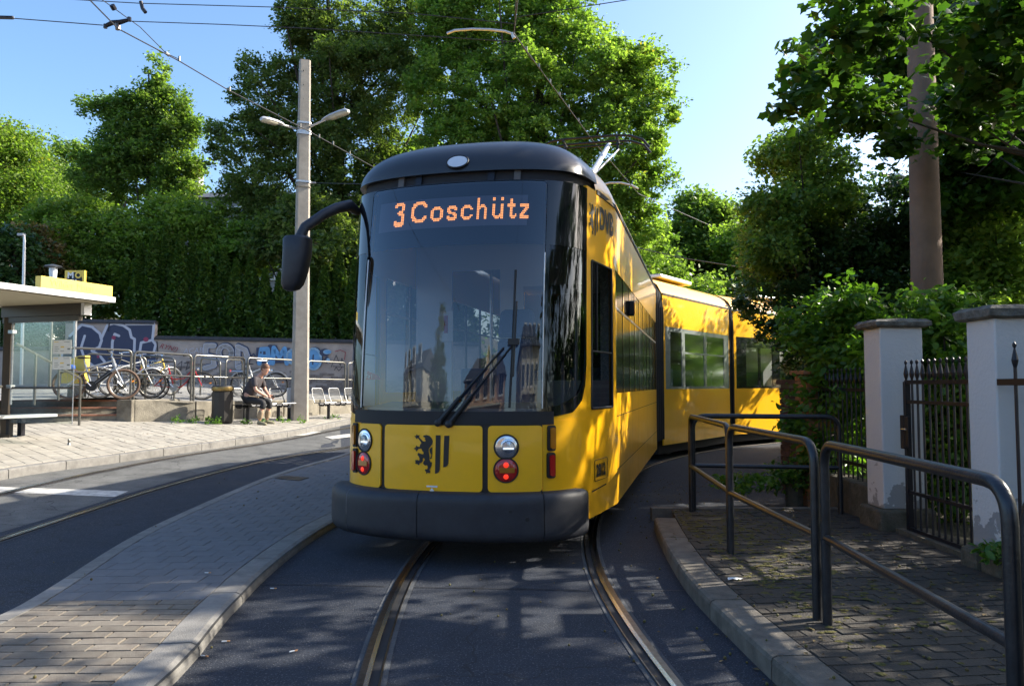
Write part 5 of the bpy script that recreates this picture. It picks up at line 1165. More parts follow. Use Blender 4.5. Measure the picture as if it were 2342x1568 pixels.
# street-side trees outside the frame on the right; they throw the dappled shade over road, island and pavement
tree("shade_tree", "broad maple at the roadside, out of frame to the right of the camera", Vector((9.5, 2.2, 0.1)), [(7.6, 2.4, 5.2, 2.3, 2.6, 1.3), (8.9, 4.4, 6.2, 2.4, 2.2, 1.6), (9.5, 0.2, 6.2, 2.6, 2.6, 1.8), (7.2, -1.4, 5.0, 2.2, 2.0, 1.3), (10.5, 2.5, 7.6, 3.0, 3.0, 1.8), (6.2, 4.9, 5.0, 1.4, 1.3, 1.0), (6.4, 1.6, 4.6, 1.5, 1.6, .9), (7.0, 6.0, 7.3, 2.2, 1.8, 1.1), (7.6, 3.4, 7.6, 2.2, 1.9, 1.2), (5.7, 4.4, 6.5, 1.5, 1.5, .9), (9.0, 5.4, 8.4, 2.2, 2.2, 1.3), (5.5, 6.3, 3.9, .9, .8, .6), (6.0, 5.2, 4.3, 1.1, 1.0, .7), (4.9, 4.5, 3.6, .8, .9, .5), (5.1, 2.8, 4.0, .9, 1.0, .6), (6.3, 3.6, 5.2, 1.2, 1.2, .8)], 33000, .16, lm['near'], .3, per=70, spread=.32)
tree("shade_tree", "tall garden tree out of frame beyond the right pillars", Vector((12.5, 9.5, 0.1)), [(11.5, 8.5, 6.8, 2.4, 2.4, 1.8), (12.5, 11.5, 7.0, 2.4, 2.4, 2.0), (10.8, 11.0, 5.0, 1.6, 1.7, 1.3), (9.6, 10.6, 6.2, 1.6, 1.8, 1.4), (9.8, 13.4, 6.4, 1.5, 1.6, 1.3)], 5000, .18, lm['near'], .3, per=60, spread=.34)
for k, (x, y, r, h) in enumerate(((19, 21, 3.5, 4.0), (25, 30, 4, 5), (21, 12, 3, 3.5), (30, 20, 4.5, 5.5), (17, 30, 3.5, 4.5), (12, 38, 4, 5.5), (27, 6, 4, 4.5), (34, 36, 5, 7), (20, -2, 3.2, 4))):  # unseen tree belt added to block bright horizon sky from the tram windows
    tree("screen_tree", "leafy tree added far right outside the picture to screen bright sky from the tram windows", Vector((x, y, 0)), [(x, y, h * .62, r, r, h * .55), (x + .5 * r, y - .4 * r, h * .45, r * .7, r * .7, h * .4), (x - .5 * r, y + .5 * r, h * .4, r * .8, r * .8, h * .4)], 5000, .42, lm['mid'], .25, group="trees added beyond the right-hand fence to screen bright sky", spread=.8, limbs=3)
print("leaf triangles", NLEAF[0])
# ================================================================== LEFT SIDE: POLE, SHELTER, WALL, BICYCLES, MAN
def on_line(a, b_, u, back=0.0):     # point of the line a-b that is seen at column u, shifted sideways by 'back'
    d = (b_ - a).normalized(); n = Vector((-d.y, d.x, 0)); a2 = a + n * back; k = (u - CX) / FPX
    k = k / (cp) if False else k
    s = (k * a2.y * 1.0 - a2.x) / (d.x - k * d.y); return a2 + d * s
def col(u): return (u - CX) / FPX
# ---- concrete lamp pole
pb = hit(685, 961, hp); zt = P(699, 141, pb.y).z
pole = thing("lamp_pole", "tall tapering concrete pole with two street lamp heads beside the platform seats", "lamp pole", tuple(pb))
def oct_(w, c=.25): return [(w, -w * (1 - c)), (w, w * (1 - c)), (w * (1 - c), w), (-w * (1 - c), w), (-w, w * (1 - c)), (-w, -w * (1 - c)), (-w * (1 - c), -w), (w * (1 - c), -w)]
def loft(name, rings, m, parent, world=True, smooth=False, bevel=0):
    n = len(rings[0]); b = MB(); b.add([p for r in rings for p in r], [(i * n + k, i * n + (k + 1) % n, (i + 1) * n + (k + 1) % n, (i + 1) * n + k) for i in range(len(rings) - 1) for k in range(n)] + [tuple(range(n - 1, -1, -1)), tuple((len(rings) - 1) * n + k for k in range(n))])
    return b.build(name, m, parent, world=world, smooth=smooth, bevel=bevel)
ppm = FPX / pb.y
rings = []
for k in range(9):
    f = k / 8; w = (40 + (26 - 40) * f) / ppm / 2; z = pb.z - .1 + (zt - pb.z + .1) * f
    rings.append([(pb.x + a, pb.y + c, z) for a, c in [(x * math.cos(.35) - y * math.sin(.35), x * math.sin(.35) + y * math.cos(.35)) for x, y in oct_(w * .96)]])
loft("shaft", rings, M['concrete'], pole)
def bandat(v, h=.05, m=M['steel'], par=pole, nm="clamp_band"):
    z = P(690, v, pb.y).z; f = (z - pb.z) / (zt - pb.z); w = (40 - 14 * f) / ppm / 2 + .012
    loft(nm, [[(pb.x + a, pb.y + c, z + dz) for a, c in [(x * math.cos(.35) - y * math.sin(.35), x * math.sin(.35) + y * math.cos(.35)) for x, y in oct_(w)]] for dz in (-h / 2, h / 2)], m, par)
for v in (284, 304, 308.5, 418): bandat(v)
bandat(430, .03, M['old_concrete'])
for u, v in ((693.5, 162), (693, 194), (692.5, 226), (692, 258), (690.5, 322)):
    p = P(u, v, pb.y - .155); MB().tube([p, p + Vector((0, .04, 0))], .022, 10).build("hole_plug", M['black'], pole, world=True)
M['lamp_shell'] = mat("lamp_shell_grey", (0.42, 0.43, 0.44), 0.45); M['lamp_glass'] = mat("lamp_bowl", (0.55, 0.52, 0.42), 0.2, coat=0.6)
def street_head(p0, p1, pole_pt, par):
    p0, p1, pole_pt = Vector(p0), Vector(p1), Vector(pole_pt)
    h = MB().tube([pole_pt, p0.lerp(p1, .15)], [.03, .028], 8).build("lamp_arm", M['steel'], par, world=True)
    d = (p1 - p0).normalized(); s = Vector((-d.y, d.x, 0)).normalized(); up = Vector((0, 0, 1)); L_ = (p1 - p0).length; rings = []; r2 = []
    for f, w, t in ((0, .04, .05), (.12, .075, .07), (.35, .12, .085), (.7, .14, .09), (.92, .12, .08), (1, .05, .04)):
        c = p0 + d * L_ * f; rings.append([tuple(c + s * w * math.cos(a) + up * (t * math.sin(a) if math.sin(a) > 0 else .25 * t * math.sin(a))) for a in [2 * PI * k / 14 for k in range(14)]])
        if f >= .3: r2.append([tuple(c + s * w * .82 * math.cos(a) + up * (-.012 + (-.7 * t if math.sin(a) < 0 else .1 * t) * abs(math.sin(a)))) for a in [2 * PI * k / 14 for k in range(14)]])
    loft("lamp_shell", rings, M['lamp_shell'], h, smooth=True); loft("lamp_bowl", r2, M['lamp_glass'], h, smooth=True)
street_head(P(648, 286, pb.y - .35), P(597, 272, pb.y - 1.0), P(682, 296, pb.y), pole)
street_head(P(738, 276, pb.y - .35), P(797, 254, pb.y - 1.1), P(705, 292, pb.y), pole)
# ---- waste bin
bb = hit(508, 967, hp); r_ = 24 / (FPX / bb.y)
bin_ = thing("litter_bin", "round dark brown litter bin with a brassy ring beside the seated man", "litter bin", tuple(bb)); hh = (967 - 880) * bb.y / FPX
hh = P(508, 881, bb.y).z - bb.z
M['bin'] = mat("bin_brown", (0.032, 0.029, 0.027), 0.45, 0.2, var=.1, vs=12)
M['brass'] = mat("worn_brass_band", (0.30, 0.21, 0.08), 0.3, 0.8)
MB().lathe([(r_ * .9, 0), (r_ * .97, .05), (r_ * .97, hh * .82), (r_ * .9, hh * .83), (r_ * .9, hh * .86)], (0, 0, 0), 12).build("body", M['bin'], bin_)
MB().lathe([(r_, hh * .86), (r_ * 1.02, hh * .91), (r_ * .99, hh * .96)], (0, 0, 0), 24).build("ring", M['brass'], bin_, smooth=True)
MB().lathe([(r_ * .99, hh * .96), (r_ * .9, hh * .995), (r_ * .5, hh), (.001, hh)], (0, 0, 0), 24).build("lid", M['bin'], bin_, smooth=True)
# ---- cable cabinet next to the pole
cb = hit(664, 958, hp); cb.y -= .05
cab = thing("control_cabinet", "narrow pale grey metal cabinet on a stand at the foot of the lamp pole", "cabinet", tuple(cb), 0.35)
z0, z1 = P(664, 932, cb.y).z - cb.z, P(664, 887, cb.y).z - cb.z
MB().box((0, 0, (z0 + z1) / 2), (.17, .12, z1 - z0)).build("housing", M['alu'], cab, bevel=.02); MB().box((0, 0, z0 / 2), (.13, .10, z0)).build("stand", M['bin'], cab)
# ---- seats
M['seat_metal'] = mat("wire_seat_metal", (0.12, 0.12, 0.12), 0.4, 0.7)
def seat_row(base_pts, n, label, rz, sp=.56):
    b0, b1 = base_pts; t = thing("seat_row", label, "seats", tuple(b0)); d = (b1 - b0); d.z = 0; d.normalize(); f = Vector((d.y, -d.x, 0))
    gzz = b0.z; L0 = (b1 - b0).length; ends = []
    MB().tube([b0 - d * .2 + Vector((0, 0, .40)), b0 + d * (sp * (n - 1) + .2) + Vector((0, 0, .40))], .035, 6).build("beam", M['iron'], t, world=True)
    for q in ((0.15,) if n < 3 else (.15, sp * (n - 1) - .15)): MB().box(tuple(b0 + d * q + Vector((0, 0, .2))), (.07, .07, .42)).build("leg", M['iron'], t, world=True)
    for k in range(n):
        c = b0 + d * sp * k; s = MB(); W2 = .21
        def q(a, w, z): return c + f * a + d * w + Vector((0, 0, z))
        lp = [q(.22, -W2, .45), q(.22, W2, .45), q(-.16, W2, .44), q(-.25, W2, .62), q(-.30, W2 - .02, .80), q(-.31, W2 - .06, .83), q(-.31, -W2 + .06, .83), q(-.30, -W2 + .02, .80), q(-.25, -W2, .62), q(-.16, -W2, .44)]
        s.tube(lp, .013, 6, closed=True); so_ = s.build("seat", M['seat_metal'], t, world=True)
        for nm, x0, z0_, x1, z1_ in (("seat_mesh", .20, .45, -.15, .44), ("back_mesh", -.26, .64, -.30, .81)):
            g_ = MB()
            for i in range(17):
                w = -W2 + .02 + (2 * W2 - .04) * i / 16; g_.tube([q(x0, w, z0_), q(x1, w, z1_)], .0042, 4, caps=False)
            for i in range(3): xx = x0 + (x1 - x0) * i / 2; zz_ = z0_ + (z1_ - z0_) * i / 2; g_.tube([q(xx, -W2, zz_), q(xx, W2, zz_)], .007, 4, caps=False)
            g_.build(nm, M['seat_metal'], so_, world=True)
        for w in (-.1, .1): MB().tube([q(.1, w, .44), q(.06, w, .36), q(-.08, w, .36), q(-.1, w, .44)], .016, 5).build("bracket", M['iron'], t, world=True)
    return t, d, f
sd = (W_base[5] - W_base[4]); sd.z = 0; sd.normalize()
s1 = hit(555, 967, hp); seat_row((s1, s1 + sd), 3, "row of metal wire seats on which the man sits", 0, .62)
s2 = hit(742, 958, hp); seat_row((s2, s2 + sd), 3, "row of empty metal wire seats right of the lamp pole", 0, .62)
# ---- yard railings
def rail_frame(name, p0, p1, h, r, m, label, group, mid=.5, rc=.10, cat="railing", zf=None):
    p0, p1 = Vector(p0), Vector(p1); t = thing(name, label, cat, tuple(p0), 0, group); up = Vector((0, 0, 1))
    a, b_ = p0 + up * h, p1 + up * h
    path = [p0 - up * .03] + arc_corner(a, p0, b_, rc, 6) + arc_corner(b_, a, p1, rc, 6) + [p1 - up * .03]
    MB().tube(path, r, 12).build("frame", m, t, smooth=True, world=True)
    MB().tube([p0 + up * h * mid, p1 + up * h * mid], r * .85, 10).build("mid_rail", m, t, smooth=True, world=True)
    return t
M['galv'] = mat("yard_railing_steel", (0.16, 0.155, 0.14), 0.34, 0.75, var=.1, vs=10)
yg = "railings along the edge of the bicycle yard"
def yed(u, back=.14):
    best = None
    for a, b_ in zip(yard_edge, yard_edge[1:]):
        p = on_line(a, b_, u, back); d = (b_ - a); s = (p - a).dot(d) / d.length_squared
        e = 0 if -.05 <= s <= 1.05 else abs(s - .5)
        if best is None or e < best[0]: best = (e, p)
    p = best[1]; p.z = bp(p.x, p.y) + .03; return p
for u0, u1, lab in ((307, 438, "railing frame in front of the silver electric bicycle's front wheel, right of the steps"), (444, 559, "railing frame between the red bicycle and the litter bin"), (566, 690, "railing frame behind the seated man, running to the lamp pole"), (705, 789, "railing frame behind the empty seats right of the lamp pole"), (796, 880, "railing frame mostly hidden by the tram's left edge")):
    rail_frame("yard_railing", yed(u0), yed(u1), 1.10, .026, M['galv'], lab, yg, .53)
a, c = hit(133, 912, bp), yed(300); rail_frame("yard_railing", a, c, 1.12, .026, M['galv'], "long railing frame above the steps, seen partly through the shelter glass", yg, .53)
sg = "bicycle stands in the yard"
for (u0, v0, u1, v1, lab) in ((194, 908, 332, 913, "hoop bicycle stand between the electric and the white bicycle"), (326, 905, 398, 912, "hoop bicycle stand behind the red bicycle's rear wheel"), (458, 903, 502, 911, "empty hoop bicycle stand right of the red bicycle"), (515, 905, 553, 903, "empty hoop bicycle stand above the litter bin")):
    rail_frame("bicycle_stand", hit(u0, v0, bp), hit(u1, v1, bp), 1.0, .024, M['galv'], lab, sg, .5, .14, "bicycle stand")
# ---- stair handrail by the shelter
hr = thing("handrail", "sloping metal handrail of the steps seen through the shelter glass", "handrail", tuple(hit(181, 972, hp)))
q0, q1 = hit(181, 972, hp), hit(78, 926, bp); t1_ = q0 + Vector((0, 0, .98)); t2_ = q1 + Vector((0, 0, 1.0))
MB().tube([q0, t1_ - Vector((0, 0, .05)), t1_.lerp(t2_, .03), t2_, t2_ + (t2_ - t1_).normalized() * .5], .026, 8).build("rail", M['galv'], hr, world=True, smooth=True)
MB().tube([q1, t2_], .026, 8).build("post", M['galv'], hr, world=True, smooth=True)

# ---- bicycles
def bicycle(front, rear, label, fm, tyre, style="city", lean=0.0, basket=None, reflectors=True, blue=False, mud=True):
    front, rear = Vector(front), Vector(rear); d = front - rear; d.z = 0; ang = math.atan2(d.y, d.x); d.normalize()
    base = front - d * .54; base.z = bp(base.x, base.y) + .01
    t = thing("bicycle", label, "bicycle", tuple(base), ang); t.rotation_euler = (lean, 0, ang)
    R = .345; F, B = Vector((.54, 0, R)), Vector((-.54, 0, R))
    fat = .028 if style == "ebike" else .019
    st = 0.35 if front is not None else 0
    for nm, c, steer in (("wheel", F, .25), ("wheel", B, 0)):
        w = bpy.data.objects.new("wheel", None); COL.objects.link(w); w.parent = t; w.location = c; w.rotation_euler = (0, 0, steer)
        ring = [Vector((math.cos(a) * (R - fat), 0, math.sin(a) * (R - fat))) for a in [2 * PI * k / 32 for k in range(32)]]
        MB().tube(ring, fat, 8, closed=True).build("tyre", tyre, w, smooth=True)
        MB().tube([p * (1 - .034 / (R - fat)) for p in ring], .010, 6, closed=True).build("rim", M['galv'], w, smooth=True)
        sp_ = MB()
        for k in range(18):
            a = 2 * PI * k / 18; s = .018 * (-1) ** k; sp_.tube([Vector((.02 * math.cos(a + 1), s, .02 * math.sin(a + 1))), Vector((math.cos(a) * (R - .06), 0, math.sin(a) * (R - .06)))], .0022, 3, caps=False)
        sp_.tube([(0, -.045, 0), (0, .045, 0)], .022, 10); sp_.build("spokes", M['chrome'], w)
        if reflectors: MB().box((R * .55, 0, R * .2), (.05, .012, .03), M=Matrix.Rotation(-.4, 3, 'Y')).build("reflector", M['reflex'], w)
        if mud and style == "city":
            MB().tube([Vector((math.cos(a) * (R + .025), 0, math.sin(a) * (R + .025))) for a in [PI * (.05 + .8 * k / 12) if c is B else PI * (.12 + .55 * k / 12) for k in range(13)]], .016, 6).build("mudguard", M['silver'], w, smooth=True)
    bb_, seat_c, head_t, head_b = Vector((-.10, 0, .30)), Vector((-.24, 0, .78)), Vector((.30, 0, .92)), Vector((.37, 0, .70))
    fr_ = MB(); r = .024 if style == "ebike" else .016
    if style == "step":
        fr_.tube([head_b + Vector((-.01, 0, .02)), Vector((.2, 0, .45)), Vector((.05, 0, .31)), bb_], r * 1.2, 8); fr_.tube([head_b + Vector((-.02, 0, .08)), Vector((.12, 0, .52)), Vector((-.16, 0, .5))], r, 8)
    else:
        fr_.tube([head_b, bb_], r * 1.5 if style == "ebike" else r * 1.1, 8); fr_.tube([head_t - Vector((-.015, 0, .05)), seat_c - Vector((0, 0, .10))], r, 8)
    fr_.tube([bb_, seat_c], r, 8).tube([head_t, head_b], r * 1.2, 8)
    for s in (-1, 1): fr_.tube([bb_ + Vector((0, s * .03, 0)), B + Vector((0, s * .05, 0))], .010, 6).tube([seat_c + Vector((.03, s * .015, -.12)), B + Vector((0, s * .05, 0))], .009, 6)
    fr_.build("frame", fm, t, smooth=True)
    fk = MB().tube([head_t + Vector((-.02, 0, .05)), head_b + Vector((.01, 0, -.01))], .014, 8)
    for s in (-1, 1): fk.tube([head_b + Vector((.01, s * .045, -.01)), F + Vector((0, s * .05, 0))], .017 if style == "ebike" else .011, 6)
    fk.tube([head_b + Vector((.01, -.05, -.01)), head_b + Vector((.01, .05, -.01))], .014, 6); fk.build("fork", M['silver'] if style != "step" else fm, t, smooth=True)
    hb_ = MB().tube([head_t + Vector((-.02, 0, .04)), head_t + Vector((.0, 0, .10))], .014, 8)
    wd = .33; hb_.tube([head_t + Vector((-.12 if style != "ebike" else -.04, -wd, .13)), head_t + Vector((.0, -.12, .12)), head_t + Vector((.02, 0, .10)), head_t + Vector((.0, .12, .12)), head_t + Vector((-.12 if style != "ebike" else -.04, wd, .13))], .012, 8)
    hb_ = hb_.build("handlebar", M['chrome'], t, smooth=True)
    for s in (-1, 1): MB().tube([head_t + Vector((-.10 if style != "ebike" else -.035, s * .23, .13)), head_t + Vector((-.13 if style != "ebike" else -.045, s * .35, .132))], .018, 8).build("grip", M['black'], hb_)
    MB().tube([seat_c - Vector((0, 0, .05)), seat_c + Vector((-.03, 0, .13))], .013, 8).build("seat_post", M['silver'], t, smooth=True)
    sd_ = seat_c + Vector((-.03, 0, .15)); rings = []
    for x, w, h in ((-.13, .05, .02), (-.10, .085, .04), (-.02, .07, .04), (.06, .03, .03), (.15, .018, .02)):
        rings.append([tuple(sd_ + Vector((x, w * math.cos(a), h * math.sin(a) * .6))) for a in [2 * PI * k / 10 for k in range(10)]])
    loft("saddle", rings, M['black'], t, world=False, smooth=True)
    ck_ = MB().tube([bb_ + Vector((0, -.05, 0)), bb_ + Vector((0, .05, 0))], .09 if style != "ebike" else .11, 18).build("chainring", M['silver'] if style == "step" else M['black'], t)
    for s in (-1, 1):
        e = bb_ + Vector((s * .11, s * .07, -.12 * s)); MB().tube([bb_ + Vector((0, s * .06, 0)), e], .010, 6).build("crank", M['chrome'], t)
        MB().box(tuple(e + Vector((0, s * .05, 0))), (.09, .08, .02)).build("pedal", M['black'], t)
    if style in ("city", "step"):
        rk = MB(); top_z = .74
        for s in (-.06, 0, .06): rk.tube([(-.85, s, top_z), (-.30, s, top_z)], .006, 5)
        for s in (-.07, .07): rk.tube([(-.62, s, top_z), (-.54, s * .8, R)], .006, 5)
        rk.tube([(-.85, -.06, top_z), (-.85, .06, top_z)], .006, 5); rk.build("carrier", M['chrome'], t)
    if style == "ebike": MB().box((.13, 0, .50), (.42, .07, .09), M=Matrix.Rotation(-.72, 3, 'Y')).build("battery", M['black'], t, bevel=.02)
    if basket is not None:
        k_ = MB()
        for z in (.78, .86, .95): k_.tube([(-.78, -.14, z), (-.42, -.14, z), (-.42, .14, z), (-.78, .14, z)], .006, 4, closed=True)
        for x in (-.78, -.66, -.54, -.42):
            for s in (-.14, .14): k_.tube([(x, s, .76), (x, s, .95)], .005, 4)
        k_.build("basket", basket, t)
    if blue: MB().box((-.55, 0, .72), (.22, .18, .10)).build("pannier_lock", M['blue'], t, bevel=.03)
    MB().tube([(-.12, .03, .28), (-.22, .26, .0)], .009, 6).build("kickstand", M['black'], t)
    MB().tube([head_b + Vector((.05, 0, .05)), head_b + Vector((.10, 0, .05))], .03, 10).build("front_light", M['chrome'], t)
    MB().box((-.87 if style != "ebike" else -.5, 0, .74), (.02, .07, .05)).build("rear_light", M['red'], t)
    return t
H_ = lambda u, v: hit(u, v, bp)
bicycle(H_(281, 918), H_(191, 913), "silver and black electric bicycle with fat brown tyres and a blue box, nearest the steps", M['silver'], M['tyre_tan'], "ebike", -.06, blue=True)
bicycle(H_(346, 914), H_(240, 910), "white-framed trekking bicycle standing just behind the electric one", M['white'], M['tyre'], "city", .05)
bicycle(H_(461, 919), H_(372, 913), "red step-through bicycle with silver mudguards and orange reflectors", M['red'], M['tyre'], "step", -.04, basket=M['chrome'])
bicycle(H_(390, 906), H_(310, 905), "bicycle with yellow frame half hidden behind the white and red bicycles", M['sign_yellow'], M['tyre'], "city", .0)
bicycle(H_(632, 913), H_(556, 905), "white and black bicycle leaning behind the seated man", M['white'], M['tyre'], "city", .10)
bicycle(H_(250, 904), H_(330, 905), "dark bicycle parked deepest behind the electric and white bicycles", M['black'], M['tyre'], "city", -.03)

# ---- graffiti wall
wd_ = (WALL_B - WALL_A).normalized(); wn = Vector((wd_.y, -wd_.x, 0))
M['plaster'] = mat("dirty_pink_plaster", (0.46, 0.38, 0.33), 0.9, col2=(0.30, 0.25, 0.22), vs=1.8, bump=0.3, bs=30)
M['coping'] = mat("dark_coping", (0.035, 0.033, 0.035), 0.7, var=.3, vs=8)
M['wallbrick'] = mat("wall_brick", (0.17, 0.12, 0.10), 0.9, col2=(0.28, 0.25, 0.22), vs=5, bump=.4, bs=60)
wall = thing("graffiti_wall", "long plastered yard wall covered in graffiti, thuja hedge growing above it", "wall", tuple(WALL_A))
def wpt(u, v, off=0.0):
    d = ray(u, v); o = Vector((0, 0, EYE)); k = (WALL_A + wn * off - o).dot(wn) / d.dot(wn); return o + d * k
def wall_seg(u0, u1, v0, v1, nm="wall_face"):
    a, c = wpt(u0, v0), wpt(u1, v1); b = MB(); za, zc = bp(a.x, a.y) - .2, bp(c.x, c.y) - .2
    b.prism([Vector((a.x, a.y, za)), Vector((c.x, c.y, zc)), c, a], (0, 0, 0), -wn * .30); b.build(nm, M['plaster'], wall, world=True)
    b = MB(); up = Vector((0, 0, 1)); b.prism([a + wn * .05, a + wn * .05 + up * .04, a - wn * .15 + up * .14, a - wn * .35 + up * .04, a - wn * .35], (0, 0, 0), c - a); b.build("coping", M['coping'], wall, world=True)
wall_seg(150, 353, 738, 741); wall_seg(-120, 149.5, 803, 801); wall_seg(353.5, 1100, 776, 791)
br = MB(); n_ = 0
for r in range(9):
    for k in range(60):
        u_ = 11.6 * (k + .5 * (r % 2)) / 47.0
        if u_ > 11.5: continue
        c = WALL_A + wd_ * u_ + wn * .006; z = bp(c.x, c.y) + .04 + r * .083
        if RNG.uniform() < (.15 + .09 * max(0, r - 3)) or u_ < 3.5 + .5 * math.sin(r * 2): continue
        br.box((c.x, c.y, z), (.232, .03 + random.uniform(0, .012), .070), rz=math.atan2(wd_.y, wd_.x))
br.build("exposed_bricks", M['wallbrick'], wall, world=True, kind="stuff")
paint = {'navy': mat("paint_navy", (0.045, 0.055, 0.10), .7), 'white': mat("paint_white", (0.52, 0.52, 0.58), .7), 'pink': mat("paint_pink", (0.30, 0.05, 0.10), .7), 'red': mat("paint_red", (0.28, 0.05, 0.06), .7), 'grey': mat("paint_grey", (0.38, 0.35, 0.34), .7, var=.1, vs=4), 'blue': mat("paint_blue", (0.13, 0.32, 0.56), .7, var=.15, vs=4), 'black': mat("paint_black", (0.02, 0.02, 0.03), .7), 'sky': mat("paint_light_blue", (0.30, 0.48, 0.64), .7)}
LAY = [0.003]
def gd(x, y): return (.3399 * x, 577.4 + .3399 * y)
def wpoly(pts, colr):
    LAY[0] += .0012; a = [wpt(*gd(x, y), LAY[0]) for x, y in pts]; loc = [((p - WALL_A).dot(wd_), p.z) for p in a]
    v, f = poly_mesh2d(loc); b = MB(); b.add([WALL_A + wd_ * x + wn * LAY[0] + Vector((0, 0, z)) for x, z in v], f); return b.build("graffiti", paint[colr], wall, world=True)
def stroke(pts, wpx, colr, join=None):
    LAY[0] += .0012; off = LAY[0]; P_ = [wpt(*gd(x, y), off) for x, y in pts]; w = wpx * .3399 * 25.4 / FPX / 2; b = MB()
    for p, q in zip(P_, P_[1:]):
        d = (q - p).normalized(); n = d.cross(wn).normalized() * w; b.add([p - n, q - n, q + n, p + n], [(0, 1, 2, 3)])
        off += .00006
    for p in P_:
        ring = [p + wn * .0001 + (wd_ * math.cos(a) + Vector((0, 0, 1)) * math.sin(a)) * w for a in [2 * PI * k / 10 for k in range(10)]]; b.add(ring, [tuple(range(10))])
    return b.build("graffiti", paint[colr], wall, world=True)
def ell(cx, cy, rx, ry, n=18): return [(cx + rx * math.cos(2 * PI * k / n), cy + ry * math.sin(2 * PI * k / n)) for k in range(n + 1)]
wpoly([(395, 660), (470, 560), (555, 482), (640, 500), (690, 556), (722, 485), (760, 470), (850, 480), (1042, 477), (1032, 590), (1056, 612), (1046, 740), (900, 800), (560, 790), (420, 760)], 'navy')
for pts, w in (([(470, 560), (550, 484), (620, 500), (672, 545), (684, 590), (668, 635), (618, 660), (668, 690), (705, 735)], 17), ([(420, 660), (412, 720), (440, 760)], 16), ([(684, 572), (722, 488), (765, 476), (830, 490), (872, 520), (884, 570), (906, 582), (902, 690)], 17), ([(800, 560), (772, 548), (756, 600), (752, 690), (765, 750)], 17), ([(850, 482), (1036, 480), (1026, 588), (950, 606), (940, 668)], 17), ([(1026, 590), (1048, 618), (1030, 690), (985, 706)], 17), ([(570, 560), (545, 640), (570, 720), (640, 770)], 16), ([(905, 690), (980, 680)], 12)): stroke(pts, w, 'white')
for c in ((765, 572, 14, 14), (982, 584, 18, 16), (660, 700, 10, 10)): wpoly(ell(*c)[:-1], 'pink')
stroke([(1056, 600), (1062, 680), (1050, 750)], 7, 'black'); stroke([(735, 478), (728, 528)], 7, 'black')
def wtext(s, x, y, size, colr, shear=.3, bold=.0, rot=0.0):
    LAY[0] += .0012; v, f = text2d(s, 1, bold, shear); a = wpt(*gd(x, y), LAY[0]); sc_ = size * .3399 * 25.4 / FPX
    b = MB(); b.add([a + wd_ * (px * math.cos(rot) - py * math.sin(rot)) * sc_ + Vector((0, 0, 1)) * (px * math.sin(rot) + py * math.cos(rot)) * sc_ for px, py in v], f); b.build("graffiti", paint[colr], wall, world=True)
wtext("RYN!)", 1068, 640, 46, 'red', .35, 0, -.22); wtext("ACAB!", 1232, 680, 50, 'white', .2, -.01, .06)
for pts in ([(1440, 625), (1385, 625), (1382, 690), (1435, 705), (1440, 760), (1380, 775)], ell(1515, 675, 44, 48), [(1600, 630), (1600, 770)], [(1600, 632), (1650, 655), (1665, 700), (1650, 755), (1602, 772)]):
    stroke([(x + 6, y - 4) for x, y in pts], 40, 'navy'); stroke(pts, 34, 'white'); stroke(pts, 27, 'grey')
wpoly([(1725, 640), (1800, 632), (1808, 620), (1862, 622), (1888, 690), (1898, 640), (1950, 640), (1960, 740), (1725, 748)], 'navy')
for pts in ([(1745, 745), (1758, 650), (1800, 648), (1812, 745)], [(1752, 700), (1808, 700)], [(1835, 745), (1842, 640), (1880, 700), (1915, 645), (1930, 745)]): stroke(pts, 30, 'blue')
wpoly(ell(1755, 672, 7, 7)[:-1], 'navy')
for c in ((1975, 700, 38, 40), (2110, 715, 42, 62)): stroke([(x + 8, y - 4) for x, y in ell(*c)], 30, 'navy'); stroke(ell(*c), 30, 'sky'); wpoly(ell(*c)[:-1], 'blue')
stroke([(2108, 690), (2104, 750)], 10, 'navy')
wpoly(ell(2185, 672, 36, 26)[:-1], 'navy'); wpoly(ell(2202, 668, 28, 15)[:-1], 'sky'); wpoly(ell(2205, 668, 24, 11)[:-1], 'blue'); wpoly(ell(2200, 722, 18, 24)[:-1], 'navy'); wpoly(ell(2208, 726, 13, 17)[:-1], 'sky')
stroke([(1690, 695), (1705, 680), (1718, 695), (1705, 712), (1690, 695)], 8, 'navy')
for pts in ([(2228, 770), (2262, 690), (2290, 760), (2300, 710), (2328, 780)], [(2240, 765), (2320, 770)], [(2250, 790), (2262, 770), (2280, 795), (2300, 772)], [(1195, 755), (1225, 730), (1215, 790)], [(1240, 745), (1268, 735), (1250, 790), (1275, 770)]): stroke(pts, 4, 'black')
stroke([(2255, 665), (2290, 655), (2325, 670), (2318, 720)], 5, 'red')
# ---- seated man
M['skin'] = mat("skin", (0.55, 0.30, 0.21), 0.5); M['hair'] = mat("short_auburn_hair", (0.13, 0.06, 0.03), 0.7, var=.3, vs=60)
M['shirt'] = mat("dark_grey_shirt", (0.045, 0.038, 0.042), 0.85, var=.2, vs=12); M['trs'] = mat("black_trousers", (0.015, 0.015, 0.018), 0.8); M['khaki'] = mat("khaki_fabric", (0.30, 0.22, 0.14), 0.85); M['shoe'] = mat("khaki_shoe", (0.22, 0.20, 0.13), 0.8, var=.3, vs=30)
def skinned(name, verts, edges, radii, m, parent, sub=2, root=0):
    me = bpy.data.meshes.new(name); me.from_pydata(verts, edges, []); me.materials.append(m)
    o = bpy.data.objects.new(name, me); COL.objects.link(o); o.parent = parent
    md = o.modifiers.new("skin", 'SKIN'); md.use_smooth_shade = True
    for i, r in enumerate(radii):
        s = me.skin_vertices[0].data[i]; s.radius = (r, r) if not isinstance(r, tuple) else r; s.use_root = (i == root)
    sb = o.modifiers.new("subdivision", 'SUBSURF'); sb.levels = sub; sb.render_levels = sub
    return o
mp = hit(585, 968, hp); fa = math.atan2(-sd.x, sd.y)
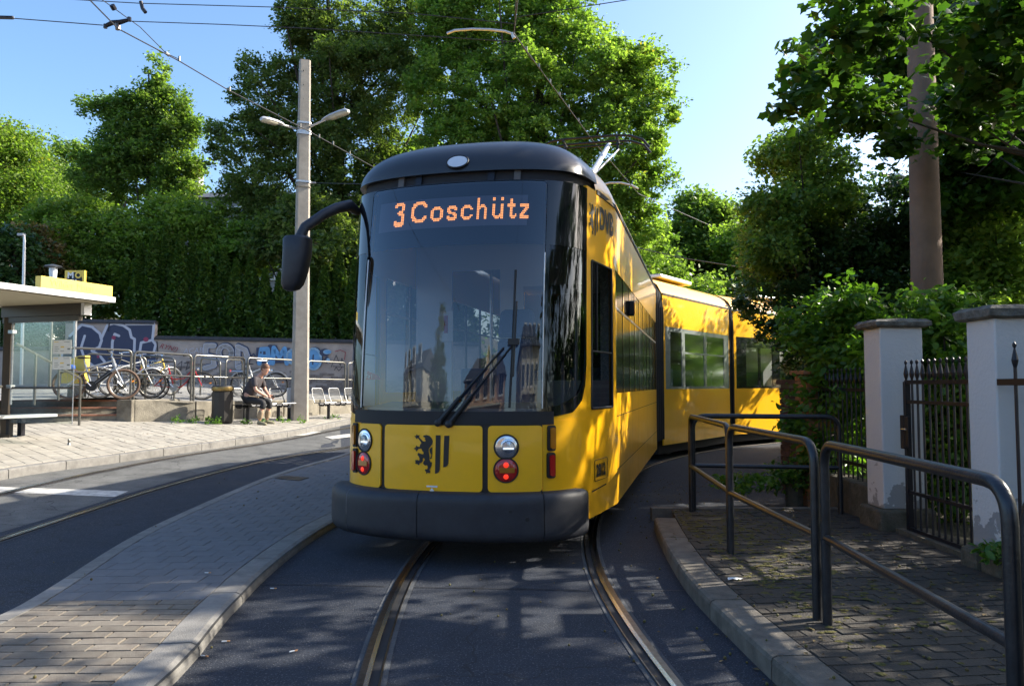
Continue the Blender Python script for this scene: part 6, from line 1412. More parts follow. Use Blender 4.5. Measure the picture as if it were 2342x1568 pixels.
fang = math.atan2(-sd.x * 1.0, sd.y) ; fdir = Vector((sd.y, -sd.x, 0)); fang = math.atan2(fdir.y, fdir.x)
man = thing("person", "seated man in dark shirt and black and khaki trousers, leaning forward, hands over knees", "person", (s1.x + sd.x * .06 + fdir.x * .02, s1.y + sd.y * .06 + fdir.y * .02, s1.z), fang)
man.rotation_euler = (0, .10, -0.12); man.scale = (1.04, 1.04, 1.04)
V = [(-.04, 0, .56), (.03, 0, .72), (.10, 0, .88), (.17, 0, 1.02), (.235, 0, 1.13), (.29, 0, 1.21)]; E = [(0, 1), (1, 2), (2, 3), (3, 4), (4, 5)]; Rd = [(.13, .15), (.11, .14), (.12, .15), (.12, .15), (.055, .055), (.07, .065)]
for s in (-1, 1):
    i = len(V); V += [(.18, s * .18, 1.03), (.27, s * .25, .80), (.42, s * .13, .70), (.50, s * .07, .665)]; Rd += [.058, .045, .034, .028]; E += [(3, i), (i, i + 1), (i + 1, i + 2), (i + 2, i + 3)]
    i = len(V); V += [(.02, s * .10, .54), (.26, s * .15, .55), (.46, s * .17, .53), (.44, s * .18, .30), (.42, s * .19, .10)]; Rd += [.09, .082, .06, .052, .038]; E += [(0, i)] + [(i + k, i + k + 1) for k in range(4)]
skinned("body", V, E, Rd, M['skin'], man)
Vs = [V[0], V[1], V[2], V[3], (.215, 0, 1.10)]; Es = [(0, 1), (1, 2), (2, 3), (3, 4)]; Rs = [(.15, .17), (.135, .165), (.145, .175), (.135, .17), (.07, .075)]
for s in (-1, 1): i = len(Vs); Vs += [(.18, s * .185, 1.03), (.23, s * .225, .90), (.255, s * .24, .85)]; Rs += [.08, .073, .07]; Es += [(3, i), (i, i + 1), (i + 1, i + 2)]
skinned("shirt", Vs, Es, Rs, M['shirt'], man)
Vt = [(-.04, 0, .55), (-.04, 0, .62)]; Et = [(0, 1)]; Rt = [(.145, .17), (.14, .16)]
for s in (-1, 1): i = len(Vt); Vt += [(.04, s * .11, .54), (.26, s * .15, .55), (.47, s * .17, .53), (.45, s * .18, .36)]; Rt += [.105, .095, .078, .07]; Et += [(0, i)] + [(i + k, i + k + 1) for k in range(3)]
skinned("trousers", Vt, Et, Rt, M['trs'], man)
for s in (-1, 1):
    skinned("trouser_leg", [(.45, s * .18, .37), (.43, s * .185, .24), (.42, s * .19, .12)], [(0, 1), (1, 2)], [.075, .068, .062], M['khaki'], man)
    skinned("shoe", [(.37, s * .19, .055), (.46, s * .20, .055), (.56, s * .215, .045), (.63, s * .225, .04)], [(0, 1), (1, 2), (2, 3)], [.048, .052, .046, .032], M['shoe'], man)
    MB().box((.2, s * .155, .635), (.22, .10, .02)).build("thigh_patch", M['khaki'], man)
    h0 = Vector((.50, s * .065, .665)); hnd = [tuple(h0), (.545, s * .045, .655)]; skinned("palm", hnd + [(.575, s * .03, .65)], [(0, 1), (1, 2)], [.03, .034, .028], M['skin'], man)
    for k in range(4):
        f0 = Vector((.585, s * .03, .672 - .016 * k)); L_ = (.05, .056, .052, .04)[k]
        skinned("finger", [tuple(f0), tuple(f0 + Vector((L_ * .5, -s * .018, -.004))), tuple(f0 + Vector((L_ * .75, -s * .045, -.010)))], [(0, 1), (1, 2)], [.0095, .009, .0075], M['skin'], man, 1)
    skinned("thumb", [(.535, s * .03, .685), (.56, s * .012, .70), (.585, s * .004, .70)], [(0, 1), (1, 2)], [.012, .011, .009], M['skin'], man, 1)
# head with face, ears and hair
hc = Vector((.335, 0, 1.285)); Rh = Matrix.Rotation(.32, 3, 'Y')
def hp3(x, y, z): return tuple(hc + Rh @ Vector((x, y, z)))
rings = []
for z, rx_, ry_, ox in ((-.125, .02, .02, .05), (-.115, .045, .04, .035), (-.085, .072, .058, .016), (-.04, .086, .068, .006), (.01, .095, .074, -.002), (.05, .094, .075, -.006), (.085, .080, .066, -.010), (.112, .048, .042, -.012), (.122, .01, .01, -.012)):
    rings.append([hp3(ox + rx_ * math.cos(a), ry_ * math.sin(a), z) for a in [2 * PI * k / 18 for k in range(18)]])
hd_ = loft("head", rings, M['skin'], man, world=False, smooth=True)
b = MB(); b.add([hp3(.085, -.012, -.03), hp3(.085, .012, -.03), hp3(.118, 0, -.028), hp3(.092, 0, .02)], [(0, 1, 2), (0, 2, 3), (1, 3, 2), (0, 3, 1)]); b.build("nose", M['skin'], hd_)
for s in (-1, 1):
    MB().lathe([(.010, -.004), (.010, .004)], hp3(.084, s * .030, .012), 8, Matrix.Rotation(PI / 2, 3, 'Y')).build("eye", M['black'], hd_)
    MB().lathe([(.012, -.006), (.024, 0), (.016, .006)], hp3(-.008, s * .076, -.005), 10, Matrix.Rotation(PI / 2, 3, 'X')).build("ear", M['skin'], hd_)
MB().box(hp3(.083, 0, -.065), (.006, .04, .007)).build("mouth", M['red'], hd_)
rings = []
for z, k_ in ((-.045, 1.03), (.01, 1.07), (.05, 1.09), (.09, 1.12), (.120, 1.0), (.138, .3)):
    z_, rx_, ry_ = z, .096 * k_ * math.sqrt(max(.02, 1 - (z / .142) ** 2)), .077 * k_ * math.sqrt(max(.02, 1 - (z / .142) ** 2))
    rings.append([hp3(-.008 + (rx_ * math.cos(a) if math.cos(a) < .2 else min(rx_ * math.cos(a), (.02 if z < .045 else .1))), ry_ * math.sin(a) * (1 if z > 0 or math.cos(a) < 0 else .8), z) for a in [2 * PI * k / 20 for k in range(20)]])
loft("hair", rings, M['hair'], hd_, world=False, smooth=True)
cam_ = thing("hand_held_device", "small dark device held between the seated man's hands", "device", tuple(root_matrix(man) @ Vector((.60, 0, .675))), fang)
MB().box((0, 0, 0), (.09, .045, .05)).build("device_body", M['black'], cam_, bevel=.008)
MB().tube([(.03, 0, 0), (.07, 0, -.005)], .02, 10).build("lens", M['black'], cam_)

# ---- shelter
e_ = Vector((.325, .946, 0)); p_ = Vector((.946, -.325, 0)); Cc = Vector((-6.9, 13.3, 0)); up = Vector((0, 0, 1))
sh = thing("tram_shelter", "glass tram stop shelter with flat pale roof and brown steel post", "shelter", (-8.98, 14.0, hp(-8.98, 14.0)))
ZR = 2.86
M['soffit'] = mat("shelter_soffit", (0.42, 0.37, 0.26), 0.6)
def hexa(name, a, b_, c, d, z0, z1, m, par, **k):
    q = MB(); q.prism([Vector((v.x, v.y, z0)) for v in (a, b_, c, d)], (0, 0, 0), (0, 0, z1 - z0)); return q.build(name, m, par, world=True, **k)
F0, F1 = Cc, Cc - e_ * 5.2; B0, B1 = Cc - p_ * 2.5, Cc - e_ * 5.2 - p_ * 2.5
hexa("roof", F0, F1, B1, B0, ZR + .02, ZR + .11, M['alu'], sh); hexa("soffit", F0 - p_ * .06 - e_ * .06, F1, B1, B0 - e_ * .06, ZR, ZR + .018, M['soffit'], sh)
bc = Cc - e_ * .25
def beam(name, a, b_, w, z0, z1, m, par):
    a, b_ = Vector(a), Vector(b_); d = (b_ - a).normalized(); n = Vector((d.y, -d.x, 0)) * w / 2
    return hexa(name, a - n, b_ - n, b_ + n, a + n, z0, z1, m, par)
beam("roof_beam", bc - p_ * 2.3, bc - p_ * .42, .14, ZR - .20, ZR - .002, M['brownmetal'], sh); beam("beam_end", bc - p_ * .415, bc - p_ * .34, .15, ZR - .21, ZR - .004, M['alu'], sh)
beam("lower_beam", bc - p_ * 2.3, bc - p_ * .5, .08, ZR - .30, ZR - .205, M['brownmetal'], sh)
for k in (0, 4.2):
    pp = bc - p_ * 2.2 - e_ * k; g_ = hp(pp.x, pp.y); q = MB(); q.box((pp.x, pp.y, (ZR - .2 + g_) / 2), (.12, .12, ZR - .2 - g_), rz=.33); q.build("post", M['brownmetal'], sh, world=True, bevel=.01)
    q = MB(); q.box((pp.x, pp.y, g_ + .02), (.2, .2, .05), rz=.33); q.build("base_plate", M['brownmetal'], sh, world=True)
g0 = bc - p_ * 2.08; g1 = bc - p_ * .62
q = MB(); q.prism([g0 + up * .78, g1 + up * .78, g1 + up * 2.60, g0 + up * 2.60], (0, 0, 0), e_ * .008); pane = q.build("side_pane", M['shelter_glass'], sh, world=True)
for a, c in ((g0 + up * 1.1, g0 + up * 2.62), (g1 + up * .78, g1 + up * 2.6), (g0 + up * 2.61, g1 + up * 2.61)): MB().tube([a, c], .016 if a.z > 1 else .008, 6).build("pane_frame", M['steel'], sh, world=True)
for z in (2.4, 1.42): MB().box(tuple(g0 + up * z - p_ * .03), (.14, .08, .06), rz=-.33).build("pane_clamp", M['steel'], sh, world=True)
MB().tube([g0 + up * 1.4, g1 + up * 1.4], .022, 6).build("cross_rail", M['brownmetal'], sh, world=True)
bt = g1 - e_ * .05; MB().lathe([(.03, 0), (.018, .04), (.024, .08), (.012, .10)], (bt.x, bt.y, hp(bt.x, bt.y)), 8).build("glass_foot", M['galv'], sh, world=True)
for z0, z1 in ((1.99, 2.23), (1.72, 1.94)):
    k0, k1 = bc - p_ * 1.10 - e_ * .012, bc - p_ * .68 - e_ * .012
    q = MB(); q.prism([k0 + up * z0, k1 + up * z0, k1 + up * z1, k0 + up * z1], (0, 0, 0), e_ * .003); nt_ = q.build("notice", M['paper'], sh, world=True)
    for f_, zz, w, h, m_ in ((.05, .85, .25, .05, 'sign_yellow'), (.42, .45, .2, .1, 'sign_yellow'), (.8, .3, .15, .1, 'galv'), (.1, .5, .2, .03, 'galv'), (.1, .35, .25, .03, 'galv'), (.1, .2, .2, .03, 'galv'), (.6, .85, .3, .03, 'galv'), (.42, .2, .2, .03, 'galv')):
        a = k0.lerp(k1, f_) + up * (z0 + (z1 - z0) * zz) - e_ * .002; c = k0.lerp(k1, min(1, f_ + w)) + up * (z0 + (z1 - z0) * zz) - e_ * .002
        q = MB(); q.add([a, c, c + up * h * (z1 - z0), a + up * h * (z1 - z0)], [(0, 1, 2, 3)]); q.build("print", M[m_], nt_, world=True)
for k in range(3):
    a = bc - p_ * 2.25 - e_ * (.12 + 1.4 * k); c = a - e_ * 1.32; q = MB(); q.prism([a + up * .78, c + up * .78, c + up * 2.6, a + up * 2.6], (0, 0, 0), p_ * .008); q.build("back_pane", M['shelter_glass'], sh, world=True)
MB().tube([bc - p_ * 2.2, bc - p_ * 2.2 - e_ * 6][0:1] + [bc - p_ * 2.2 - e_ * 6] if False else [bc - p_ * 2.2 + up * 1.42, bc - p_ * 2.2 - e_ * 6 + up * 1.42], .028, 6).build("back_rail", M['brownmetal'], sh, world=True)
# stop name board on the roof
nb = thing("stop_name_board", "long yellow board with the stop name standing on the shelter roof edge", "sign", tuple(Cc + up * (ZR + .11)))
a, c = Cc - e_ * .05 - p_ * .02, Cc - e_ * 1.42 - p_ * .02
q = MB(); q.prism([a + up * (ZR + .112), c + up * (ZR + .112), c + up * (ZR + .30), a + up * (ZR + .30)], (0, 0, 0), -p_ * .12); q.build("board", M['sign_yellow'], nb, world=True)
M['fadedink'] = mat("faded_lettering", (0.50, 0.37, 0.10), .5)
v, f = text2d("Wilder Mann", .155, 0); q = MB(); q.add([c + p_ * .004 + e_ * (.16 + x) + up * (ZR + .16 + y) for x, y in v], f); q.build("lettering", M['fadedink'], nb, world=True)
# bench in the shelter
bq = hit(34, 997, hp); bn = thing("shelter_bench", "slim metal bench with two dark legs at the shelter, cut by the left edge", "bench", tuple(bq))
bdir = Vector((.90, -.10, 0)).normalized(); l0, l1 = hit(20, 999, hp), hit(48, 996, hp); bd_ = (l1 - l0).normalized(); bd_.z = 0
tz_ = P(48, 946, l1.y).z
a, c = l0 - bd_ * 1.5, P(113, 946, l1.y + .1); c.z = 0; c = Vector((c.x, c.y, 0)); n = Vector((-bd_.y, bd_.x, 0)) * .17
hexa("seat_plate", Vector((a.x, a.y, 0)) - n, c - n, c + n, Vector((a.x, a.y, 0)) + n, tz_ - .05, tz_, M['alu'], bn)
for l in (l0, l1): q = MB(); q.box((l.x, l.y, (l.z + tz_ - .05) / 2), (.07, .12, tz_ - .05 - l.z)); q.build("leg", M['iron'], bn, world=True); q = MB(); q.box((l.x, l.y, tz_ - .07), (.08, .3, .035)); q.build("bracket", M['iron'], bn, world=True)
# MOBI sign and yellow service column
ms = P(173, 640, 18.5); gb = bp(ms.x, 18.5); sg_ = thing("mobility_sign", "square yellow sign with a black disc reading MOBI behind the stop name board", "sign", (ms.x, 18.5, gb))
s_ = 22.5 * 18.5 / FPX; zc_ = P(173, 641, 18.5).z
q = MB(); q.box((ms.x, 18.5, zc_), (2 * s_, .10, 2 * s_)); sb_ = q.build("panel", M['sign_yellow'], sg_, world=True)
q = MB(); q.tube([(ms.x, 18.447, zc_), (ms.x, 18.444, zc_)], s_ * .80, 32); q.build("disc", M['black'], sb_, world=True)
for s, y0, m_, x0 in (("M", .05, 'white', -.17), ("O", .05, 'sign_yellow', .01), ("BI", -.13, 'white', -.10)):
    v, f = text2d(s, .20, .008); q = MB(); q.add([(ms.x + x0 + x, 18.44, zc_ + y0 + y) for x, y in v], f); q.build("letter", M[m_], sb_, world=True)
q = MB(); q.tube([(ms.x, 18.55, gb), (ms.x, 18.55, zc_)], .04, 8); q.build("post", M['steel'], sg_, world=True)
yc_ = P(165, 875, 17.2); g_ = bp(yc_.x, 17.2); ysc = thing("service_column", "yellow rounded service column seen through the shelter glass", "column", (yc_.x, 17.2, g_))
poly = [(-.22, 0), (.30, 0), (.30, .60)] + [(.30 - .52 * math.sin(t), .02 + .58 * 1.0 * math.cos(t) * 1.0) for t in [PI / 2 * k / 8 for k in range(9)]]
poly = [(-.22, 0), (.30, 0), (.30, .62), (.20, .62), (.06, .58), (-.07, .50), (-.16, .40), (-.21, .28)]
z0 = P(165, 876, 17.2).z; q = MB(); q.prism([(yc_.x + x, 17.15, z0 + y) for x, y in poly], (0, 0, 0), (0, .2, 0)); q.build("column_head", M['sign_yellow'], ysc, world=True); q = MB(); q.box((yc_.x + .04, 17.27, (g_ + z0) / 2), (.30, .12, z0 - g_ + .02)); q.build("column_foot", M['galv'], ysc, world=True)
# small street lamps and house fragments behind
b0 = P(52, 780, 24.0); l = thing("street_lamp", "slim pale street lamp with a small hooked head at the far left", "street lamp", (b0.x, 24.0, bp(b0.x, 24)))
pt_ = [Vector((b0.x, 24, bp(b0.x, 24))), P(55, 600, 24.0), P(56, 550, 24.0), P(55, 538, 24.0), P(51, 535, 24.0)]
MB().tube(pt_, [.05, .045, .04, .035, .03], 8).build("pole", M['alu'], l, world=True, smooth=True); MB().box(tuple(P(49, 537, 24.0)), (.20, .16, .08)).build("lamp_head", M['lamp_shell'], l, world=True, bevel=.02)
mz = P(122, 612, 21.0); l = thing("park_lamp", "mushroom-shaped park lamp with frosted cylinder above the stop name board", "park lamp", (mz.x, 21.0, bp(mz.x, 21)))
MB().tube([(mz.x, 21, bp(mz.x, 21)), (mz.x, 21, mz.z - .28)], .04, 8).build("pole", M['galv'], l, world=True); MB().lathe([(.09, -.28), (.105, -.05), (.10, .0)], tuple(mz), 16).build("lamp_glass", M['caplens'], l, world=True, smooth=True); MB().lathe([(.13, -.01), (.24, .02), (.20, .05), (.05, .09)], tuple(mz), 20).build("hat", M['galv'], l, world=True, smooth=True)
# houses glimpsed through the trees
M['render_w'] = mat("house_render", (0.62, 0.60, 0.56), .85); M['slate'] = mat("slate_roof", (0.06, 0.065, 0.075), .6, var=.2, vs=2); M['tilered'] = mat("red_roof", (0.28, 0.09, 0.05), .8); M['houseglass'] = mat("house_window", (0.03, 0.04, 0.05), .08, coat=1)
M['grey_r'] = mat("grey_render", (0.30, 0.30, 0.30), .85)
def house(name, label, u0, u1, vt, vr, Y, wm, rm, depth=9, rows=3, cols=5, chim=None):
    a, c = P(u0, vr, Y), P(u1, vr, Y); t = thing(name, label, "house", (a.x, Y, 2)); w = c.x - a.x; zb = 1.0
    MB().box(((a.x + c.x) / 2, Y + depth / 2, (zb + a.z) / 2), (w, depth, a.z - zb)).build("wall", wm, t, world=True)
    zt_ = P(u0, vt, Y).z; q = MB(); o = .35; ym = Y + depth / 2
    q.add([(a.x - o, Y - o, a.z - .1), (c.x + o, Y - o, a.z - .1), (c.x + o, Y + depth + o, a.z - .1), (a.x - o, Y + depth + o, a.z - .1), (a.x - o, ym, zt_), (c.x + o, ym, zt_)], [(0, 1, 5, 4), (2, 3, 4, 5), (1, 2, 5), (3, 0, 4), (3, 2, 1, 0)]); rf = q.build("roof", rm, t, world=True)
    for r in range(rows):
        for k in range(cols):
            x = a.x + w * (k + .5) / cols; z = a.z - 1.4 - 2.9 * r
            if z < 2: continue
            q = MB(); q.box((x, Y - .02, z), (1.15, .12, 1.6)); fw = q.build("window", M['white'], t, world=True); q = MB(); q.box((x, Y - .085, z), (.95, .02, 1.4)); q.build("pane", M['houseglass'], fw, world=True)
    if chim:
        p = P(chim[0], chim[1], ym); q = MB(); q.box((p.x, ym, (p.z + zt_) / 2 - .4), (1.0, .9, p.z - zt_ + .9)); q.build("chimney", M['grey_r'], rf, world=True); q = MB(); q.box((p.x, ym, p.z), (1.25, 1.1, .12)); q.build("chimney_cap", M['slate'], rf, world=True)
    return t
house("apartment_house", "grey house with dark roof and chimney half hidden behind the trees", 420, 860, 398, 450, 46, M['grey_r'], M['slate'], chim=(443, 378), rows=3, cols=8)
house("white_house", "white house with red roof glimpsed behind the left-edge tree", -60, 40, 395, 430, 48, M['render_w'], M['tilered'], rows=3, cols=2)
# weeds along the retaining wall
for k, (u, v, ru, rv) in enumerate(((478, 963, 9, 6), (500, 962, 7, 7), (560, 966, 20, 4), (605, 963, 14, 4), (648, 960, 14, 6), (405, 962, 12, 6), (440, 960, 9, 7), (690, 962, 10, 5), (760, 953, 28, 4), (480, 958, 14, 6))):
    p = hit(u, v + rv, hp); Yw = p.y
    t = thing("weed_clump", "small green weeds, " + ["left of the bin foot", "touching the bin foot", "under the man's seat", "right of the man's shoes", "left of the pole foot", "leftmost clump below the retaining wall", "second clump below the retaining wall", "at the pole's foot", "under the empty seats", "between retaining wall and bin"][k], "weeds", tuple(p), 0, "weeds along the platform")
    crown(t, [blob(u, v, ru, rv, Yw, .12)], 80, .05, lm['vine'], per=8, spread=.07, shape=LEAF_O, faces=LEAF_O_F, name="leaves")
# ================================================================== RIGHT SIDE: RAILINGS, PILLARS, GATE, FENCE, MAST
rg = "dark tube railings on the right pavement"
RF = [Vector((1.895, 8.19, .12)), Vector((1.745, 6.22, .12)), Vector((1.735, 6.16, .12)), Vector((1.735, 4.44, .12)), Vector((1.76, 4.36, .12)), Vector((1.655, 2.58, .12)), Vector((1.665, 2.50, .12)), Vector((1.70, .6, .12))]
for a, c, lab in ((0, 1, "farthest of the railing frames along the kerb, ending in front of the yellow middle car"), (2, 3, "second-farthest railing frame along the kerb, catching golden light from the tram"), (4, 5, "nearest complete railing frame, crossing in front of both white pillars"), (6, 7, "railing frame cut off by the right edge of the picture")):
    rail_frame("tube_railing", RF[a], RF[c], 1.0, .0265, M['railpaint'], lab, rg, .475, .14)
rail_frame("tube_railing", Vector((1.93, 8.24, .12)), Vector((3.40, 8.02, .12)), 1.0, .0265, M['railpaint'], "railing frame set crossways at the pavement end before the driveway", rg, .475, .14)
M['wpillar'] = mat("white_lime_render", (0.72, 0.68, 0.64), 0.9, var=.06, vs=4, bump=.25, bs=35)
M['bare'] = mat("bare_grey_render", (0.26, 0.25, 0.25), 0.95, var=.15, vs=20, bump=.4, bs=60)
M['capstone'] = mat("lichen_capstone", (0.20, 0.19, 0.165), 0.95, col2=(0.07, 0.065, 0.055), vs=14, bump=.6, bs=50)
M['sandstone'] = mat("mossy_sandstone", (0.12, 0.10, 0.075), 0.95, col2=(0.06, 0.055, 0.035), vs=9, bump=.6, bs=40)
# peeling render: base coat with a blotchy grey patch near the ground
def peel(name, z0, z1, sc=5.5, seed=0.0):
    m = mat(name, (0.72, 0.68, 0.64), 0.9, bump=.25, bs=35); n = m.node_tree; L = n.links; b = n.nodes["Principled BSDF"]
    g = n.nodes.new("ShaderNodeNewGeometry"); t = n.nodes.new("ShaderNodeTexNoise"); t.inputs["Scale"].default_value = sc; t.inputs["Detail"].default_value = 7; t.inputs["Roughness"].default_value = .6
    mp_ = n.nodes.new("ShaderNodeMapping"); mp_.inputs["Location"].default_value = (seed, seed, 0); L.new(g.outputs["Position"], mp_.inputs[0]); L.new(mp_.outputs[0], t.inputs["Vector"])
    sx = n.nodes.new("ShaderNodeSeparateXYZ"); L.new(g.outputs["Position"], sx.inputs[0])
    r = n.nodes.new("ShaderNodeMapRange"); r.inputs[1].default_value = z0; r.inputs[2].default_value = z1; r.inputs[3].default_value = .25; r.inputs[4].default_value = -.22
    L.new(sx.outputs[2], r.inputs[0]); a = n.nodes.new("ShaderNodeMath"); L.new(t.outputs["Fac"], a.inputs[0]); L.new(r.outputs[0], a.inputs[1])
    s = n.nodes.new("ShaderNodeMapRange"); s.inputs[1].default_value = .655; s.inputs[2].default_value = .67; L.new(a.outputs[0], s.inputs[0])
    mx = n.nodes.new("ShaderNodeMix"); mx.data_type = 'RGBA'; mx.inputs[6].default_value = (0.60, 0.58, 0.57, 1); mx.inputs[7].default_value = (0.30, 0.285, 0.28, 1)
    L.new(s.outputs[0], mx.inputs[0]); L.new(mx.outputs[2], b.inputs["Base Color"]); return m
M['peel1'] = peel("peeling_white_render", .25, 1.15, 6.0, 3.0)
def pillar(y0, y1, x0, x1, zp, z1, zc, label, plinth=(0.05, .02), blocks=1):
    t = thing("gate_pillar", label, "pillar", ((x0 + x1) / 2, (y0 + y1) / 2, .12), 0, "white rendered gate pillars")
    MB().box(((x0 + x1) / 2, (y0 + y1) / 2, (zp + z1) / 2), (x1 - x0, y1 - y0, z1 - zp)).build("shaft", M['peel1'], t, world=True, bevel=.012)
    e = .055; n = 6; rings = []
    for z, o in ((z1, e - .03), (z1 + .015, e), (zc - .03, e + .005), (zc, e - .03)):
        ring = []
        for a, c_, d, f in ((x0 - o, y0 - o, x1 + o, y0 - o), (x1 + o, y0 - o, x1 + o, y1 + o), (x1 + o, y1 + o, x0 - o, y1 + o), (x0 - o, y1 + o, x0 - o, y0 - o)):
            for k in range(n): w = k / n; ring.append((a + (d - a) * w + random.uniform(-.006, .006), c_ + (f - c_) * w + random.uniform(-.006, .006), z + random.uniform(-.006, .004)))
        rings.append(ring)
    loft("capstone", rings, M['capstone'], t)
    if blocks == 1: MB().box(((x0 + x1) / 2, (y0 + y1) / 2, (.10 + zp) / 2), (x1 - x0 + .12, y1 - y0 + .12, zp - .10)).build("plinth", M['sandstone'], t, world=True, bevel=.025)
    else:
        for k, (ya, yb) in enumerate(((y0 - .06, (y0 + y1) / 2 - .015), ((y0 + y1) / 2 + .015, y1 + .06))): MB().box(((x0 + x1) / 2 - .01 * k, (ya + yb) / 2, (.10 + zp) / 2 - .01 * k), (x1 - x0 + .14 - .02 * k, yb - ya, zp - .10)).build("plinth_stone", M['sandstone'], t, world=True, bevel=.03)
    return t
pillar(7.13, 7.46, 3.42, 3.82, .31, 1.985, 2.065, "white rendered gate pillar left of the iron gate, shorter in view, peeling near its foot")
p2 = pillar(5.43, 5.77, 3.42, 3.95, .27, 1.925, 2.02, "white rendered gate pillar right of the iron gate, large grey peeled patch, cut by the frame", blocks=2)
MB().tube([(3.70, 5.43, 1.37), (3.70, 5.36, 1.37)], .008, 6).build("hinge_pin", M['rail'], p2, world=True)
# iron gate
gate = thing("iron_gate", "black wrought iron gate with spear tips between the two white pillars", "gate", (3.55, 6.9, .12))
GX = 3.55
def spear(b, x, y, z0, z1, r=.010):
    b.tube([(x, y, z0), (x, y, z1 - .15)], r, 6); b.lathe([(r, 0), (.019, .03), (.022, .05), (.010, .11), (.006, .13), (.013, .145), (.013, .16), (.002, .175)], (x, y, z1 - .16), 8)
gy = [6.92 - .0 , 6.82, 6.73, 6.64, 6.54, 6.45, 6.36, 6.27, 6.18, 6.09, 6.00, 5.92, 5.84]
b = MB(); b.box((GX, 6.92, .80), (.045, .045, 1.36)); b.box((GX, 6.38, .165), (.035, 1.1, .05)); b.box((GX, 6.38, 1.475), (.03, 1.1, .035)); b.box((GX, 6.38, 1.30), (.03, 1.1, .03)); b.box((GX, 6.38, .50), (.03, 1.1, .03)); b.box((GX, 5.82, .80), (.045, .045, 1.3))
b.build("gate_frame", M['iron'], gate, world=True)
for y in gy: q = MB(); spear(q, GX - .002, y, .18, 1.66); q.build("bar", M['iron'], gate, world=True)
q = MB(); q.box((GX - .03, 6.93, 1.03), (.04, .06, .30)); q.box((GX - .03, 6.86, 1.03), (.035, .07, .28)); q.build("lock_case", M['iron'], gate, world=True, bevel=.006)
q = MB(); q.tube([(GX - .05, 6.86, 1.06), (GX - .09, 6.86, 1.06), (GX - .09, 6.78, 1.06)], .007, 6); q.build("handle", M['chrome'], gate, world=True)
q = MB(); q.box((3.62, 6.4, .125), (.3, 1.25, .07)); tag(q.build("gate_sill", M['sandstone'], None), "worn stone sill under the iron gate", "door sill")
# second leaf at far right
g2 = thing("iron_fence", "black iron fence panel with a spear tip fixed to the pillar at the right edge", "fence", (3.30, 4.7, .12))
for z, h in ((1.47, .045), (.45, .04)): q = MB(); q.box((3.42, 4.75, z), (.03, 1.3, h)); q.build("fence_rail", M['iron'], g2, world=True)
for k in range(8): q = MB(); spear(q, 3.42, 5.22 - .14 * k, .16, 1.73, .011); q.build("bar", M['iron'], g2, world=True)
# fence on a low wall beyond the first pillar
fw = thing("low_fence_wall", "low mossy stone wall carrying the overgrown iron fence", "wall", (3.6, 8.4, .1))
for k in range(3): q = MB(); q.box((3.62 + .02 * k, 7.72 + .56 * k, .27), (.26, .54, .38)); q.build("wall_stone", M['sandstone'], fw, world=True, bevel=.02)
fn = thing("iron_fence", "black iron bar fence overgrown by the climber left of the white pillar", "fence", (3.62, 8.3, .4))
for z in (1.40, .62): q = MB(); q.box((3.62, 8.3, z), (.03, 1.65, .035)); q.build("fence_rail", M['iron'], fn, world=True)
for k in range(15): q = MB(); spear(q, 3.62, 7.55 + .11 * k, .44, 1.62, .009); q.build("bar", M['iron'], fn, world=True)
# brick pillar by the driveway, built of single bricks
M['obrick'] = mat("orange_brick", (0.42, 0.20, 0.10), 0.85, var=.18, vs=18, bump=.3, bs=90, rnd=.18); M['mortar'] = mat("mortar", (0.25, 0.22, 0.18), .95)
bpil = thing("brick_pillar", "orange brick pillar with flat cap at the driveway behind the climber", "pillar", (3.68, 9.33, .0))
MB().box((3.68, 9.33, .78), (.33, .33, 1.56)).build("core", M['mortar'], bpil, world=True)
for r in range(20):
    z = .05 + r * .078
    for fx, fy, ln, rz in ((3.68, 9.155, .17, 0), (3.505, 9.33, .17, PI / 2)):
        for k in (0, 1):
            o = (-.088 + .176 * k) if r % 2 == 0 else (-.088 + .176 * k)
            q = MB(); L_ = .168 if r % 2 == 0 else (.11 if k else .225); oo = o if r % 2 == 0 else (.118 if k else -.056)
            q.box((fx + (oo if rz == 0 else 0), fy + (oo if rz else 0), z), (L_, .02 + random.uniform(0, .004), .066), rz=rz); q.build("brick", M['obrick'], bpil, world=True)
MB().box((3.68, 9.33, 1.60), (.46, .46, .05)).build("cap", M['obrick'], bpil, world=True, bevel=.006)
bp2 = thing("dark_brick_pillar", "brick pillar with shade coloured into its bricks, left of the orange one, against the tram's rear car", "pillar", (3.92, 10.6, 0))
M['shade_brick'] = mat("shaded_red_brick", (0.12, 0.055, 0.04), 0.9, var=.3, vs=12, bump=.4, bs=70, rnd=.25)  # darker red brick, the shade on its face is put into the colour
MB().box((3.92, 10.6, .73), (.32, .32, 1.46)).build("core", M['mortar'], bp2, world=True)
for r in range(18):
    for k in (0, 1):
        q = MB(); oo = (-.085 + .17 * k); q.box((3.92 + oo, 10.43, .05 + r * .078), (.16, .02, .066)); q.build("brick", M['shade_brick'], bp2, world=True)
        q = MB(); q.box((3.752, 10.6 + oo, .05 + r * .078), (.02, .16, .066)); q.build("brick", M['shade_brick'], bp2, world=True)
MB().box((3.92, 10.6, 1.49), (.42, .42, .06)).build("cap", M['shade_brick'], bp2, world=True)
MB().lathe([(.10, 0), (.11, .3), (.09, .42), (.03, .46)], (3.35, 9.2, 0), 12).build("bollard_stone", M['sandstone'])
tag(bpy.data.objects["bollard_stone"], "rounded old kerb stone standing at the foot of the brick pillar", "guard stone")
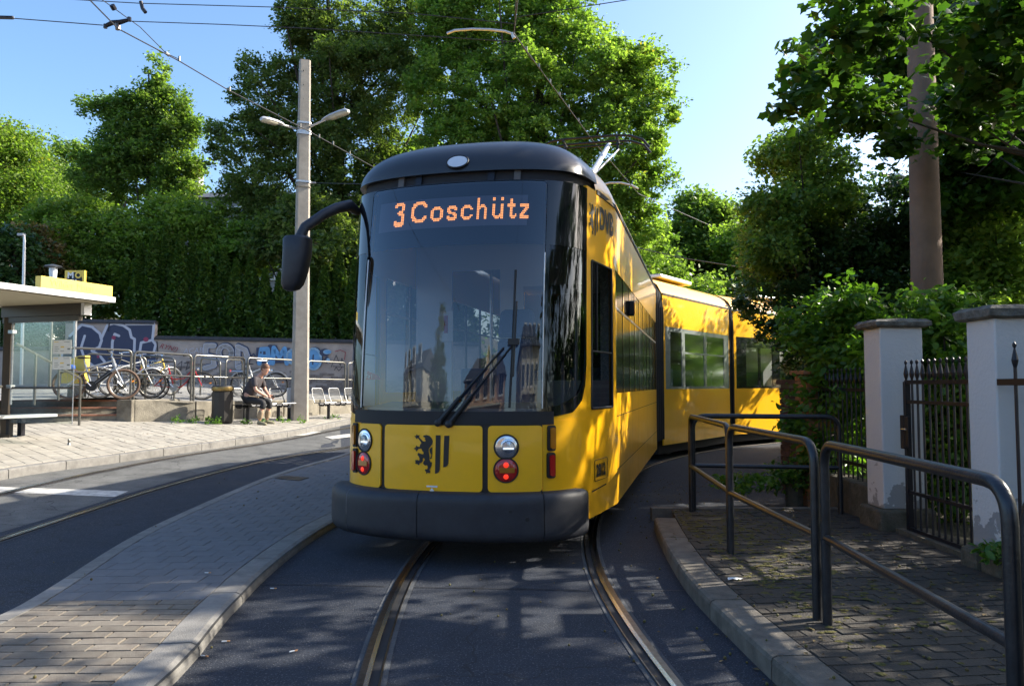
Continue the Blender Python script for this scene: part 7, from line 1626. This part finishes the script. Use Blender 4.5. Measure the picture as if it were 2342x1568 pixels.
# big concrete mast
mx0 = P(2124, 780, 10.8); mast = thing("concrete_mast", "thick round concrete mast rising behind the white pillars through the maple leaves", "mast", (mx0.x, 10.8, 0))
MB().tube([(mx0.x, 10.8, -.1), (mx0.x - .0, 10.8, 3), (mx0.x + .01, 10.8, 6.5), (mx0.x + .02, 10.8, 10)], [.225, .205, .175, .145], 28).build("shaft", M['concrete_b'] if 'concrete_b' in M else mat("weathered_concrete", (0.21, 0.13, 0.09), 0.85, var=.14, vs=3, bump=.3, bs=70), mast, world=True, smooth=True)
# distant twin lamp above the bushes
dl_ = P(2036, 404, 26.0); l = thing("twin_street_lamp", "small twin-headed street lamp peeping above the dark bush against the sky", "street lamp", (dl_.x, 26.0, 0))
MB().tube([(dl_.x, 26, 0), P(2036, 415, 26), P(2037, 402, 26)], .06, 8).build("pole", M['galv'], l, world=True)
MB().tube([P(2036, 404, 26), P(2020, 400, 25.9)], .03, 6).build("arm", M['galv'], l, world=True)
for u, v, du in ((2017, 400, -9), (2055, 405, 15)): q = MB(); q.tube([P(u - abs(du), v + 1, 26), P(u, v - 1, 26), P(u + abs(du), v + 1, 26)], [.05, .10, .06], 8); q.build("lamp_head", M['galv'], l, world=True, smooth=True)
# ================================================================== OVERHEAD LINE
def wire(name, label, cat, pts, r=.006, parts=(), m=None):
    pts = [Vector(p) for p in pts]; t = thing(name, label, cat, tuple(pts[0])); MB().tube(pts, r, 6).build("cable", m or M['wire'], t, world=True, smooth=True)
    for nm, ps, rr, mm in parts: MB().tube([Vector(p) for p in ps], rr, 8).build(nm, mm, t, world=True, smooth=True)
    return t
def Z(u, v, z):                      # point at height z seen at (u, v)
    d = ray(u, v); k = (z - EYE) / d.z; return Vector((d.x * k, d.y * k, z))
A = [Z(205, 0, 5.5), Z(270, 66, 5.5), Z(410, 140, 5.5), Z(520, 205, 5.5), Z(700, 297, 5.5), Z(760, 330, 5.5), Z(845, 377, 5.5)]
A = [Vector((A[0].x - .3, -2, 5.5))] + A + [Vector((-1.6, 17.0, 5.5)), Vector((2.5, 24, 5.5))]
cl = [("dropper_clamp", [Z(u, v, 5.5) + Vector((0, 0, -.01)), Z(u, v, 5.5) + Vector((0, 0, .05))], .013, M['galv']) for u, v in ((410, 138), (525, 207), (687, 290), (730, 314), (762, 330), (800, 352))]
wire("contact_wire", "contact wire over the left track running past the lamp pole to the tram roof", "overhead wire", A, .0075, cl)
s0, s1_ = Z(225, 0, 5.75), Z(410, 136, 5.54)
wire("stitch_wire", "short slanting stitch wire joining the left contact wire at the upper left", "overhead wire", [s0.lerp(s1_, -1), Z(245, 8, 5.76), Z(320, 62, 5.7), Z(380, 122, 5.58), s1_], .005, [("clamp", [Z(256, 12, 5.75), Z(262, 22, 5.72)], .03, M['iron']), ("turnbuckle", [Z(378, 120, 5.58), Z(386, 127, 5.57)], .02, M['steel'])])
YW = Z(265, 60, 5.6).y
w1 = [P(-700, -8, YW - .6), P(0, 40, YW - .1), P(235, 58, YW)]
wire("span_wire", "span wire with link insulator from the left edge to the black pull-off bracket", "overhead wire", w1, .0055, [("insulator", [P(-10, 40, YW), P(30, 41, YW)], .022, M['iron']), ("link", [P(-10, 37, YW), P(32, 40, YW)], .006, M['steel']), ("link", [P(-10, 43.5, YW), P(32, 42, YW)], .006, M['steel'])])
br_ = thing("pull_off_bracket", "black pull-off bracket holding the left contact wire at the crossing span wire", "bracket", tuple(P(268, 54, YW)))
MB().tube([P(241, 60, YW), P(258, 52, YW), P(275, 51, YW), P(297, 45, YW)], [.022, .028, .028, .018], 8).build("arm", M['iron'], br_, world=True, smooth=True)
MB().tube([P(268, 55, YW), P(270, 68, YW)], .03, 8).build("insulator", M['rail'], br_, world=True)
for u, v in ((241, 60), (296, 44)): MB().tube([P(u, v - 4, YW), P(u, v + 5, YW)], .022, 6).build("end_clamp", M['iron'], br_, world=True)
wire("span_wire", "span wire from the black bracket towards the feathery tree, lower of the two", "overhead wire", [P(297, 49, YW), P(500, 56, YW), P(700, 65, YW), P(1180, 96, 8.4)], .005)
wire("span_wire", "upper span wire crossing the top left sky near the picture's top edge", "overhead wire", [P(-300, -32, YW + .2), P(195, 1, YW), P(320, 8, YW), P(635, 17, YW), P(940, 31, YW), P(1180, 55, 8.4)], .005, [("clamp", [P(322, 4, YW), P(326, 20, YW), P(333, 29, YW)], .022, M['iron'])])
tb_ = TM @ pl; hw = hz_ = None
C0 = Z(1175, 77, 5.30); CE = TM @ Vector((pl.x, pl.y, pl.z + .035))
wire("contact_wire", "contact wire above the tram's own track, meeting the raised pantograph", "overhead wire", [Vector((C0.x + .3, 0, 5.3)), Z(1184, 0, 5.3), C0, C0.lerp(CE, .5), CE, Vector((2.6, 15.6, CE.z + .02)), Vector((5.0, 19.0, CE.z + .05))], .0075, [("dropper_clamp", [C0.lerp(CE, f), C0.lerp(CE, f) + Vector((0, 0, .05))], .012, M['galv']) for f in (.12, .25, .38, .5, .63, .78)])
wire("stitch_wire", "stitch wire slanting down to the contact wire above the tram cab", "overhead wire", [Z(1180, 0, 5.7), Z(1176, 75, 5.55), Z(1210, 130, 5.42), Z(1240, 162, 5.33)], .005)
ra = thing("registration_arm", "curved pale registration arm holding the contact wire above the tram roof", "registration arm", tuple(P(1170, 78, 8.45)))
MB().tube([P(u, v, 8.45) for u, v in ((1022, 77), (1040, 70), (1080, 67), (1120, 68), (1155, 72), (1172, 78))], .015, 8).build("arm_tube", M['alu'], ra, world=True, smooth=True)
MB().tube([P(1172, 76, 8.45), P(1176, 88, 8.45)], .022, 8).build("wire_clamp", M['steel'], ra, world=True)
ra = thing("registration_arm", "small far registration arm right of the pantograph, below the maple crown", "registration arm", tuple(P(1390, 422, 17)))
MB().tube([P(u, v, 17) for u, v in ((1372, 424), (1395, 418), (1420, 418), (1446, 424), (1460, 432))], .022, 8).build("arm_tube", M['alu'], ra, world=True, smooth=True)
wire("span_wire", "span wire leaving the maple crown towards the upper right sky", "overhead wire", [P(1180, 40, 8.4), P(1340, 15, 8.4), P(1442, -1, 8.4), P(2100, -110, 8.8)], .005)
wire("contact_wire", "far contact wire crossing the trees above the tram's rear car", "overhead wire", [P(1380, 430, 17), P(1455, 566, 20), P(1560, 590, 20), P(1700, 612, 20), P(1900, 640, 21)], .012)
wire("span_wire", "thin span wire from the lamp pole to the tram's left cab corner", "overhead wire", [P(700, 418, pb.y), P(830, 421, 14), P(1100, 428, 12)], .006, [("turnbuckle", [P(712, 418, pb.y), P(722, 418, pb.y)], .02, M['steel'])])
# ================================================================== STREET BEHIND THE CAMERA (houses mirrored in the windshield, pale ground added for bounce light)
M['peach'] = mat("peach_render", (0.60, 0.38, 0.24), .85, var=.05, vs=2); M['cream'] = mat("cream_render", (0.62, 0.55, 0.42), .85)
M['bounce_ground'] = mat("pale_bounce_ground", (0.42, 0.39, 0.34), .85, var=.12, vs=2)
structure(flat_poly([(-26, -11), (6, -13.5), (15, -13.5), (15, -5), (4, -4.6), (-26, -5)], flat(0.05), M['bounce_ground'], "square", None, step=4))  # unseen pale ground added to bounce light onto the tram front
def back_house(name, label, x0, x1, y, zt, ridge, wm, cols, rows, dorm=None, ztrim=None):
    t = thing(name, label, "house", ((x0 + x1) / 2, y, 0)); w = x1 - x0
    MB().box(((x0 + x1) / 2, y - 5, zt / 2), (w, 10, zt)).build("wall", wm, t, world=True)
    q = MB(); q.add([(x0 - .4, y + .4, zt), (x1 + .4, y + .4, zt), (x1 + .4, y - 10.4, zt), (x0 - .4, y - 10.4, zt), (x0 + 1.5, y - 5, ridge), (x1 - 1.5, y - 5, ridge)], [(0, 1, 5, 4), (2, 3, 4, 5), (1, 2, 5), (3, 0, 4), (3, 2, 1, 0)]); rf = q.build("roof", M['slate'], t, world=True)
    for r in range(rows):
        for k in range(cols):
            x = x0 + w * (k + .5) / cols; z = 1.9 + 3.0 * r
            q = MB(); q.box((x, y + .02, z), (1.3, .14, 1.8)); f_ = q.build("window", M['white'], t, world=True)
            for s in (-.3, .3):
                q = MB(); q.box((x + s, y + .095, z), (.5, .02, 1.5)); q.build("pane", M['houseglass'], f_, world=True)
    if dorm is not None:
        q = MB(); q.prism([(dorm - 1.5, y + .45, zt - .1), (dorm + 1.5, y + .45, zt - .1), (dorm, y + .45, zt + 2.9)], (0, 0, 0), (0, -3, 0)); g_ = q.build("gable", wm, rf, world=True)
        q = MB(); q.prism([(dorm - 1.8, y + .6, zt - .2), (dorm, y + .6, zt + 3.2), (dorm + 1.8, y + .6, zt - .2), (dorm + 1.5, y + .6, zt - .2), (dorm, y + .6, zt + 2.8), (dorm - 1.5, y + .6, zt - .2)], (0, 0, 0), (0, -.3, 0)); q.build("gable_trim", M['white'], rf, world=True)
    MB().box(((x0 + x1) / 2, y + .1, 3.5), (w * .8, 1.6, .12)).build("awning", M['cream'], t, world=True)
    return t
back_house("corner_house", "peach rendered corner house with a pointed dormer across the street behind the camera", -11.5, 1.0, -20.5, 5.6, 8.6, M['peach'], 5, 2, -4.5)
back_house("town_house", "cream rendered town house across the street behind the camera", 7.0, 16.0, -17.0, 7.0, 10, M['cream'], 4, 3)
back_house("town_house", "cream rendered house row on the left behind the camera", -30.0, -20.0, -14.0, 6.5, 9.5, M['cream'], 4, 3)
tree("conifer", "dark green conifer across the street behind the camera", Vector((-13.6, -12.0, 0)), [(-13.6, -12, 2.5, 1.9, 1.9, 2.0), (-13.6, -12, 4.8, 1.4, 1.4, 2.0), (-13.6, -12, 7.2, .8, .8, 1.8), (-13.6, -12, 9.0, .35, .35, 1.2)], 9000, .22, lm['thuja'], .2, cat="tree", limbs=4)
0 and tree("shade_tree", "row tree beyond the camera's right shoulder", Vector((13, -6, 0)), [(13, -6, 6, 3, 3, 2.5), (11, -5, 5, 2, 2, 1.6)], 9000, .22, lm['near'], .3, limbs=6)
